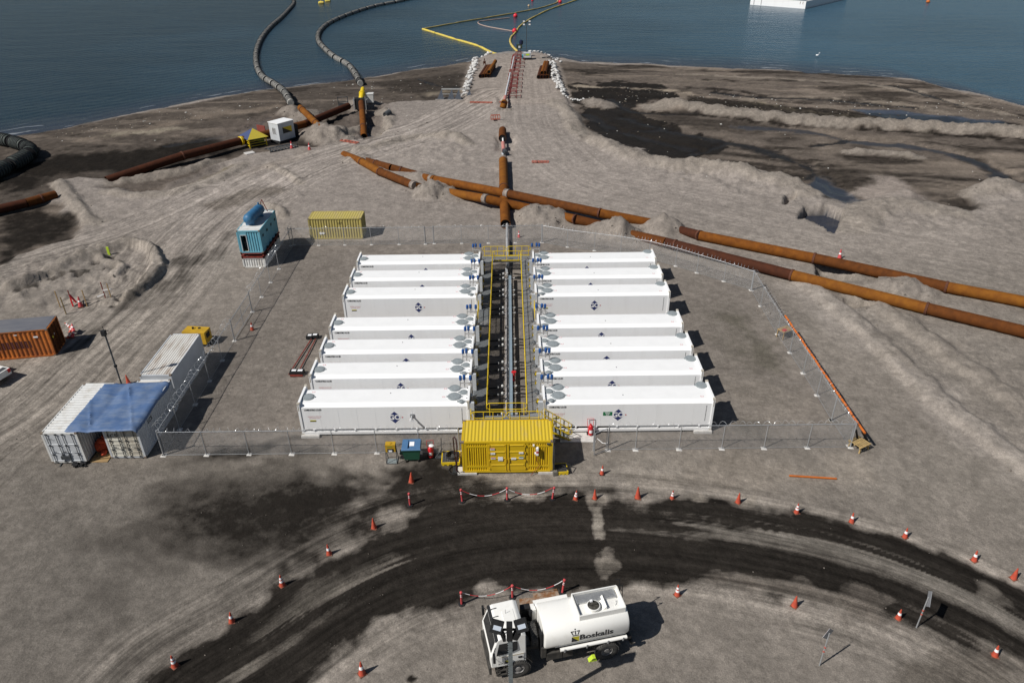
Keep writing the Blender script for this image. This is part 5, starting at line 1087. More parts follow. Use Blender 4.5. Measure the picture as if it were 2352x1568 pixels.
def gate(p0, p1, h, label, nb=2):
    p0, p1 = Vector(p0), Vector(p1); root = E("mesh_gate", label, "gate", p0); d = p1 - p0; L = d.length; u = d.normalized(); Z = Vector((0, 0, 1))
    g = MB()
    for z in (.12, h): g.tube(Z * z, d + Z * z, .028, 8)
    for k in range(nb + 1): g.tube(d * (k / nb) + Z * .12, d * (k / nb) + Z * h, .028, 8)
    if nb > 1: g.tube(Z * h * .5, d + Z * h * .5, .022, 8)
    g.build("gate_frame", [GALV], root)
    me_ = bpy.data.meshes.new("mesh_panel"); me_.from_pydata([Z * .14, d + Z * .14, d + Z * (h - .02), Z * (h - .02)], [], [(0, 1, 2, 3)]); at = me_.attributes.new("weave", 'FLOAT_VECTOR', 'POINT')
    at.data.foreach_set("vector", [0, 0, 0, L, 0, 0, L, h, 0, 0, h, 0]); me_.materials.append(CHAIN); m = bpy.data.objects.new("mesh_panel", me_); COL.objects.link(m); m.parent = root
gate((-24.35, LF[-1].y - .1, 0), (-24.35, LN[0].y + .1, 0), 2.0, "wide mesh vehicle gate in the fence near the amber generator", 2)
gate(P(1392, 1036), P(1364.5, 1047), 2.0, "narrow pedestrian gate standing ajar near the red extinguisher", 1)
gate((BF[-1].x - .05, 35.98, 0), (BL[0].x + .05, 35.92, 0), 2.0, "small closed gate in the back fence near the faded yellow container", 1)
g = MB(); g.tube((0, 0, 0), (0, 0, 2.2), .05, 8); o = g.build("gate_post", [GALV], None, P(1362.8, 1034.9)); tag(o, "lone galvanised gate post left of the ajar pedestrian gate", "post")
# orange pipe lying along the slanting fence
a_, b_ = P(1800, 726, 2.25), P(1982, 996, 1.75); n_ = 16
g = MB(); pp = [a_.lerp(b_, k / n_) + Vector((.16, .06, .03 * math.sin(k * 2.1))) for k in range(n_ + 1)]; o0 = pp[0]; g.path([q - o0 for q in pp], .085, 10)
for k in range(1, n_): g.lathe([(.095, 0), (.095, .06)], 10, pp[k] - o0, (pp[1] - pp[0]), 1)
o = g.build("orange_pipe", [PIPEO, DGREY], None, o0); tag(o, "long orange conduit strapped along the slanting fence top", "pipe")
a_, b_ = P(1980, 990, 1.5), P(1992, 1012, 0.1); g = MB(); g.beam((0, 0, 0), b_ - a_, .12); g.beam(Vector((-.35, .15, 0)), b_ - a_ + Vector((-.7, -.1, 0)), .10); o = g.build("prop_beam", [BLACK], None, a_); tag(o, "black prop under the near end of the orange conduit", "prop")
# ------------------------------------------------------------------ rusty pipelines
def pipeline(name, label, cuts, r=.55, collars=(), mats=None, up=None, z=None, endcap=True, group=None, wall=True):
    """cuts: photo points of the pipe's axis; each span becomes one pipe section"""
    mats = mats or [0, 1]; pts = []
    for c in cuts:
        if len(c) == 3: pts.append(P(c[0], c[1], c[2]))
        else: pts.append(P(c[0], c[1], (r if z is None else z)))
    root = E(name, label, "pipeline", pts[0], 0, group); o = pts[0]
    for k, (a, b) in enumerate(zip(pts[:-1], pts[1:])):
        g = MB(); a, b = a - o, b - o; d = (b - a).normalized(); L = (b - a).length
        g.lathe([(r, 0), (r, L)], 26, a, d) if not wall else g.lathe([(r - .05, .02), (r - .05, 0), (r, 0), (r, L), (r - .05, L), (r - .05, L - .02)], 26, a, d)
        if wall:   # open bore: inner skin
            g = MB(); g.lathe([(r - .04, L * .5), (r - .04, 0), (r, 0), (r, L), (r - .04, L), (r - .04, L * .5 + .01)], 26, a, d, 0)
            g.add([], [])
            q = MB(); q.lathe([(r - .041, L * .5 - .02), (0, L * .5)], 26, a, d)
        g.build("pipe_section", [RUST[mats[k % len(mats)]]], root)
    for c in collars:
        q = P(c[0], c[1], (r if z is None else z) if len(c) < 4 else c[3]) - o
        best = min(range(len(pts) - 1), key=lambda k: min((q - (pts[k] - o).lerp(pts[k + 1] - o, t / 20)).length for t in range(21)))
        A_, B_ = pts[best] - o, pts[best + 1] - o; d = (B_ - A_).normalized(); q = A_ + d * max(.05, min((B_ - A_).length - .05, (q - A_).dot(d)))
        g = MB(); wd = .10 if len(c) < 3 or c[2] == 0 else .32
        g.lathe([(r + .001, -wd - .02), (r + .07, -wd), (r + .07, -wd + .12 if wd > .2 else 0), (r + .03, -wd + .13 if wd > .2 else 0), (r + .03, wd - .13 if wd > .2 else 0), (r + .07, wd - .12 if wd > .2 else 0), (r + .07, wd), (r + .001, wd + .02)], 26, q, d, 0)
        g.build("collar", [GREYR if wd > .2 and len(c) > 2 and c[2] == 2 else RUSTR], root)
    return root
pipeline("rusty_pipeline", "lower rusty pipeline on the right, running along the fence to the frame edge", [(1424, 533, -.1), (1530, 557, .6), (1819.5, 632, .6), (2129.5, 708.5, .55), (2420, 778)], .55, [(1552, 562), (1819.5, 632), (2129.5, 708.5)], [1, 2, 3, 1])
pipeline("rusty_pipeline", "upper rusty pipeline on the right, beyond the lower one", [(1535, 523, -.3), (1607.6, 541, .55), (1871, 593.5), (2174.6, 659.5), (2430, 708)], .55, [(1610, 541), (1871, 594), (2174.6, 659.5)], [2, 0, 1, 3])
pipeline("rusty_pipeline", "rusty pipeline crossing above the casing pipe with three collars", [(955, 404, -.3), (1000, 413, .7), (1166, 445, 1.35), (1378, 489.5, 1.0), (1512, 516, -.1)], .55, [(992, 411.5, 2), (1168, 446, 2, 1.35), (1378, 489.5, 0, 1.0)], [0, 0, 1, 0])
pipeline("rusty_pipeline", "rusty pipe with chalk marks crossing the casing pipe nearest the fence", [(998, 436, -.2), (1117, 457, 1.2), (1240, 484, -.1)], .55, [(1117, 457.5, 2, 1.2)], [3, 0])
pipeline("rusty_pipeline", "short rusty pipe length between two sand heaps by the back fence", [(1246, 488, -.1), (1323, 504, .55), (1398, 522, -.2)], .55, [(1323, 505)], [0, 1])
pipeline("rusty_pipeline", "nearer left half of the rusty pipe pair fading into the sand", [(790, 355, -.1), (828, 370, .35), (874, 395, .6), (951, 426, .6), (985, 437, -.5)], .55, [(828, 370), (874.5, 396), (951, 426.5, 2)], [0, 3, 1, 0])
pipeline("rusty_pipeline", "farther left half of the rusty pipe pair half buried in sand", [(826, 366, -.4), (900, 386, .25), (965, 404, -.6)], .55, [(846, 371), (912, 390)], [1, 1])
cs = pipeline("casing_pipe", "upright wide rusty casing pipe running towards the white containers", [(1155.5, 366), (1157, 432), (1161, 515)], .60, [(1155.5, 367, 2), (1157.2, 432)], [3, 0], z=.6)
pipeline("rusty_pipeline", "long dark red pipeline behind the white cabin near the sea", [(245, 415, -.3), (420, 358), (560, 322), (700, 285), (800, 244)], .62, [(420, 358), (560, 321), (640, 300)], [2, 2, 1, 2])
pipeline("rusty_pipeline", "dark rusty pipe end at the left edge behind the sand bank", [(-60, 494, .3), (60, 466, .35), (128, 447, .3)], .55, [(100, 455)], [2, 1])
pipeline("rusty_pipeline", "bright rusty pipe sloping over the dark pipeline through the sand heap", [(690, 248, 1.7), (731, 288, 1.3), (778, 331, -.5)], .55, [(695, 252, 0, 1.7), (726, 283, 0, 1.35), (743, 299, 0, 1.0), (763, 317, 0, .4)], [3, 3])
pipeline("rusty_pipeline", "rusty pipe with a yellow valve rising from the trench near the sea", [(830, 236, 1.2), (832, 258, .7), (836, 314, -.9)], .55, [(834, 284, 0, .3)], [1, 0])
g = MB(); g.lathe([(.35, 0), (.5, .2), (.5, 1.6), (.62, 1.65), (.62, 1.9), (.4, 1.95), (.4, 3.4), (.2, 3.8)], 16, (0, 0, 0), (-.02, .9, .35)); o = g.build("pipe_valve", [YELRAIL], None, P(829.5, 228, 1.4)); tag(o, "yellow valve head on top of the trench pipe near the sea", "valve")
g = MB(); g.box(-1.0, -.7, 0, 1.0, .7, 2.0, 0); g.box(-1.3, -.5, 1.6, 1.3, .5, 1.8, 1)
for x in (-1, 1): g.beam((x * 1.1, -.8, 0), (x * 1.1, -.8, 2.3), .12, mi=1)
o = g.build("valve_frame", [BLACK, GALV], None, PG(830, 252, .2)); tag(o, "dark steel junction frame straddling the trench pipe", "frame")
g = MB()
for x in (-.9, .9): g.beam((x, 0, 0), (x, 0, 2.4), .14); g.beam((x, .6, 0), (x, 0, 1.6), .1)
g.beam((-.9, 0, 2.3), (.9, 0, 2.3), .14); g.beam((-.9, 0, 1.4), (.9, 0, 1.4), .14); g.box(-.8, -.1, .2, .8, .1, 1.2)
o = g.build("support_frame", [DGREY], None, PG(790, 252), .2); tag(o, "dark gantry frame at the end of the dark red pipeline", "frame")
g = MB(); g.box(-.75, -.7, 0, .75, .7, 1.5, 0); g.box(-.80, -.75, 1.5, .80, .75, 1.62, 0); o = g.build("white_box", [OFFW], None, PG(851, 246), .1); tag(o, "small white box cabin right of the trench pipe", "box")
g = MB(); g.lathe([(.40, .1), (.40, 0), (.52, 0), (.55, .6), (.52, 1.3)], 20, (0, 0, 0), (.5, .8, .15)); g.lathe([(0.4, .12), (0, .13)], 20, (0, 0, 0), (.5, .8, .15), 1); o = g.build("pipe_stub", [DGREY, BLACK], None, PG(885, 267, .5)); tag(o, "dark open pipe stub in the bank right of the trench", "pipe")
# small pipes feeding along the pier
cl = pipeline("culvert_pipe", "short rusty culvert with a dark open mouth on the sand road", [(1154.5, 299, .5), (1154, 318, .45)], .62, [], [1])
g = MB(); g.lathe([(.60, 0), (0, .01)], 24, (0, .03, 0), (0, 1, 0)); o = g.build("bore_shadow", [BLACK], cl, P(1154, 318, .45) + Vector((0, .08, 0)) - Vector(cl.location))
g = MB(); g.lathe([(.61, 0), (0, .01)], 24, (0, 0, 0), (0, 1, 0)); g.build("bore", [BLACK], cs, P(1161, 515, .6) + Vector((0, .5, 0)) - Vector(cs.location))  # black disc stands in for the shade inside the casing mouth
g = MB(); g.tube((0, 0, 0), P(1154.5, 352, .35) - P(1158.5, 375, .6), .17, 12); o = g.build("white_pipe", [LGREY], None, P(1158.5, 375, .6)); tag(o, "thin white pipe emerging from the top of the casing pipe", "pipe")
a_ = P(1157, 346, .4); g = MB(); g.tube((0, 0, 0), P(1155.5, 328, .4) - a_, .30, 14); o = g.build("pink_sleeve", [mat("pink_sleeve", (.48, .20, .17), .6, var=.1, scale=2)], None, a_); tag(o, "faded pink sleeve round the thin pipe below the culvert", "sleeve")
a_ = P(1155.6, 328, .4); g = MB(); g.tube((0, 0, 0), P(1154.5, 312, .4) - a_, .13, 12); o = g.build("white_pipe", [WHITE], None, a_); tag(o, "thin white pipe between the pink sleeve and the culvert mouth", "pipe")
a_ = P(1157.5, 348, .4); g = MB(); g.cbox((0, -.5, .1), (.5, 1.6, .5)); g.cbox((.3, -1.0, .2), (.3, .4, .5)); o = g.build("pipe_clamp", [DGREY], None, a_); tag(o, "dark clamp on the thin pipe above the casing pipe", "clamp")
pipeline("culvert_pipe", "rusty bent culvert stub at the foot of the red frames", [(1155, 248, .1), (1157.5, 239, .75), (1158, 236.0, .8)], .62, [], [3, 3])
a_, b_ = P(1158, 236, .9), P(1160.5, 222, .9); g = MB(); g.tube((0, 0, 0), b_ - a_, .30, 12); o = g.build("pink_sleeve", [MATS["pink_sleeve"]], None, a_); tag(o, "pink sleeve where the pier pipe leaves the culvert stub", "sleeve")
a_ = P(1160.5, 223, .9); pts = [P(*q, .9) for q in [(1160.5, 223), (1164, 205), (1168, 188), (1172, 168)]]; g = MB(); g.path([q - a_ for q in pts], .18, 12); o = g.build("pier_pipe", [LGREY], None, a_); tag(o, "pale pipe lying beside the red frames on the pier", "pipe")
a_ = P(1175, 155, .9); pts = [P(*q, .9) for q in [(1175, 158), (1178, 145), (1179, 138), (1181, 131), (1188, 127)]]; g = MB(); g.path([q - a_ for q in pts], .16, 12); o = g.build("pier_pipe", [LGREY], None, a_); tag(o, "pale pipe at the seaward end of the red frames", "pipe")
# ------------------------------------------------------------------ floating hoses and booms
def float_hose(label, pts, r, m, seg=5.8, gap=1.15, z=None, ribs=7, dark=BLACK):
    W_ = [np.array(P(a, b, SL + r * .35 if z is None else z)) if len(c) == 0 else np.array(P(a, b, c[0])) for a, b, *c in pts]
    L = smooth_line(W_, 10); L = [Vector(q) for q in L]; cum = [0]
    for a, b in zip(L[:-1], L[1:]): cum.append(cum[-1] + (b - a).length)
    def at_(s_):
        s_ = max(0, min(cum[-1] - 1e-4, s_)); k = next(i for i in range(len(cum) - 1) if cum[i + 1] >= s_); t_ = (s_ - cum[k]) / max(1e-6, cum[k + 1] - cum[k]); return L[k].lerp(L[k + 1], t_)
    root = E("floating_hose", label, "floating hose", L[0]); o = L[0]; s_ = 0
    while s_ < cum[-1] - 1:
        e = min(s_ + seg, cum[-1]); n = 12; line = [at_(s_ + (e - s_) * k / n) - o for k in range(n + 1)]
        rr = [r * .80] + [r] * (n - 1) + [r * .80]
        g = MB(); g.path(line, r, 14, rr=rr); sg_ = g.build("hose_float", [m], root)
        g = MB()
        for k in range(ribs):
            f_ = (k + .8) / (ribs + .6); q0, q1 = at_(s_ + (e - s_) * f_) - o, at_(s_ + (e - s_) * f_ + .16) - o; g.tube(q0, q1, r * 1.06, 14)
        g.build("float_ribs", [dark], sg_)
        if e < cum[-1] - .1:
            g = MB(); ln = [at_(e - .15 + (gap + .3) * k / 4) - o for k in range(5)]; g.path(ln, r * .72, 12); g.lathe([(r * .95, 0), (r * .95, .14)], 14, ln[1], ln[2] - ln[1]); g.lathe([(r * .95, 0), (r * .95, .14)], 14, ln[3], ln[4] - ln[3]); g.build("hose_joint", [BLACK], root)
        s_ = e + gap
    return root
float_hose("longer grey floating hose curving from the beach far out to sea", [(650, -40), (668, -12), (675, 6), (664, 22), (645, 42), (622, 62), (603, 85), (592, 108), (588, 132), (592, 158), (604, 177), (628, 192, -.5), (650, 208, .1), (660, 222, .5), (668, 236, .9)], .72, HOSE)
float_hose("grey floating hose right of the longer one, sweeping away to the upper middle", [(1010, -22), (930, 1), (860, 15), (800, 34), (757, 53), (735, 72), (731, 92), (744, 110), (768, 131), (798, 148), (815, 168, -.8), (828, 192, -.2)], .72, HOSE)
float_hose("thick green black floating hose bending onto the beach at the left edge", [(-60, 312, -.2), (-10, 318, 0), (30, 326, .2), (58, 336, .4), (70, 346, .5), (55, 362, .5), (20, 380, .5), (-30, 404, .5), (-90, 430, .5)], 1.05, HOSE2, seg=4.6)
def boom(label, pts, r=.28, m=BOOM, seg=14.0, name="containment_boom"):
    W_ = [P(a, b, SL + .1) for a, b in pts]; root = E(name, label, "boom", W_[0]); o = W_[0]
    L = [Vector(q) for q in smooth_line([np.array(q) for q in W_], 6)] if len(pts) > 3 else W_
    acc = 0; cur = [L[0] - o]
    for a, b in zip(L[:-1], L[1:]):
        cur.append(b - o); acc += (b - a).length
        if acc > seg:
            g = MB(); g.path(cur, r, 8, rr=[r * .6] + [r] * (len(cur) - 2) + [r * .6]); g.build("boom_section", [m], root); cur = [cur[-1]]; acc = 0
    if len(cur) > 1: g = MB(); g.path(cur, r, 8); g.build("boom_section", [m], root)
boom("bright yellow boom from the pier to the sharp corner in the water", [(1150, 125), (1136, 124), (1118, 116), (1095, 105), (1040, 89), (1005, 78), (971, 67.5)], .34)
boom("dull yellow boom from the sharp corner towards the upper right buoys", [(971, 67), (1010, 60), (1060, 51), (1120, 41), (1190, 29), (1240, 19), (1270, 10), (1281, 4), (1277, -6)], .26, mat("dull_boom", (.42, .33, .12), .7, var=.2, scale=.3))
boom("yellow boom curving from the pier tip out to the upper right", [(1189, 119), (1178, 108), (1172, 97), (1174, 86), (1185, 74), (1193, 62), (1215, 46), (1258, 24), (1300, 9), (1350, -8)], .30, mat("mid_boom", (.55, .42, .12), .7, var=.2, scale=.3))
boom("thin pale rope loop floating between the booms and the red buoys", [(1180, 72), (1150, 67), (1118, 61), (1100, 55), (1100, 50), (1120, 47), (1170, 41)], .13, mat("pale_rope", (.45, .33, .28), .8, var=.1), 60.0, "floating_rope")
for k, (x, y, r, lb) in enumerate([(1184, 38, .75, "red round buoy under the dull yellow boom"), (1182, 73, .75, "red round buoy beside the curving boom, nearest the pier"), (1286.5, 5, .70, "red round buoy at the top edge by the boom bend"), (1223, 1, .5, "small red buoy at the very top edge left of the boom bend")]):
    g = MB(); g.ball((0, 0, r * .6), r, 16); g.lathe([(.1, 0), (.1, .2)], 8, (0, 0, r * 1.55)); o = g.build("buoy", [BUOYR], None, P(x, y + 2, SL)); tag(o, lb, "buoy")
for x, y, lb in [(738, 9, "yellow mooring float in the water, the nearer of two"), (753, 4.5, "yellow mooring float in the water, the farther of two")]:
    g = MB(); g.lathe([(.1, 0), (.6, .3), (.7, 1.2), (.6, 2.1), (.1, 2.4)], 12, (-1.2, 0, .3), (1, .1, 0)); g.lathe([(.12, 0), (.12, .5)], 8, (0, 0, .8)); o = g.build("mooring_float", [BOOM], None, P(x, y, SL)); tag(o, lb, "float")
g = MB(); g.lathe([(.2, 0), (.7, .2), (.75, .5), (.45, .9), (0, 1.0)], 12); o = g.build("buoy", [PIPEO], None, P(2131, 7, SL)); tag(o, "small orange buoy alone near the top right corner", "buoy")
g = MB(); g.lathe([(.1, 0), (.4, .2), (.35, .6), (0, .8)], 10); o = g.build("buoy", [mat("tan_buoy", (.55, .40, .25), .6, var=0)], None, P(1214.5, 16, SL)); tag(o, "tiny tan buoy floating above the dull yellow boom", "buoy")
g = MB()
for k in range(3): g.lathe([(.1, 0), (.38, .15), (.42, .6), (.38, 1.0), (.1, 1.15)], 10, (k * .55 - .5, (k % 2) * .5, .1 + .18 * k), (1, .4, .2))
o = g.build("boom_end_floats", [BOOM], None, PG(1150, 119)); tag(o, "yellow floats piled on the tip of the pier", "floats")
# barge
bl, br = P(1722.5, 11.3, SL), P(1849, 21, SL); d = br - bl; L = d.length; ang = math.atan2(d.y, d.x); far = P(1906, 1, SL) - br; fw_ = 34.0
brg = E("barge", "flat white barge with a grey deck moored at the top edge", "barge", bl, ang)
side = (P(1906, 1, SL + 1.0) - br); side.z = 0; side = side.normalized() * 40; ca_, sa_ = math.cos(-ang), math.sin(-ang); sl_ = Vector((side.x * ca_ - side.y * sa_, side.x * sa_ + side.y * ca_, 0))
g = MB(); q = [Vector((0, 0, -.6)), Vector((L, 0, -.6)), Vector((L, 0, -.6)) + sl_, Vector((0, 0, -.6)) + sl_]; g.extr(q, (0, 0, 3.1), 0); g.build("hull", [WHITE], brg)
g = MB(); q2 = [Vector((.5, .5, 2.505)), Vector((L - .5, .5, 2.505)), Vector((L - .5, -.5, 2.505)) + sl_, Vector((.5, -.5, 2.505)) + sl_]; g.extr(q2, (0, 0, .02), 0); g.build("deck", [mat("barge_deck_grey", (.16, .18, .20), .8, var=.1, scale=.3)], brg)
g = MB()
for x, ww in ((1.3, .35), (4.2, .35)): g.box(x, -.012, .1, x + ww, .0, 2.5, 0)
for x in (L - 2.2, L - 1.2): g.box(x, -.014, 1.4, x + .18, 0, 2.3, 1)
g.build("fender_mark", [mat("grey_mark", (.42, .42, .42), .7, var=0), mat("rust_mark", (.22, .16, .13), .8, var=0)], brg)
# ------------------------------------------------------------------ pier: sandbags, frames, stacked pipes
def bag_mesh():
    g = MB(); g.ball((0, 0, .22), .5, 10, 0, (1.1, .75, .45)); vv = []
    for q in g.v: k = 1 + .12 * math.sin(q[0] * 7 + q[1] * 5); vv.append((q[0] * k, q[1] * k, max(0, q[2])))
    g.v = vv; return g
sb = bag_mesh().build("sandbag", [BAGS]); tag(sb, "", "sandbag"); first_bag = True
def bags(pts, n, label, grp, rows=2, spread=.7, up=0.0, sc=1.0):
    global first_bag
    W_ = smooth_line([np.array(P(a, b, 0)) for a, b in pts], 6); W_ = [Vector(q) for q in W_]
    cum = [0]
    for a, b in zip(W_[:-1], W_[1:]): cum.append(cum[-1] + (b - a).length)
    for k in range(n):
        s_ = cum[-1] * (k + .5 + random.uniform(-.3, .3)) / n; i = max(0, min(len(W_) - 2, next((j for j in range(len(cum) - 1) if cum[j + 1] >= s_), len(W_) - 2)))
        q = W_[i].lerp(W_[i + 1], (s_ - cum[i]) / max(1e-6, cum[i + 1] - cum[i])) + Vector((random.uniform(-spread, spread), random.uniform(-.3, .3), 0)); loc = (q.x, q.y, gz(q.x, q.y) - .05 + up * random.random())
        if first_bag: o = sb; o.location = loc; first_bag = False
        else: o = dup(sb, loc)
        o.rotation_euler = (random.uniform(-.25, .25), random.uniform(-.3, .3), random.uniform(0, 3.1)); f_ = sc * random.uniform(.6, 1.0); o.scale = (f_, f_, f_ * random.uniform(.9, 1.5)); tag(o, label, "sandbag", grp)
bags([(1069, 216), (1074, 198), (1080, 178), (1087, 155), (1090, 142)], 105, "white sandbag in the bank along the left flank of the pier", "sandbags on the left flank of the pier", spread=.75, up=.7)
bags([(1090, 141), (1094, 131), (1110, 128), (1128, 126.5)], 34, "white sandbag in the row across the seaward left corner of the pier", "sandbags on the seaward left corner of the pier", spread=.5, up=.5)
bags([(1266, 148), (1272, 168), (1278, 190), (1284, 205), (1293, 216)], 85, "white sandbag in the bank along the right flank of the pier", "sandbags on the right flank of the pier", spread=.7, up=.6)
bags([(1208, 121), (1226, 122), (1250, 125), (1272, 128), (1286, 136)], 30, "white sandbag along the seaward right edge of the pier", "sandbags on the seaward right edge of the pier", spread=.6, up=.2, sc=.8)
bags([(1296, 219), (1320, 224), (1340, 226)], 14, "dirty white sandbag in the short row running right from the pier root", "sandbags at the right root of the pier", spread=.4, sc=.7)
# stacked pipes
def stack(px, r, L, label, grp, z=None, axis=(.02, 1, 0), mi=1, first=[None]):
    q = P(px[0], px[1], .3); zz = (gz(q.x, q.y) if z is None else z) + r
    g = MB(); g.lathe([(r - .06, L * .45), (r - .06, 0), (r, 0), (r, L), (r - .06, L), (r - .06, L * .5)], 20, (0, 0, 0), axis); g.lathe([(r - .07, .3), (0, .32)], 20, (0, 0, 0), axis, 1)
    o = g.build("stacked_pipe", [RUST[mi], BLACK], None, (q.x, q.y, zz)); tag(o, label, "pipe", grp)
def R5(x, y): return (1062.3 + x * .10986, 91.9 + y * .10986)
ax = (.10, 1, 0)
for k, (x, y, mi, lb) in enumerate([(375, 797, 2, "leftmost brown pipe of the stack on the left of the pier"), (430, 790, 1, "second brown pipe from the left in the left pier stack"), (485, 782, 1, "third brown pipe from the left in the left pier stack"), (540, 790, 2, "bottom right pipe of the left pier stack, under the raised one")]): stack(R5(x, y), .42, 11.0, lb, "pipes stacked on the pier", axis=ax, mi=mi)
q = P(*R5(548, 790), .3); stack(R5(556, 792), .42, 12.5, "raised pipe lying on top of the left pier stack", "pipes stacked on the pier", z=gz(q.x, q.y) + .80, axis=ax, mi=3)
for k, (x, y, mi, lb) in enumerate([(1590, 812, 2, "leftmost brown pipe of the stack on the right of the pier"), (1660, 812, 2, "bottom middle left pipe of the right pier stack"), (1712, 812, 2, "bottom middle right pipe of the right pier stack"), (1770, 806, 1, "rightmost pipe of the right pier stack")]): stack(R5(x, y), .42, 11.0, lb, "pipes stacked on the pier", axis=ax, mi=mi)
q = P(*R5(1690, 800), .3)
for x, lb in ((1665, "raised left pipe on top of the right pier stack"), (1720, "raised right pipe on top of the right pier stack")): stack(R5(x, 800), .42, 12.0, lb, "pipes stacked on the pier", z=gz(q.x, q.y) + .72, axis=ax, mi=0 if x < 1700 else 1)
# red frames
fr = E("support_frame", "", "frame", group="red steel frames in a row on the pier")
g = MB(); h = 1.25
for x in (-.62, .62):
    for y in (0, 1.9): g.beam((x, y, 0), (x, y, h), .08)
    g.beam((x, 0, h), (x, 1.9, h), .08); g.beam((x, 0, .08), (x, 1.9, .08), .08)
for y in (0, 1.9): g.beam((-.62, y, h), (.62, y, h), .08); g.beam((-.62, y, .5), (.62, y, .5), .07)
g.beam((-.62, .95, h), (.62, .95, h), .09); g.build("upper_frame", [REDFR], fr)
g = MB()
for y in (.05, 1.6): g.beam((-.62, y, h * .9), (-1.6, y, .05), .09); g.beam((-1.6, y, .05), (-1.0, y + .6, .05), .09); g.beam((-1.1, y, .7), (-1.6, y + .8, .05), .08)
g.build("side_strut", [REDFR], fr); g = MB(); g.beam((.62, .1, .5), (1.5, .1, .5), .07); g.beam((1.5, .1, .1), (1.5, .1, .8), .07); g.build("arm", [REDFR], fr)
fpx = [(1058, 1225), (1070, 1115), (1086, 1022), (1094, 938), (1102, 848), (1112, 765), (1130, 682), (1150, 590), (1158, 510), (1165, 440), (1178, 375)]
nm = ["nearest", "second", "third", "fourth", "fifth", "sixth", "seventh", "eighth", "ninth", "tenth", "farthest"]
for k, q in enumerate(fpx):
    w_ = PG(*R5(*q)); lb = f"{nm[k]} red steel support frame in the row along the pier"
    if k == 0: fr.location = w_; fr["label"] = lb
    else: dup(fr, w_, 0, lb)
# light tower, machine at the pier end
lt = E("light_tower", "grey and lime light tower trailer with a tall lamp mast at the pier end", "light tower", PG(1211, 137)); 
g = MB(); g.box(-.9, -.6, .5, .9, .9, 1.6, 0); g.box(-.8, -.62, .95, .8, -.6, 1.5, 1); g.box(-.35, -.64, 1.0, .5, -.62, 1.4, 2); g.build("canopy", [LGREY, mat("panel_grey", (.35, .38, .36), .5, var=.1), HIVIS], lt)
g = MB(); g.box(-.95, -.65, .2, .95, .95, .5); g.build("chassis", [BLACK], lt)
for x in (-.95, .95): g = MB(); g.lathe([(.2, -.1), (.34, -.1), (.34, .1), (.2, .1)], 14, (x, .2, .34), (1, 0, 0)); g.build("wheel", [BLACK], lt)
g = MB(); g.tube((-.2, .5, 1.5), (-.15, .5, 8.3), .07, 8); g.beam((-.9, .5, 8.3), (.8, .5, 8.3), .07); g.build("mast", [DGREY], lt)
for x, z in ((-.8, 8.5), (.55, 8.5), (-.8, 7.8), (.55, 7.8)):
    g = MB(); g.cbox((x, .45, z), (.55, .35, .45), 0); g.cbox((x, .26, z + .02), (.45, .03, .32), 1); g.build("lamp_head", [BLACK, DECALW], lt)
g = MB(); g.lathe([(.3, 0), (.36, .1), (.36, 1.0), (.3, 1.1)], 12); o = g.build("water_drum", [mat("teal_drum", (.05, .22, .28), .5, var=.1)], None, PG(1202, 136)); tag(o, "teal drum standing left of the light tower on the pier", "drum")
dm = E("hose_stand", "dark hose connection stand with tall legs at the tip of the pier", "stand", PG(1193, 132))
g = MB(); g.beam((-.5, 0, 0), (-.2, 0, 2.4), .14); g.beam((.5, 0, 0), (.2, 0, 2.4), .14); g.beam((-.5, .9, 0), (-.2, .5, 2.4), .14); g.beam((.5, .9, 0), (.2, .5, 2.4), .14); g.build("legs", [DGREY], dm)
g = MB(); g.box(-.7, -.1, 2.0, .7, .7, 2.9, 0); g.cbox((0, -.14, 2.4), (.5, .06, .5), 1); g.build("body", [mat("dark_green_machine", (.04, .055, .03), .6, var=.2), LGREY], dm)
g = MB(); g.lathe([(.2, 0), (.45, .2), (.5, .6), (.45, 1.0), (.1, 1.2)], 12, (.45, .3, 2.8)); g.build("dome", [mat("dark_blue_dome", (.01, .016, .045), .4, var=0)], dm)
g = MB(); g.tube((-.7, .3, 2.6), (-1.0, .4, 3.2), .09, 8); g.build("pipe_elbow", [BLUECAP], dm)
g = MB()
for k in range(4):
    x = (0, 2.05, 3.45, 5.6)[k]; g.add([(x - .9, 0, .05), (x + .5, .2, .05), (x, .9, 1.9), (x + .1, 1.3, .05)], [(0, 1, 2), (1, 3, 2), (0, 2, 3), (0, 3, 1)], 1)
g.beam((-1.2, 0, .06), (6.5, -.4, .06), .16, mi=0); g.beam((0, .9, 1.9), (5.6, .9, 1.9), .22, mi=0); g.beam((-.4, 1.5, .06), (6.2, 1.2, .06), .14, mi=0); g.beam((0, .6, 1.0), (5.6, .6, 1.0), .1, mi=0)
q = PG(1014, 228); o = g.build("steel_rack", [mat("pale_steel", (.38, .38, .37), .6, var=.1), mat("slate_plate", (.07, .08, .10), .7, var=.1)], None, q, -.05); tag(o, "grey steel trestle rack with four triangular plates left of the pier", "rack")
g = MB(); g.beam((0, 0, 0), (.3, .2, 1.5), .12); g.beam((.6, 0, 0), (.3, .2, 1.5), .12); g.box(0, 0, .3, .6, .3, .8); o = g.build("rusty_bracket", [RUST[2]], None, PG(1110, 150)); tag(o, "small rusty bracket standing behind the left pier stack", "bracket")
g = MB(); g.tube((0, 0, .15), (.9, .2, .15), .13, 10); g.tube((1.1, .2, .15), (1.9, .5, .15), .13, 10); o = g.build("dark_log", [DGREY], None, PG(1245, 134)); tag(o, "dark log lying on the sand right of the light tower", "log")
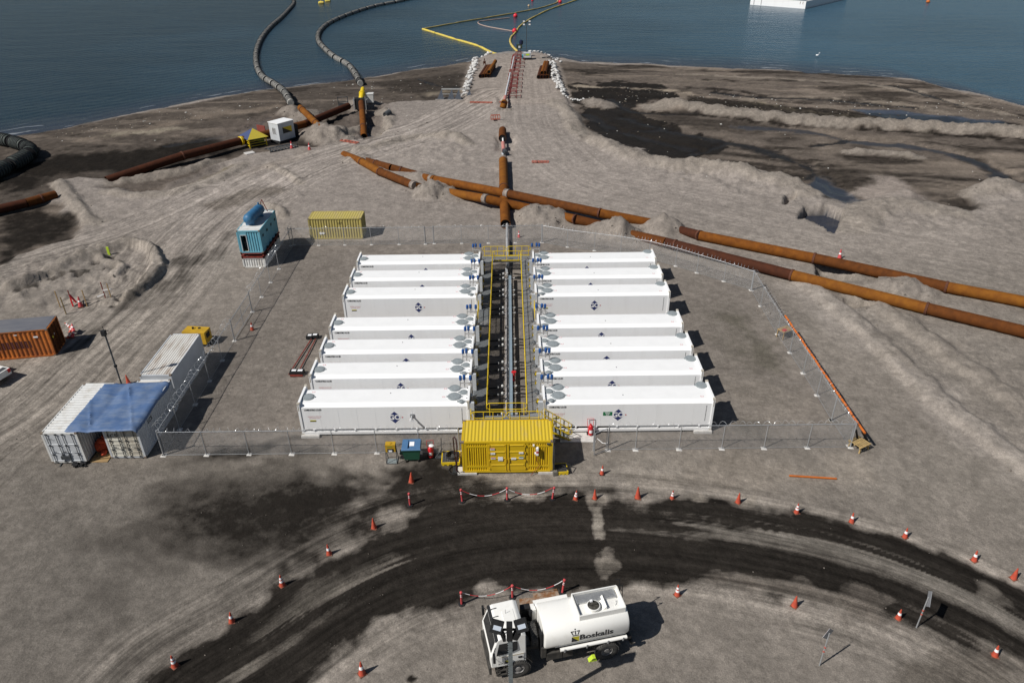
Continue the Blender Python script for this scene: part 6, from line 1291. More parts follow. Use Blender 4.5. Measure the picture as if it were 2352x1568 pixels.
# fallen orange barriers
def barrier(loc, rz, L, lying, label):
    root = E("plastic_barrier", label, "barrier", loc, rz)
    g = MB(); 
    if lying:
        for y in (-.34, .34): g.box(-L / 2, y - .08, .02, L / 2, y + .08, .10)
        for k in range(6): x = -L / 2 + L * k / 5; g.box(x - .06, -.33, .02, x + .06, .33, .12)
    else:
        for z in (.15, .85): g.box(-L / 2, -.05, z, L / 2, .05, z + .18)
        for k in range(5): x = -L / 2 + L * k / 4; g.box(x - .06, -.05, .33, x + .06, .05, .85)
    g.build("barrier_panel", [BARRO], root)
    g = MB(); g.box(-.5, -.45, .0, -.3, .5, .07) if lying else g.box(-.3, -.45, 0, .3, .45, .08); g.build("barrier_foot", [BLACK], root)
barrier(PG(803, 326.5, .05), -.55, 3.4, True, "orange plastic barrier lying flat by the rusty pipe mouth")
barrier(PG(1105, 234.5, .05), -.12, 4.2, True, "long orange plastic barrier lying flat left of the red frames")
barrier(PG(1167, 235.5, .05), -.08, 3.2, True, "brown orange panel lying at the foot of the red frames")
barrier(PG(1138, 277), .12, 1.6, False, "small orange barrier upright on the sand road below the pier")
barrier(PG(1241, 373, .05), -.08, 2.4, True, "orange barrier lying on the sand right of the casing pipe")
# cabin and pyramid-roofed unit near the sea
def R6(x, y): return (516.8 + x * .16113, 189.5 + y * .16113)
a_, b_, c_ = PG(*R6(690, 850)), PG(*R6(795, 880)), PG(*R6(1012, 815)); d = c_ - b_; L = d.length; ang = math.atan2(d.y, d.x)
hc = E("site_cabin", "small white cabin with a two colour flag panel and barred window near the sea", "cabin", b_ + Vector((0, 0, .45)), ang); W_ = 2.3; H_ = 2.75
g = MB(); g.box(0, 0, 0, L, W_, H_, 0); g.build("body", [LGREY], hc); g = MB(); g.box(-.08, -.08, H_, L + .08, W_ + .08, H_ + .1); g.build("roof", [WHITE], hc)
g = MB(); x0, x1, z0, z1 = L * .26, L * .84, 1.05, 2.05; g.add([(x0, -.012, z0), (x1, -.012, z0), (x0, -.012, z1)], [(0, 1, 2)], 0); g.add([(x1, -.012, z0), (x1, -.012, z1), (x0, -.012, z1)], [(0, 1, 2)], 1); g.build("flag_panel", [DECALK, YELRAIL], hc)
g = MB(); g.box(-.02, .7, 1.0, 0, 1.6, 2.0, 0)
for k in range(4): g.box(-.05, .72 + k * .27, 1.0, -.021, .80 + k * .27, 2.0, 1)
g.build("window", [GLASS, DECALW], hc); g = MB(); g.box(L + .02, .2, -.2, L + .9, 2.0, 1.9); g.build("side_unit", [BLACK], hc); g = MB(); g.box(-.1, 0, -.45, L + .8, W_, -.02); g.build("skid", [BLACK], hc)
b_, c_ = PG(*R6(365, 950)), PG(*R6(600, 900)); d = c_ - b_; L = d.length; ang = math.atan2(d.y, d.x)
pu = E("pump_shelter", "pyramid roofed blue and yellow pump shelter beside the white cabin", "shelter", b_ + Vector((0, 0, .05)), ang); W_ = 3.0; H_ = 1.5; ov = .35
g = MB(); ap = (L / 2, W_ / 2, H_ + 1.25); e = [(-ov, -ov, H_), (L + ov, -ov, H_), (L + ov, W_ + ov, H_), (-ov, W_ + ov, H_)]
g.add(e + [ap], [(0, 1, 4)], 0); g.add(e + [ap], [(1, 2, 4)], 0); g.add(e + [ap], [(2, 3, 4)], 1); g.add(e + [ap], [(3, 0, 4)], 1); g.add(e, [(3, 2, 1, 0)], 1); g.build("roof", [mat("lemon_roof", (.50, .40, .05), .5, var=.03), mat("indigo_roof", (.05, .07, .16), .5, var=.05)], pu)
g = MB()
for x, y in ((0, 0), (L, 0), (L, W_), (0, W_)): g.beam((x, y, 0), (x, y, H_), .14)
for z in (.35, .75, 1.1):
    g.beam((0, 0, z), (0, W_, z), .09); g.beam((0, 0, z), (L, 0, z), .07)
g.build("rail_frame", [YELRAIL], pu)
g = MB(); g.box(.3, .2, .05, L - .2, W_ - .2, H_ - .15, 0); g.add([(.3, .18, H_ - .1), (L - .2, .18, H_ - .1), (L - .2, .18, .5)], [(0, 2, 1)], 1); g.build("pump_set", [BLACK, mat("green_panel", (.10, .16, .03), .6, var=.1)], pu)
g = MB(); g.box(-.1, -.8, .0, 4.6, -.6, .12); g.box(-.1, 1.4, 0, 4.6, 1.6, .12)
for k in range(8): g.box(.2 + k * .55, -.7, .12, .45 + k * .55, 1.5, .2)
g.beam((0, -.7, .1), (0, -.7, .7), .08); g.beam((4.5, -.7, .1), (4.5, -.7, .8), .08); g.beam((0, -.7, .7), (4.5, -.7, .7), .06)
q = PG(*R6(625, 985)); o = g.build("steel_skid", [DGREY], None, q, ang); tag(o, "dark steel skid platform in front of the white cabin", "platform")
g = MB(); g.box(-.7, -.6, 0, .7, .6, .12); o = g.build("step_board", [CONC], None, PG(*R6(350, 1010)), ang); tag(o, "pale flat board on the sand before the pump shelter", "board")
g = MB(); g.box(-.9, -.06, 0, .9, .06, 2.2); g.box(-.9, .06, 0, -.8, .6, 1.6); o = g.build("upright_board", [mat("brick_red_panel", (.22, .05, .035), .7, var=.1)], None, PG(*R6(540, 800)), -.5); tag(o, "brick red upright board between shelter and white cabin", "panel")
# yellow band on the dark pipeline
g = MB(); g.lathe([(.66, 0), (.72, .05), (.72, .4), (.66, .45)], 22, (0, 0, 0), P(640, 300, .62) - P(560, 322, .62)); o = g.build("pipe_clamp", [YELRAIL], None, P(551, 324.5, .62)); tag(o, "yellow clamp ring round the dark red pipeline", "clamp")
# ------------------------------------------------------------------ cones, posts and small yard things
def cone_mesh(bands, base, col, h=.78):
    root = None
    g = MB(); g.lathe([(.165, .04), (.155, .08), (.030, h), (.0, h + .004)], 18)
    parts = [("body", g, col)]
    b = MB(); b.prism([(-.18, -.18), (.18, -.18), (.18, .18), (-.18, .18)], -.02, .03); parts.append(("base", b, base))
    for z0, z1 in bands:
        f = lambda z: .155 - (.125) * (z - .08) / (h - .08) + .004
        s = MB(); s.lathe([(f(z0) - .004, z0 - .001), (f(z0), z0), (f(z1), z1), (f(z1) - .004, z1 + .001)], 18); parts.append(("reflective_band", s, DECALW))
    return parts
CONES = {}
def cone(px, kind, label, s=1.0, grp="traffic cones round the haul road and yard"):
    q = PG(*px) if isinstance(px, tuple) else px
    if kind not in CONES:
        bands = {'p': [], 'w': [(.36, .52)], 'w2': [(.30, .42), (.50, .62)], 'k': [(.38, .52)], 'r': [(.38, .50)]}[kind]
        r = E("traffic_cone", label, "cone", q, 0, grp)
        for n, m, c in cone_mesh(bands, BLACK if kind == 'k' else mat('dusty_cone_base', (.20, .08, .05), .8, var=.2, scale=5), CONEP if kind == 'r' else CONEO): m.build(n, [c], r)
        CONES[kind] = r
    else: r = dup(CONES[kind], q, None, label, grp)
    s *= .90; r.scale = (s, s, s); r.rotation_euler = (random.uniform(-.06, .06), random.uniform(-.06, .06), random.uniform(0, 1.5)); return r
for px, k, s, lb in [((402, 1529), 'w2', 1.15, "two banded cone at the lower left, nearest the bottom edge"), ((532.6, 1427), 'w', 1.1, "faded one banded cone at the left side of the haul road, second from the bottom"),
    ((648.7, 1343.8), 'w2', 1.15, "two banded cone on the left verge of the haul road, midway up the bend"), ((756.4, 1272), 'w', 1.1, "one banded cone on the left verge between the bend's midway cone and the plain cone"),
    ((859.4, 1212), 'p', 1.15, "plain orange cone on the left verge where the haul road meets the dark stain"), ((944.5, 1106.8), 'p', 1.15, "plain orange cone standing below the green wheeled bin"),
    ((1322, 1145.9), 'w2', 1.05, "banded cone just right of the pink post chain at the haul road"), ((1366.4, 1144.5), 'p', 1.05, "plain cone in a pale sand patch, second right of the pink posts"), ((1464.7, 1142.9), 'p', 1.3, "tall plain orange cone at the top of the haul road bend"),
    ((1543.8, 1144.2), 'w2', .95, "small two banded cone right of the tall plain one"), ((1382.4, 1088.5), 'k', 1.05, "black based cone near the pedestrian gate"), ((832, 1546.7), 'w', 1.25, "one banded cone at the bottom edge left of the tanker truck"),
    ((1555.4, 1366), 'w2', 1.1, "banded cone right behind the tanker truck on the inner verge"), ((1695, 1153.5), 'p', 1.15, "plain cone on the outer verge, above the orange pole's left end"), ((1829.4, 1176.9), 'w2', 1.1, "two banded cone on the outer verge below the orange pole"),
    ((1955.5, 1198.6), 'w', 1.05, "one banded cone on the outer verge, right of the orange pole"), ((2077.9, 1233.6), 'w', 1.05, "one banded cone on the outer verge where the road starts to fall right"), ((2237, 1287), 'w', 1.1, "cone with a pale ring on the outer verge, second from the right edge"),
    ((2327.3, 1328), 'p', 1.15, "reddish plain cone closest to the right edge"), ((1824.4, 1391), 'p', 1.15, "plain cone on the inner verge between the truck and the signs"), ((2062.9, 1419.5), 'w', 1.05, "one banded cone beside the diamond sign"), ((2284.6, 1505), 'w', 1.1, "one banded cone at the lower right corner"),
    ((579.6, 757.6), 'w', 1.15, "cone inside the vehicle gate of the fenced yard"), ((1192, 545), 'r', 1.15, "lone cone beyond the back fence right of the casing pipe"), ((1927.8, 594), 'r', 1.5, "cone standing behind the upper rusty pipeline"),
    ((670, 341), 'r', 1.6, "cone on the sand just right of the white cabin"), ((711, 344), 'r', 1.6, "second cone on the sand right of the white cabin, farther along"), ((296, 881), 'p', 1.2, "cone half hidden behind the blue tarpaulin"), ((186, 704), 'r', 1.5, "red cone among the stakes on the left mound")]:
    cone(px, k, lb, s)
q0 = P(155, 776)
for k in range(5):
    c = cone(q0 + Vector((.35 * (k % 2) + .1, .45 * (k // 2), .12 * k)), 'r' if k % 2 else 'w2', "one of the cones heaped at the end of the orange container", 1.15, "cones heaped behind the orange container"); c.rotation_euler = (.2 * k, .5, k)
dl = E("delineator_post", "", "post", group="pink delineator posts")
g = MB(); g.lathe([(.062, .05), (.058, .9), (.075, .93), (.075, 1.03), (.03, 1.06)], 12); g.build("tube", [CONEP], dl); g = MB(); g.lathe([(.2, 0), (.2, .05), (.09, .07)], 8); g.build("base", [BLACK], dl)
for z in (.66, .78, .90): g = MB(); g.lathe([(.058, z), (.063, z + .004), (.063, z + .035), (.058, z + .04)], 12); g.build("reflective_band", [DECALW], dl)
PO = [((941.8, 1160.2), "lone pink delineator post without a chain, left of the chained posts"), ((1061.9, 1151.9), "left pink post of the chained row below the yellow container"), ((1164.9, 1147.9), "middle pink post of the chained row below the yellow container"), ((1268.6, 1145.9), "right pink post of the chained row below the yellow container"),
      ((1060.5, 1387), "left pink post of the chained row behind the tanker truck"), ((1177, 1372), "middle pink post of the chained row behind the tanker truck"), ((1291.3, 1361), "right pink post of the chained row behind the tanker truck")]
pw = []
for k, (px, lb) in enumerate(PO):
    w_ = PG(*px); pw.append(w_)
    if k == 0: dl.location = w_; dl["label"] = lb; dl["group"] = "pink delineator posts"
    else: r = dup(dl, w_, None, lb); r.rotation_euler = (random.uniform(-.05, .05), {1: -.06, 3: .1, 6: .1}.get(k, 0), 0)
CHR = [mat("chain_white", (.75, .73, .72), .5, var=0), mat("chain_red", (.50, .04, .05), .5, var=0)]
for a, b, lb in ((1, 2, "red and white chain between the left and middle posts below the yellow container"), (2, 3, "red and white chain between the middle and right posts below the yellow container"), (4, 5, "red and white chain between the left and middle posts behind the truck"), (5, 6, "red and white chain between the middle and right posts behind the truck")):
    A_, B_ = pw[a] + Vector((0, 0, .98)), pw[b] + Vector((0, 0, .98)); g = MB(); n = 18
    pt = [A_.lerp(B_, t / n) - A_ - Vector((0, 0, .55 * (1 - (2 * t / n - 1) ** 2))) for t in range(n + 1)]
    for k in range(6):
        for j in range(3): g.tube(pt[k * 3 + j], pt[k * 3 + j + 1], .019, 6, (k + a) % 2)
    o = g.build("barrier_chain", CHR, None, A_); tag(o, lb, "chain")
# wheeled bin
bn = E("wheeled_bin", "green wheeled bin with a blue lid by the front fence", "bin", PG(948, 1053), .02)
g = MB(); w0, w1 = .50, .62; d0, d1 = .36, .46
g.add([(-w0, -d0, .2), (w0, -d0, .2), (w0, d0, .2), (-w0, d0, .2), (-w1, -d1, 1.12), (w1, -d1, 1.12), (w1, d1, 1.12), (-w1, d1, 1.12)], [(3, 2, 1, 0), (4, 5, 6, 7), (0, 1, 5, 4), (1, 2, 6, 5), (2, 3, 7, 6), (3, 0, 4, 7)]); g.box(-.66, -.50, 1.06, .66, .50, 1.14); g.build("body", [GREENBIN], bn)
g = MB(); g.add([(-.67, -.52, 1.14), (.67, -.52, 1.14), (.67, .5, 1.14), (-.67, .5, 1.14), (-.62, -.44, 1.24), (.62, -.44, 1.24), (.62, .46, 1.36), (-.62, .46, 1.36)], [(3, 2, 1, 0), (4, 5, 6, 7), (0, 1, 5, 4), (1, 2, 6, 5), (2, 3, 7, 6), (3, 0, 4, 7)]); g.box(-.24, -.42, 1.25, -.21, .42, 1.37); l_ = g.build("lid", [BLUELID], bn)
g = MB(); g.add([(-.12, -.2, 1.285), (.2, -.2, 1.285), (.2, .2, 1.338), (-.12, .2, 1.338)], [(0, 1, 2, 3)]); g.build("paper_notice", [DECALW], l_)
g = MB(); g.add([(-.15, -.423, .85), (.2, -.423, .85), (-.1, -.40, .60)], [(0, 2, 1)]); g.build("sticker", [DECALW], bn)
for x in (-.42, .42):
    for y in (-.32, .32): g = MB(); g.lathe([(.02, -.03), (.1, -.03), (.1, .03), (.02, .03)], 12, (x, y, .1), (1, .3, 0)); g.box(x - .04, y - .03, .1, x + .04, y + .03, .2); g.build("caster", [BLACK], bn)
g = MB(); g.box(-.85, -.1, .45, -.58, .25, .62); g.build("side_bracket", [GREENBIN], bn)
# lamp box on stand
ls = E("warning_lamp", "yellow lamp box on a black stand by the front fence", "lamp", PG(901, 1061))
g = MB()
for x in (-.36, .36): g.tube((x, -.2, .03), (x, .05, 1.45), .025, 8); g.tube((x, .5, .03), (x, .05, 1.2), .025, 8); g.tube((x, -.2, .03), (x, .5, .03), .025, 8)
g.tube((-.36, -.2, .03), (.36, -.2, .03), .025, 8); g.build("stand", [DGREY], ls); g = MB(); g.box(-.33, -.16, .02, .33, .35, .035); g.build("base_plate", [mat("slate_grey", (.20, .23, .23), .7, var=.1)], ls)
g = MB(); g.box(-.34, -.16, 1.0, .34, .25, 1.62); g.lathe([(.07, 0), (.07, .05)], 10, (0, .0, 1.62)); g.build("housing", [YELGEN], ls); g = MB(); g.box(-.2, -.19, 1.02, .2, -.161, 1.3, 0); g.box(-.12, -.2, 1.06, .12, -.191, 1.2, 1); g.box(-.2, -.165, 1.42, .15, -.161, 1.47, 2); g.build("lens_panel", [BLACK, DECALW, DECALG], ls)
# wheeled extinguishers
def ext(loc, label, hood, rz=0):
    r = E("fire_extinguisher", label, "extinguisher", loc, rz); g = MB(); g.lathe([(.0, .1), (.16, .12), (.18, .2), (.18, .78), (.12, .92), (.05, .96), (.05, 1.05)], 18); g.build("cylinder", [RED], r)
    g = MB(); g.path([(-.16, .12, .2), (-.22, .2, 1.0), (-.24, .22, 1.35), (.24, .22, 1.35), (.22, .2, 1.0), (.16, .12, .2)], .018, 6); g.build("handle", [RED], r)
    for x in (-.22, .22): g = MB(); g.lathe([(.03, -.03), (.14, -.03), (.14, .03), (.03, .03)], 14, (x, .12, .14), (1, 0, 0)); g.build("wheel", [BLACK], r)
    g = MB(); g.lathe([(.183, 0), (.183, .24)], 10, (0, 0, .34), None, 0, 3.6); g = MB(); g.add([(.184 * math.sin(a), -.184 * math.cos(a), z) for z in (.34, .6) for a in np.linspace(-.7, .7, 7)], [(k, k + 1, k + 8, k + 7) for k in range(6)], 0); g.build("instruction_label", [DECALW], r)
    if hood: g = MB(); g.lathe([(.02, 0), (.17, .02), (.17, .04), (.03, .10), (0, .11)], 14, (.08, -.02, 1.06)); g.build("cap", [DECALW], r)
    return r
ext(PG(990, 1051), "red wheeled extinguisher with a white cap beside the green bin", True, .1); e2 = ext(PG(1356, 1000), "red wheeled extinguisher by the stair foot and pedestrian gate", False, .05)
g = MB(); g.path([(0, 0, .05), (.3, -.5, .05), (.6, -.6, .05), (.8, -.3, .05)], .025, 6); o = g.build("white_hose", [DECALW], None, PG(1372, 1008)); tag(o, "short white hose lying behind the ajar gate", "hose")
g = MB(); g.prism([(-1.25, -.65), (1.3, -.7), (1.25, .6), (-1.2, .62)], 0, .05); o = g.build("concrete_slab", [CONC], None, PG(1325, 1002)); tag(o, "flat pale concrete slab at the foot of the yellow stair", "slab")
# spill pallets
def pallet(loc, rz, s, label, coil):
    r = E("spill_pallet", label, "spill pallet", loc, rz); g = MB(); a = s / 2
    g.box(-a, -a, .08, a, a, .16)
    for sx_ in (-1, 1): g.box(sx_ * a, -a, .16, sx_ * (a - .06), a, .26); g.box(-a + .06, sx_ * a, .16, a - .06, sx_ * (a - .06), .26)
    for x in (-.8, -.3, .3, .8): g.box(x * a - .07, -a, 0, x * a + .07, a, .08)
    g.build("tray", [YELRAIL], r); g = MB(); g.box(-a + .06, -a + .06, .16, a - .06, a - .06, .235)
    g.build("grid_deck", [mat("grid_grey", (.075, .075, .075), .8, var=.1)], r); g = MB()
    for i in range(7):
        for j in range(7): g.cbox((-a + .18 + i * (s - .36) / 6, -a + .18 + j * (s - .36) / 6, .2365), (.075, .075, .006))
    g.build("grid_holes", [BLACK], r)
    if coil:
        pts = [(.0 + (.42 + .03 * math.sin(t * .7)) * math.cos(t), (.36) * math.sin(t), .27 + .012 * t) for t in np.linspace(0, 16, 90)]; g = MB(); g.path(pts, .04, 8); o = g.build("coiled_hose", [BLACK], None, Vector(loc) + Vector((.12, 0, .02))); tag(o, "coiled black hose lying on the yellow spill pallet", "hose")
    return r
pallet(PG(1036, 1055), .03, 1.28, "yellow edged spill pallet with a coiled hose, left of the yellow container", True)
pallet(PG(1287, 1080), .08, .95, "black and yellow spill pallet in the shade right of the yellow container", False)
g = MB(); g.path([(-.1, .3, .3), (.2, .1, .35), (.45, -.1, .15), (.55, -.2, .05)], .04, 8); g.path([(.35, .35, .3), (.6, .2, .4), (.62, -.1, .1)], .035, 8); o = g.build("black_hose", [BLACK], None, PG(1290, 1084, .1)); tag(o, "black hose ends hanging over the right spill pallet", "hose")
pts = [(.42 * math.cos(t), .45 * math.sin(t), .04 + .004 * t) for t in np.linspace(0, 8, 50)]; g = MB(); g.path(pts, .028, 6); o = g.build("hose_coil", [BLACK], None, PG(1046, 1080)); tag(o, "thin black hose ring on the ground below the left spill pallet", "hose")
g = MB()
for k in range(9): g.box(-.25, -.4 + k * .1, .02, .25, -.37 + k * .1, .05)
g.box(-.27, -.45, 0, -.25, .45, .05); g.box(.25, -.45, 0, .27, .45, .05); o = g.build("floor_grating", [DGREY], None, PG(1050, 1077)); tag(o, "small dark grating lying below the left spill pallet", "grating")
g = MB(); g.beam((0, 0, 0), (.05, .1, 1.5), .05); g.box(-.4, -.3, .02, .4, .3, .1); g.beam((-.4, -.3, .1), (.1, .1, .6), .04); o = g.build("tool_stand", [DGREY], None, PG(1014, 1047)); tag(o, "dark steel stand with an upright bar between extinguisher and spill pallet", "stand")
# long lights frame on the gravel
fr2 = E("lamp_frame", "red rail frame with lamp boxes at both ends lying in the yard", "frame", PG(690, 860)); F0 = PG(690, 860)
def L2D(x, y): q = PG((1120 + x * .1531) / 1.7415, (1300 + y * .1531) / 1.7415); return q - F0
g = MB(); ra, rb, rc, rd_ = L2D(235, 1320), L2D(820, 400), L2D(500, 1230), L2D(935, 390); z = Vector((0, 0, .12)); g.beam(ra + z, rb + z, .07); g.beam(rc + z, rd_ + z, .07); g.beam(L2D(270, 1350) + z, L2D(600, 1350) + z, .10, .14); g.build("rail", [REDOX], fr2)
for x, y, w_, lb in ((780, 350, .52, 0), (920, 335, .6, 0), (370, 1275, .60, 0), (530, 1275, .66, 0)):
    q = L2D(x, y); h_ = MB(); h_.cbox(q + Vector((0, 0, .2)), (w_, .55, .26), 0); lb_ = h_.build("lamp_box", [BLACK], fr2); h_ = MB(); h_.cbox(q + Vector((.02, .05, .336)), (w_ * .6, .26, .012), 0); h_.build("lens", [DECALW], lb_)
# poles, signs, stakes, bench, wooden pallet
g = MB(); a_, b_ = PG(1812, 1094, .05), PG(1921, 1101, .05); g.box(0, -.05, 0, (b_ - a_).length, .05, .07); o = g.build("orange_pole", [PIPEO], None, a_, math.atan2((b_ - a_).y, (b_ - a_).x)); tag(o, "orange pole lying flat on the gravel outside the fence", "pole")
def sign(base, h, axis, s, label, face=1):
    r = E("road_sign", label, "sign", base); g = MB(); g.tube((0, 0, 0), (0, 0, h + .1), .035, 8); g.build("pole", [GALV], r)
    for z in (h * .45, h * .58): g = MB(); g.lathe([(.05, 0), (.05, .08)], 8, (0, 0, z)); g.build("tape_band", [CONEO], r)
    a = Vector(axis).normalized(); n = Vector((a.y, -a.x, 0)) * face; g = MB(); c = Vector((0, 0, h)) + n * .05
    g.extr([c - a * s, c - Vector((0, 0, s)), c + a * s, c + Vector((0, 0, s))], n * .012); p_ = g.build("sign_plate", [mat("sign_back_aluminium", (.36, .37, .39), .5, metal=.3, var=.1, scale=3)], r)
    g = MB(); g.extr([c + n * .013 - a * s * .96, c + n * .013 - Vector((0, 0, s * .96)), c + n * .013 + a * s * .96, c + n * .013 + Vector((0, 0, s * .96))], n * .004); g.build("sign_face", [CONEO], p_)
sign(PG(2104.5, 1440.5), 2.25, (.40, .92, 0), .56, "diamond road sign seen from behind at the inner verge")
sign(PG(1882, 1527.3), 2.35, (.86, .5, 0), .40, "thin road sign seen edge on in the sand, lower right", -1)
g = MB(); g.box(-.6, -.4, .72, .6, .4, .78, 0)
for x in (-.5, .5):
    for y in (-.35, .35): g.beam((x * 1.1, y, 0), (x, y, .72), .07)
g.box(-.45, -.3, .78, -.1, 0, .86, 1); o = g.build("work_bench", [WOOD, RED], None, PG(1801, 773), .5); tag(o, "wooden work bench behind the slanting fence", "bench")
g = MB()
for k in range(6): g.cbox((-.45 + k * .18, 0, .52), (.11, 1.1, .025), 0)
for y in (-.45, 0, .45): g.cbox((0, y, .47), (1.1, .1, .07), 0)
for x, y in ((-.42, -.4), (.42, -.4), (-.42, .4), (.42, .4)): g.beam((x * 1.1, y * 1.15, 0), (x * .85, y, .45), .09, mi=0)
g.lathe([(.06, 0), (.15, .02), (.15, .16), (.06, .18)], 12, (-.1, -.2, .2), None, 1); o = g.build("wooden_pallet", [mat("pale_timber", (.40, .28, .12), .8, var=.15, scale=5), BLACK], None, PG(1971, 1028), .5); tag(o, "wooden pallet table at the near right fence corner", "pallet")
def R7(x, y): return ((200 + x * .20408) / 1.7415, (960 + y * .20408) / 1.7415)
for b_, t_, m, lb in [((205, 1320), (120, 1090), WOOD, "pale thin stake at the left of the stake group"), ((318, 1450), (205, 1195), mat("striped_stake", (.20, .14, .05), .7, var=.3, scale=9), "brown banded stake nearest the orange container"), ((458, 1305), (375, 1055), REDOX, "dark stake hung with a red ribbon"), ((705, 1225), (612, 1000), WOOD, "pale stake in the middle of the stake group"), ((1090, 1145), (985, 905), REDOX, "red and brown stake with white tape, right of the group"), ((1210, 1165), (1040, 800), WOOD, "tall thin stake at the right end of the group"), ((1140, 215), (1085, 115), HIVIS, "lime green marker stake on the mound top")]:
    q = PG(*R7(*b_)); g = MB(); h_ = 1.9 if m is not HIVIS else 1.0; g.beam((0, 0, -.3), (0, 0, h_ * .93), .07 if m is not HIVIS else .26, .07 if m is not HIVIS else .1)
    if "ribbon" in lb: g.beam((.05, -.05, 1.3), (.5, -.1, .5), .22, .05, 1); g.beam((.03, -.06, .9), (.06, -.1, .1), .14, .05, 1)
    if "tape" in lb: g.beam((0, -.05, .9), (.85, .1, 1.0), .03, .10, 2); g.beam((0, -.05, .5), (-.7, -.1, .25), .03, .1, 2)
    o = g.build("marker_stake", [m, RED, DECALW], None, q); tag(o, lb, "stake")
def mast(base, h, label):
    r = E("light_mast", label, "mast", base); g = MB(); g.tube((0, 0, 0), (0, 0, h), .06, 8); g.build("pole", [DGREY], r); g = MB(); g.cbox((0, -.1, h), (.28, .3, .4)); g.beam((-.35, 0, h + .15), (.35, 0, h + .15), .05); g.beam((0, 0, h), (0, 0, h + .5), .03); g.build("camera_head", [BLACK], r)
    g = MB(); g.lathe([(.12, 0), (.12, .15)], 8, (0, 0, h * .55)); g.build("junction_box", [BLACK], r)
q = P(86.1 + 775 * .238, 717.8 + 655 * .238, 2.6); mast((q.x, q.y + .3, 0), 6.6, "slim dark camera mast behind the left white container")
# mast with two lamps at the bottom edge
lm = E("light_mast", "galvanised mast with two black lamp heads rising from the bottom edge", "mast", (-.02, -21.0, 0)); h = 6.3
g = MB(); g.box(-.06, -.10, 0, .12, .06, h - .1); 
for k in range(34): g.tube((-.09, -.02, .5 + k * .16), (-.06, -.02, .5 + k * .16), .022, 6)
g.build("pole", [mat("mast_steel", (.22, .25, .26), .5, metal=.4, var=.15, scale=6)], lm)
g = MB(); g.cbox((.0, -.05, h + .05), (.26, .32, .9)); g.beam((-.5, 0, h + .1), (.5, 0, h + .1), .08); g.cbox((.30, -.05, h - .15), (.24, .30, .42), 0, Matrix.Rotation(.4, 3, 'Y')); g.cbox((-.28, -.05, h - .2), (.12, .3, .5), 0, Matrix.Rotation(-.25, 3, 'Y')); g.build("bracket", [BLACK], lm)
for s_ in (-1, 1):
    g = MB(); rm = Matrix.Rotation(R(-28), 3, 'X') @ Matrix.Rotation(.28 * s_ * -1, 3, 'Y'); c_ = Vector((s_ * .52 - .02, .0, h + .32 + .03 * s_))
    g.cbox(c_, (.52, .16, .56), 0, rm); l_ = g.build("lamp_head", [BLACK], lm); g = MB(); g.cbox(c_ + rm @ Vector((.02, -.084, -.02)), (.34, .012, .20), 0, rm); g.build("lens", [mat("lamp_lens", (.50, .55, .62), .2, var=0)], l_)
# steel trench plates beside the truck
g = MB(); g.prism([(-1.05, -.5), (1.0, -.5), (1.0, .42), (-1.05, .42)], 0, .06); o = g.build("trench_plate", [mat("plate_rust", (.20, .09, .035), .8, col2=(.32, .26, .20), scale=2.5, contrast=(.45, .65))], None, PG(1238, 1386), .1); tag(o, "rusty steel plate on the ground behind the truck cab", "plate")
g = MB(); g.prism([(-.75, -.4), (.75, -.35), (.7, .4), (-.7, .36)], 0, .05); o = g.build("trench_plate", [MATS["plate_rust"]], None, PG(1255, 1370), .2); tag(o, "smaller rust brown plate beside the chained posts behind the truck", "plate")
g = MB(); g.box(-.15, -.1, 0, .15, .12, .35); o = g.build("stone_block", [mat("dark_stone", (.16, .15, .13), .9, var=.2)], None, PG(1188 + 87, 1091), .2); tag(o, "small dark stone leaning on the right front concrete block", "stone")
# egret
eg = MB(); eg.ball((0, 0, .62), .26, 10, 0, (.6, 1.2, .7)); eg.path([(0, -.25, .7), (0, -.4, .95), (0, -.34, 1.15), (0, -.46, 1.22), (0, -.66, 1.18)], .05, 6, rr=[.07, .045, .045, .06, .012]); eg.tube((.05, 0, .45), (.05, 0, -.1), .018, 5, 1); eg.tube((-.05, 0, .45), (-.05, .05, -.1), .018, 5, 1)
o = eg.build("egret", [DECALW, DGREY], None, P(1875.5, 133.5, SL), 1.2); tag(o, "white wading egret in the shallows near the right beach", "bird"); o.scale = (1.05, 1.05, 1.05)
# pickup at the left edge
pk = E("pickup_truck", "white pickup truck mostly outside the left edge", "pickup", P(4, 876) + Vector((-2.0, .45, 0)), R(-18))
pkl = [(-2.6, .45), (-2.65, .95), (-1.6, 1.02), (-.9, 1.65), (.55, 1.68), (.8, 1.05), (2.55, 1.02), (2.6, .5)]
g = MB(); g.extr([(x, -.88, z) for x, z in pkl], (0, 1.76, 0), 0); g.build("body", [TRUCKW], pk)
g = MB(); g.box(.95, -.78, .96, 2.45, .78, 1.03); g.build("load_bed", [DGREY], pk)
g = MB(); 
for s_ in (-1, 1): g.extr([(-1.35, s_ * .885, 1.08), (-.82, s_ * .885, 1.55), (.45, s_ * .885, 1.58), (.62, s_ * .885, 1.08)], (0, s_ * .01, 0))
g.build("window", [GLASS], pk)
for x in (-1.65, 1.65):
    for s_ in (-1, 1): g = MB(); g.lathe([(.2, -.13), (.38, -.13), (.40, -.08), (.40, .08), (.38, .13), (.2, .13)], 20, (x, s_ * .80, .40), (0, 1, 0)); g.build("wheel", [TYRE], pk)
for s_ in (-1, 1): g = MB(); g.box(2.58, s_ * .62, .7, 2.62, s_ * .84, 1.0); g.build("tail_lamp", [RED], pk)
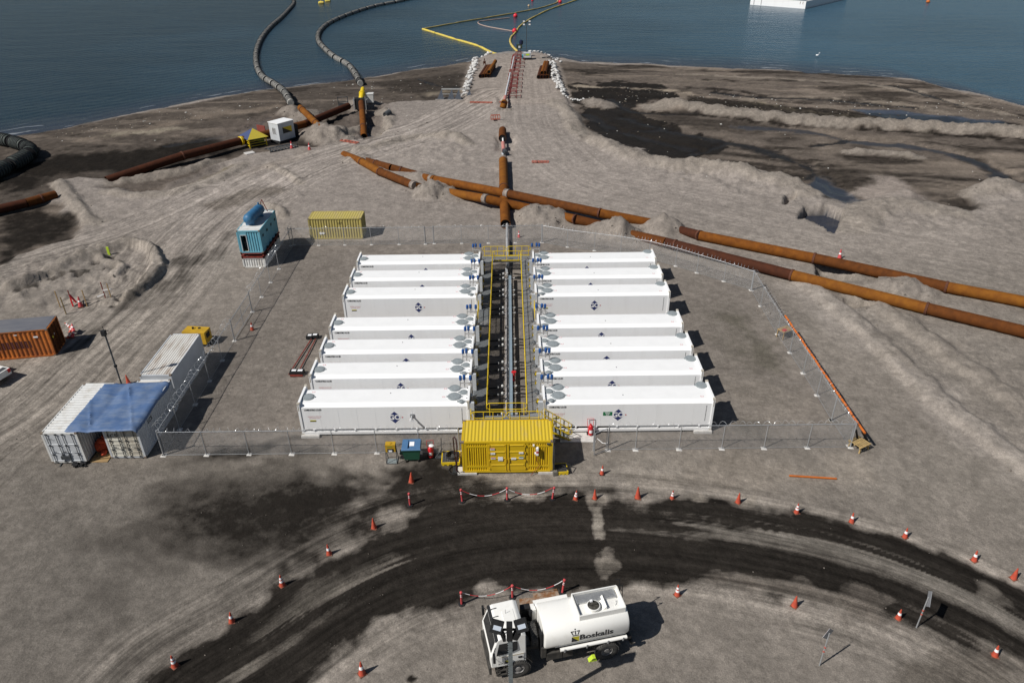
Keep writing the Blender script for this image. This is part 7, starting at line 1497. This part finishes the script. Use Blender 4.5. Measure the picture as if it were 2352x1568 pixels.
# litter, clods
g = MB(); rn = random.Random(5)
for k in range(900):
    if k < 500: u, v = rn.uniform(1320, 2340), rn.gauss(0, 1); px = (u, {0: 205 + (u - 1320) * .05, 1: 232 + (u - 1400) * .045, 2: rn.uniform(190, 420)}[rn.choice((0, 0, 1, 2))] + v * 6)
    else: u = rn.uniform(120, 1070); px = (u, rn.choice((300 - (u - 200) * .14 + rn.gauss(0, 9), 300 - (u - 200) * .14 + rn.gauss(0, 20), rn.uniform(180, 330))))
    q = P(px[0], px[1], -.6)
    if q.y > shore_y(q.x) - 1.5: continue
    z = gz(q.x, q.y); s_ = rn.uniform(.05, .22) * (1.6 if rn.random() < .06 else 1); g.cbox((q.x, q.y, z + s_ * .12), (s_, s_ * rn.uniform(.3, 1.6), s_ * .3), 0 if rn.random() < .25 else 1 + (rn.random() < .5), Matrix.Rotation(rn.uniform(0, 3), 3, 'Z'))
o = g.build("beach_litter", [mat("pale_litter", (.55, .54, .50), .8, var=.1), mat("driftwood", (.30, .25, .19), .9, var=.2), mat("dark_debris", (.10, .085, .07), .9, var=.2)]); tag(o, "scattered driftwood and pale litter along the mud flats", "litter", kind="stuff")
g = MB()
for k in range(2600):
    c = rn.random()
    if c < .55:
        L_, wd, h_ = _BW[rn.randrange(len(_BW))]; i = rn.randrange(len(L_) - 1); q = L_[i] + (L_[i + 1] - L_[i]) * rn.random(); x, y = q[0] + rn.gauss(0, wd * .55), q[1] + rn.gauss(0, wd * .55)
    elif c < .85:
        c_, r_, h_ = _HP[rn.randrange(len(_HP))]; a = rn.uniform(0, 6.28); x, y = c_.x + r_ * rn.uniform(.5, 1.2) * math.cos(a), c_.y + r_ * rn.uniform(.5, 1.2) * math.sin(a)
    else: q = P(rn.uniform(0, 2352), rn.uniform(400, 1560)); x, y = q.x, q.y
    if -3 < x < 3 and y < 30 or (-15 < x < 14.6 and 0 < y < 28): continue
    s_ = abs(rn.gauss(0, .06)) + .025 if c < .85 else abs(rn.gauss(0, .02)) + .015; rm = Matrix.Rotation(rn.uniform(0, 6), 3, Vector((rn.random(), rn.random(), rn.random() + .1)).normalized())
    vs = [rm @ Vector(p) * s_ for p in ((1, 0, 0), (-1, .2, 0), (0, .9, .1), (.1, -.9, 0), (0, .1, .8), (.1, 0, -.8))]; z = gz(x, y) + s_ * .2
    g.add([Vector((x, y, z)) + p for p in vs], [(0, 2, 4), (2, 1, 4), (1, 3, 4), (3, 0, 4), (2, 0, 5), (1, 2, 5), (3, 1, 5), (0, 3, 5)])
o = g.build("sand_clods", [mat("clod_sand", obs(130, 122, 113), .95, var=.2, scale=3)]); tag(o, "loose clods and stones scattered over the sand", "clods", kind="stuff")
# ------------------------------------------------------------------ tanker truck
tk = E("tanker_truck", "white water tanker truck with black lettering parked at the bottom", "truck", (.11, -17.57, 0), math.atan2(-.213, -.977))
TR = .60
def wheel(x, s_, dual=False, name="wheel", y=None, z=TR):
    """tyre with tread and a rim, axle along y"""
    yo = s_ * (1.06 if y is None else y); w_ = .36; g = MB(); c = (x, yo, z)
    g.lathe([(.33, -w_ / 2 + .03), (.50, -w_ / 2), (.57, -w_ / 2 + .03), (.60, -w_ / 2 + .08), (.60, w_ / 2 - .08), (.57, w_ / 2 - .03), (.50, w_ / 2), (.33, w_ / 2 - .03)], 32, c, (0, 1, 0), 0, caps=False)
    for k in range(30):
        a = k * 2 * math.pi / 30
        for q in (-1, 1): g.cbox((x + .60 * math.cos(a), yo + q * .085, z + .60 * math.sin(a)), (.07, .15, .05), 0, Matrix.Rotation(-a + math.pi / 2, 3, 'Y') @ Matrix.Rotation(q * .35, 3, 'Z'))
    t_ = g.build(name, [TYRE], tk); g = MB(); f_ = s_
    g.lathe([(.335, -.12), (.335, .12), (.30, .14), (.27, .07), (.16, .05), (.14, .13), (.0, .14)], 24, c, (0, f_, 0), 0)
    for k in range(10): a = k * .628; g.tube((x + .21 * math.cos(a), yo + f_ * .05, z + .21 * math.sin(a)), (x + .21 * math.cos(a), yo + f_ * .09, z + .21 * math.sin(a)), .02, 6)
    g.build("rim", [mat("dusty_rim", (.22, .21, .20), .6, var=.3, scale=6)], t_)
for s_ in (-1, 1): wheel(0, s_, y=1.10); wheel(-4.6, s_, y=1.12)
# spare wheel standing behind the cab
g = MB(); c = (-.95, .25, 1.75)
g.lathe([(.30, -.15), (.48, -.17), (.58, -.12), (.58, .12), (.48, .17), (.30, .15)], 30, c, (1, 0, 0), caps=False)
for k in range(30):
    a = k * 2 * math.pi / 30
    for q in (-1, 1): g.cbox((c[0] + q * .08, c[1] + .58 * math.cos(a), c[2] + .58 * math.sin(a)), (.14, .07, .05), 0, Matrix.Rotation(a - math.pi / 2, 3, 'X') @ Matrix.Rotation(q * .3, 3, 'Z'))
g.build("spare_wheel", [TYRE], tk)
g = MB()
for y in (-.42, .42): g.box(1.0, y - .06, .85, -5.9, y + .06, 1.12)
for x in (-.9, -2.2, -3.6, -5.2, -5.85): g.box(x - .06, -.42, .88, x + .06, .42, 1.08)
for x in (0, -4.6): g.tube((x, -1.0, TR), (x, 1.0, TR), .10, 10)
g.box(-2.2, -.8, .55, -3.0, -.45, 1.0); g.box(-1.5, .5, .5, -2.3, 1.02, 1.0); g.cbox((-1.2, -.2, 1.35), (.5, 1.2, .6)); g.cbox((-.75, -.7, 1.3), (.3, .5, 1.0)); g.cbox((-1.35, .75, 1.1), (.25, .5, .7)); g.box(-5.9, -1.1, .55, -6.0, 1.1, .68); g.box(-2.35, .62, .55, -2.85, 1.05, .98)
g.build("chassis", [DIRTY], tk)
for s_ in (-1, 1):
    for x, w_ in ((-4.6, .40), (0, .38)):
        g = MB(); n = 10; r0, r1 = .72, .76; a0, a1 = R(15), R(165); vs = []
        for k in range(n + 1):
            a = a0 + (a1 - a0) * k / n
            for rr in (r0, r1):
                for y in (s_ * .84, s_ * 1.16): vs.append((x + rr * math.cos(a), y, TR + rr * math.sin(a)))
        fs = []
        for k in range(n):
            b_ = k * 4; fs += [(b_, b_ + 1, b_ + 5, b_ + 4), (b_ + 2, b_ + 6, b_ + 7, b_ + 3), (b_, b_ + 4, b_ + 6, b_ + 2), (b_ + 1, b_ + 3, b_ + 7, b_ + 5)]
        g.add(vs, fs); g.build("mudguard", [DIRTY], tk)
# cab
xb, xf = -.42, 1.36; hw = 1.16; prof = [(xb, .98), (xf - .02, .98), (xf, 1.72), (1.02, 2.80), (.86, 2.90), (-.22, 2.96), (xb, 2.84)]
g = MB(); n = len(prof); vs = []
for s_ in (-1, 1):
    for x, z in prof: vs.append((x, s_ * (hw if z < 1.8 else hw - .07 * (z - 1.75)), z))
g.add(vs, [tuple(range(n)), tuple(range(n, 2 * n))[::-1]] + [((i + 1) % n, i, n + i, n + (i + 1) % n) for i in range(n)]); ob = g.build("cab", [TRUCKW], tk); bv = ob.modifiers.new("rounding", 'BEVEL'); bv.width = .05; bv.segments = 2; bv.limit_method = 'ANGLE'; bv.angle_limit = R(25)
def hwz(z): return hw if z < 1.8 else hw - .07 * (z - 1.75)
g = MB(); zA, zB = 1.92, 2.60; xA = xf - (zA - 1.72) / 1.08 * .34; xB = xf - (zB - 1.72) / 1.08 * .34
g.add([(xA + .022, -hwz(zA) + .17, zA), (xA + .022, hwz(zA) - .17, zA), (xB + .022, hwz(zB) - .17, zB), (xB + .022, -hwz(zB) + .17, zB)], [(0, 1, 2, 3)]); g.build("windscreen", [GLASS], tk)
g = MB(); g.extr([(1.10, -1.08, 2.72), (1.10, -1.08, 2.80), (1.0, -1.08, 2.90), (.99, -1.08, 2.82)], (0, 2.16, 0)); g.build("sun_visor", [BLACK], tk)
for s_ in (-1, 1):
    g = MB(); y0, y1 = s_ * (hwz(1.78) + .006), s_ * (hwz(2.62) + .006); g.extr([(1.08, y0, 1.84), (.92, y1, 2.58), (.02, y1, 2.58), (.02, y0, 2.05), (.34, y0, 1.90)], (0, s_ * .006, 0)); g.build("side_window", [GLASS], tk)
    g = MB(); g.box(1.02, s_ * (hw + .002), 1.02, -.28, s_ * (hw + .012), 1.74, 0); d_ = g.build("door", [TRUCKW], tk); g = MB(); g.box(.00, s_ * (hw + .012), 1.42, -.20, s_ * (hw + .04), 1.52); g.build("door_handle", [BLACK], d_)
    g = MB(); g.box(.85, s_ * (hw + .016), 1.66, -.28, s_ * (hw + .017), 1.685); g.build("gold_stripe", [mat("gold_stripe", (.45, .30, .06), .5, var=0)], tk)
    g = MB(); g.path([(1.12, s_ * hw, 2.45), (1.28, s_ * (hw + .28), 2.4), (1.28, s_ * (hw + .28), 1.75), (1.2, s_ * hw, 1.7)], .02, 6, 0); g.cbox((1.24, s_ * (hw + .29), 2.1), (.10, .24, .48), 0); g.build("wing_mirror", [BLACK], tk)
    g = MB(); g.box(1.1, s_ * .72, .30, .55, s_ * 1.18, .36); g.box(1.1, s_ * .72, .62, .55, s_ * 1.18, .68); g.beam((1.05, s_ * 1.16, .3), (1.05, s_ * 1.16, 1.0), .04); g.beam((.58, s_ * 1.16, .3), (.58, s_ * 1.16, 1.0), .04); g.build("cab_step", [DIRTY], tk)
    g = MB(); g.cbox((1.385, s_ * .88, .82), (.06, .30, .18)); g.build("headlight", [mat("headlight_lens", (.55, .55, .52), .15, var=0)], tk)
g = MB(); g.box(1.33, -1.15, .50, 1.45, 1.15, .98, 0); g.box(1.36, -.7, 1.05, 1.39, .7, 1.60, 0); g.build("bumper", [DIRTY], tk)
g = MB()
for y in (-.75, -.25, .25, .75): g.beam((1.0, y, 2.885), (.68, y, 2.935), .035)
g.beam((.3, -.3, 2.93), (.3, -.3, 3.25), .015); g.path([(.62, .82, 2.95), (.42, .82, 3.02), (.40, .62, 3.02), (.62, .62, 2.95)], .02, 6); g.build("roof_fitting", [DGREY], tk)
g = MB(); g.box(.45, -.5, 2.945, -.1, .62, 2.972); g.build("roof_hatch", [TRUCKW], tk)
def emblem(mb, o, ux, uy, k, mi_y, mi_k):
    """crown over a split square"""
    def q(a, b): return o + ux * (a * k) + uy * (b * k)
    n = ux.cross(uy).normalized()
    def face(pts, mi): mb.add([q(a, b) + n * .003 for a, b in pts], [list(range(len(pts)))], mi)
    face([(-.5, .5), (.5, -.5), (.5, .5)], mi_y); face([(-.5, .5), (-.5, -.5), (.5, -.5)], mi_k)
    face([(-.42, .62), (.42, .62), (.42, .72), (-.42, .72)], mi_k)
    for s_ in (-1, 1):
        face([(s_ * .30, .78), (s_ * .42, .78), (s_ * .62, 1.25), (s_ * .50, 1.25)][::s_], mi_k); face([(s_ * .16, 1.15), (s_ * .6, 1.15), (s_ * .6, 1.25), (s_ * .16, 1.25)][::s_], mi_k)
    face([(-.06, .78), (.06, .78), (.06, 1.28), (-.06, 1.28)], mi_k); face([(-.07, 1.36), (.07, 1.36), (.07, 1.5), (-.07, 1.5)], mi_k)
for s_ in (-1, 1):
    g = MB(); ux = Vector((-s_, 0, 0)); o_ = Vector((.55, s_ * (hw + .016), 1.28)); emblem(g, o_, ux, Vector((0, 0, 1)), .24, 1, 0); g.build("door_emblem", [DECALK, DECALY], tk)
    g = MB()
    for k in range(4): g.box(.98 - k * .09, s_ * (hw + .013), 1.17, .93 - k * .09, s_ * (hw + .015), 1.24)
    g.build("fleet_number", [DECALK], tk)
# tank: oval section along x
T0, T1, ZC, A_, B_ = -1.42, -5.72, 1.92, 1.13, .86
def sup(th, a=A_, b=B_, e=2.5):
    c_, s2 = math.cos(th), math.sin(th); return (math.copysign(abs(c_) ** (2 / e), c_) * a, math.copysign(abs(s2) ** (2 / e), s2) * b)
g = MB(); n = 48; secs = [(T0 - .0 + .05, .86), (T0 + .02, .97), (T0 - .06, 1.0), (T1 + .06, 1.0), (T1 - .02, .97), (T1 - .05, .86)]; vs = []
for x, f_ in secs:
    for j in range(n): y, z = sup(2 * math.pi * j / n); vs.append((x, y * f_, ZC + z * f_))
fs = [(i * n + j, (i + 1) * n + j, (i + 1) * n + (j + 1) % n, i * n + (j + 1) % n) for i in range(len(secs) - 1) for j in range(n)]
g.add(vs, fs, 0, True); g.add(vs[:n], [tuple(range(n))]); g.add(vs[-n:], [tuple(range(n))[::-1]]); g.build("tank", [TRUCKW], tk)
g = MB(); zt, zb2 = 2.98, 2.60; xa, xb_ = -3.22, -5.62; yl, yr = .70, -.70
for y in (yl, yr): g.box(xa, y - .03, zb2, xb_, y + .03, zt)
for x in (xa, xb_): g.box(x - .03, yr + .03, zb2, x + .03, yl - .03, zt)
g.build("roof_coaming", [TRUCKW], tk); g = MB(); g.box(xa - .03, yr + .03, 2.74, xb_ + .03, yl - .03, 2.76); g.build("roof_deck", [TRUCKW], tk)
g = MB()
for k in range(12): g.box(xa - .12, yr + .08 + k * .045, 2.86, xb_ + .22, yr + .10 + k * .045, 2.89)
g.box(xa - .12, yr + .07, 2.84, xa - .16, yr + .62, 2.9); g.box(xb_ + .22, yr + .07, 2.84, xb_ + .26, yr + .62, 2.9); g.build("catwalk_grating", [GALV], tk)
g = MB(); g.lathe([(.34, 2.76), (.34, 2.95), (.30, 2.96), (.30, 2.93)], 26, (-4.1, .20, 0)); g.build("manhole_ring", [TRUCKW], tk); g = MB(); g.lathe([(.295, 0), (.295, .03), (.1, .06), (0, .065)], 24, (-4.1, .20, 2.93)); g.beam((-4.3, .2, 3.01), (-3.9, .2, 3.01), .05); g.cbox((-4.05, -.02, 3.0), (.12, .12, .12), 1); g.build("manhole_lid", [mat("stained_lid", (.06, .055, .045), .7, var=.4, scale=9), DECALW], tk)
g = MB(); g.extr([(-4.5, .45, 2.76), (-4.75, .45, 2.76), (-4.72, .45, 2.98)], (0, -.75, 0)); g.path([(-5.2, .3, 2.77), (-5.2, .3, 2.9), (-5.3, .1, 2.9), (-5.3, .1, 2.77)], .015, 6); g.build("deck_fitting", [TRUCKW], tk)
g = MB(); g.box(-1.30, -1.14, 2.42, -3.1, -.78, 2.50); g.build("side_shelf", [TRUCKW], tk)
for s_ in (-1, 1):
    g = MB(); g.tube((-2.15, s_ * 1.17, 1.34), (-5.62, s_ * 1.17, 1.34), .095, 14); g.build("hose_tube", [TRUCKW], tk)
    g = MB()
    for x in (-2.35, -3.5, -4.6, -5.4): g.box(x - .03, s_ * .95, 1.21, x + .03, s_ * 1.28, 1.24); g.box(x - .03, s_ * 1.27, 1.24, x + .03, s_ * 1.29, 1.46)
    g.box(-1.9, s_ * .98, 1.44, -5.6, s_ * 1.06, 1.48); g.build("tube_rack", [GALV], tk)
g = MB(); g.path([(-5.78, -.45, 1.2), (-5.9, -.45, 2.3), (-5.85, -.45, 3.2), (-5.6, -.45, 3.25)], .022, 6); g.path([(-5.78, -.85, 1.2), (-5.9, -.85, 2.3), (-5.85, -.85, 3.2), (-5.6, -.85, 3.25)], .022, 6)
for k in range(6): g.tube((-5.83, -.45, 1.3 + k * .3), (-5.83, -.85, 1.3 + k * .3), .018, 6)
g.build("rear_ladder", [BLACK], tk)
g = MB(); g.box(-5.75, -.9, .7, -6.0, .9, .95); g.tube((-5.8, .3, .8), (-6.15, .3, .75), .09, 10); g.tube((-5.8, -.4, .7), (-6.1, -.4, .7), .07, 10); g.cbox((-6.0, .95, .62), (.14, .3, .16)); g.build("rear_gear", [DIRTY], tk)
g = MB(); g.tube((-1.05, -.55, 1.2), (-1.05, -.55, 2.5), .09, 10); g.cbox((-.85, -.95, 1.9), (.5, .32, 1.0)); g.cbox((-1.25, .72, 1.7), (.10, .35, 1.4)); g.path([(-1.2, -.2, 2.2), (-1.0, 0, 2.35), (-.9, .3, 2.2), (-1.0, .5, 1.6)], .04, 6); g.build("intake_stack", [BLACK], tk)
g = MB(); g.cbox((-1.22, -.75, 2.05), (.22, .42, .9)); g.build("water_pump_box", [TRUCKW], tk)
# lettering wrapped round the tank side
def wrap(mb, pts, faces, x0, u0, mi, s_):
    """pts (a along, b up) laid on the tank side; u0: arc height of b=0 above the belt"""
    ths = np.linspace(-1.4, 1.4, 400); yz = np.array([sup(t) for t in ths]); arc = np.concatenate([[0], np.cumsum(np.hypot(np.diff(yz[:, 0]), np.diff(yz[:, 1])))]); i0 = np.argmin(abs(ths)); arc -= arc[i0]
    vs = []
    for a, b in pts:
        th = float(np.interp(u0 + b, arc, ths)); y, z = sup(th, A_ + .012, B_ + .012); vs.append((x0 - s_ * a, s_ * y, ZC + z))
    mb.add(vs, faces if s_ > 0 else [tuple(f)[::-1] for f in faces], mi)
def rect(x0, z0, x1, z1, n=4):
    p = []; 
    for k in range(n + 1): p += [(x0, z0 + (z1 - z0) * k / n), (x1, z0 + (z1 - z0) * k / n)]
    return p, [(2 * k, 2 * k + 1, 2 * k + 3, 2 * k + 2) for k in range(n)]
for s_ in (1, -1):
    g = MB(); vs, fs = text_verts("Boskalis", .50, .012, 'LEFT'); wrap(g, [(v[0] * 1.10, v[1]) for v in vs], fs, -3.12 if s_ > 0 else -5.2, .02, 0, s_)
    k = .38; ox = -2.92 if s_ > 0 else -5.42; uo = -.02
    for pts, mi in (([(-.5, .5), (.5, -.5), (.5, .5)], 1), ([(-.5, .5), (-.5, -.5), (.5, -.5)], 0), ([(-.42, .64), (.42, .64), (.42, .76), (-.42, .76)], 0), ([(-.62, 1.22), (-.16, 1.22), (-.16, 1.34), (-.62, 1.34)], 0), ([(.16, 1.22), (.62, 1.22), (.62, 1.34), (.16, 1.34)], 0),
                    ([(-.42, .84), (-.28, .84), (-.48, 1.28), (-.62, 1.28)], 0), ([(.28, .84), (.42, .84), (.62, 1.28), (.48, 1.28)], 0), ([(-.07, .84), (.07, .84), (.07, 1.36), (-.07, 1.36)], 0), ([(-.08, 1.46), (.08, 1.46), (.08, 1.62), (-.08, 1.62)], 0)):
        wrap(g, [(a * k, b * k) for a, b in pts], [tuple(range(len(pts)))], ox, uo, mi, s_)
    g.build("tank_lettering", [DECALK, DECALY], tk)
# wheel chock
q = tk.matrix_basis @ Vector((-3.90, 1.12, 0)); g = MB(); g.extr([(-.24, -.12, 0), (.20, -.12, 0), (.12, -.12, .24), (-.02, -.12, .24)], (0, .24, 0), 0); g.box(-.06, -.125, .10, .0, -.121, .20, 1); g.box(.04, -.125, .10, .10, -.121, .20, 1); o = g.build("wheel_chock", [HIVIS, DECALK], None, q, tk.rotation_euler.z + math.pi); o.scale = (1.0, 1.0, 1.0); tag(o, "lime yellow chock in front of the truck's rear wheel", "chock")
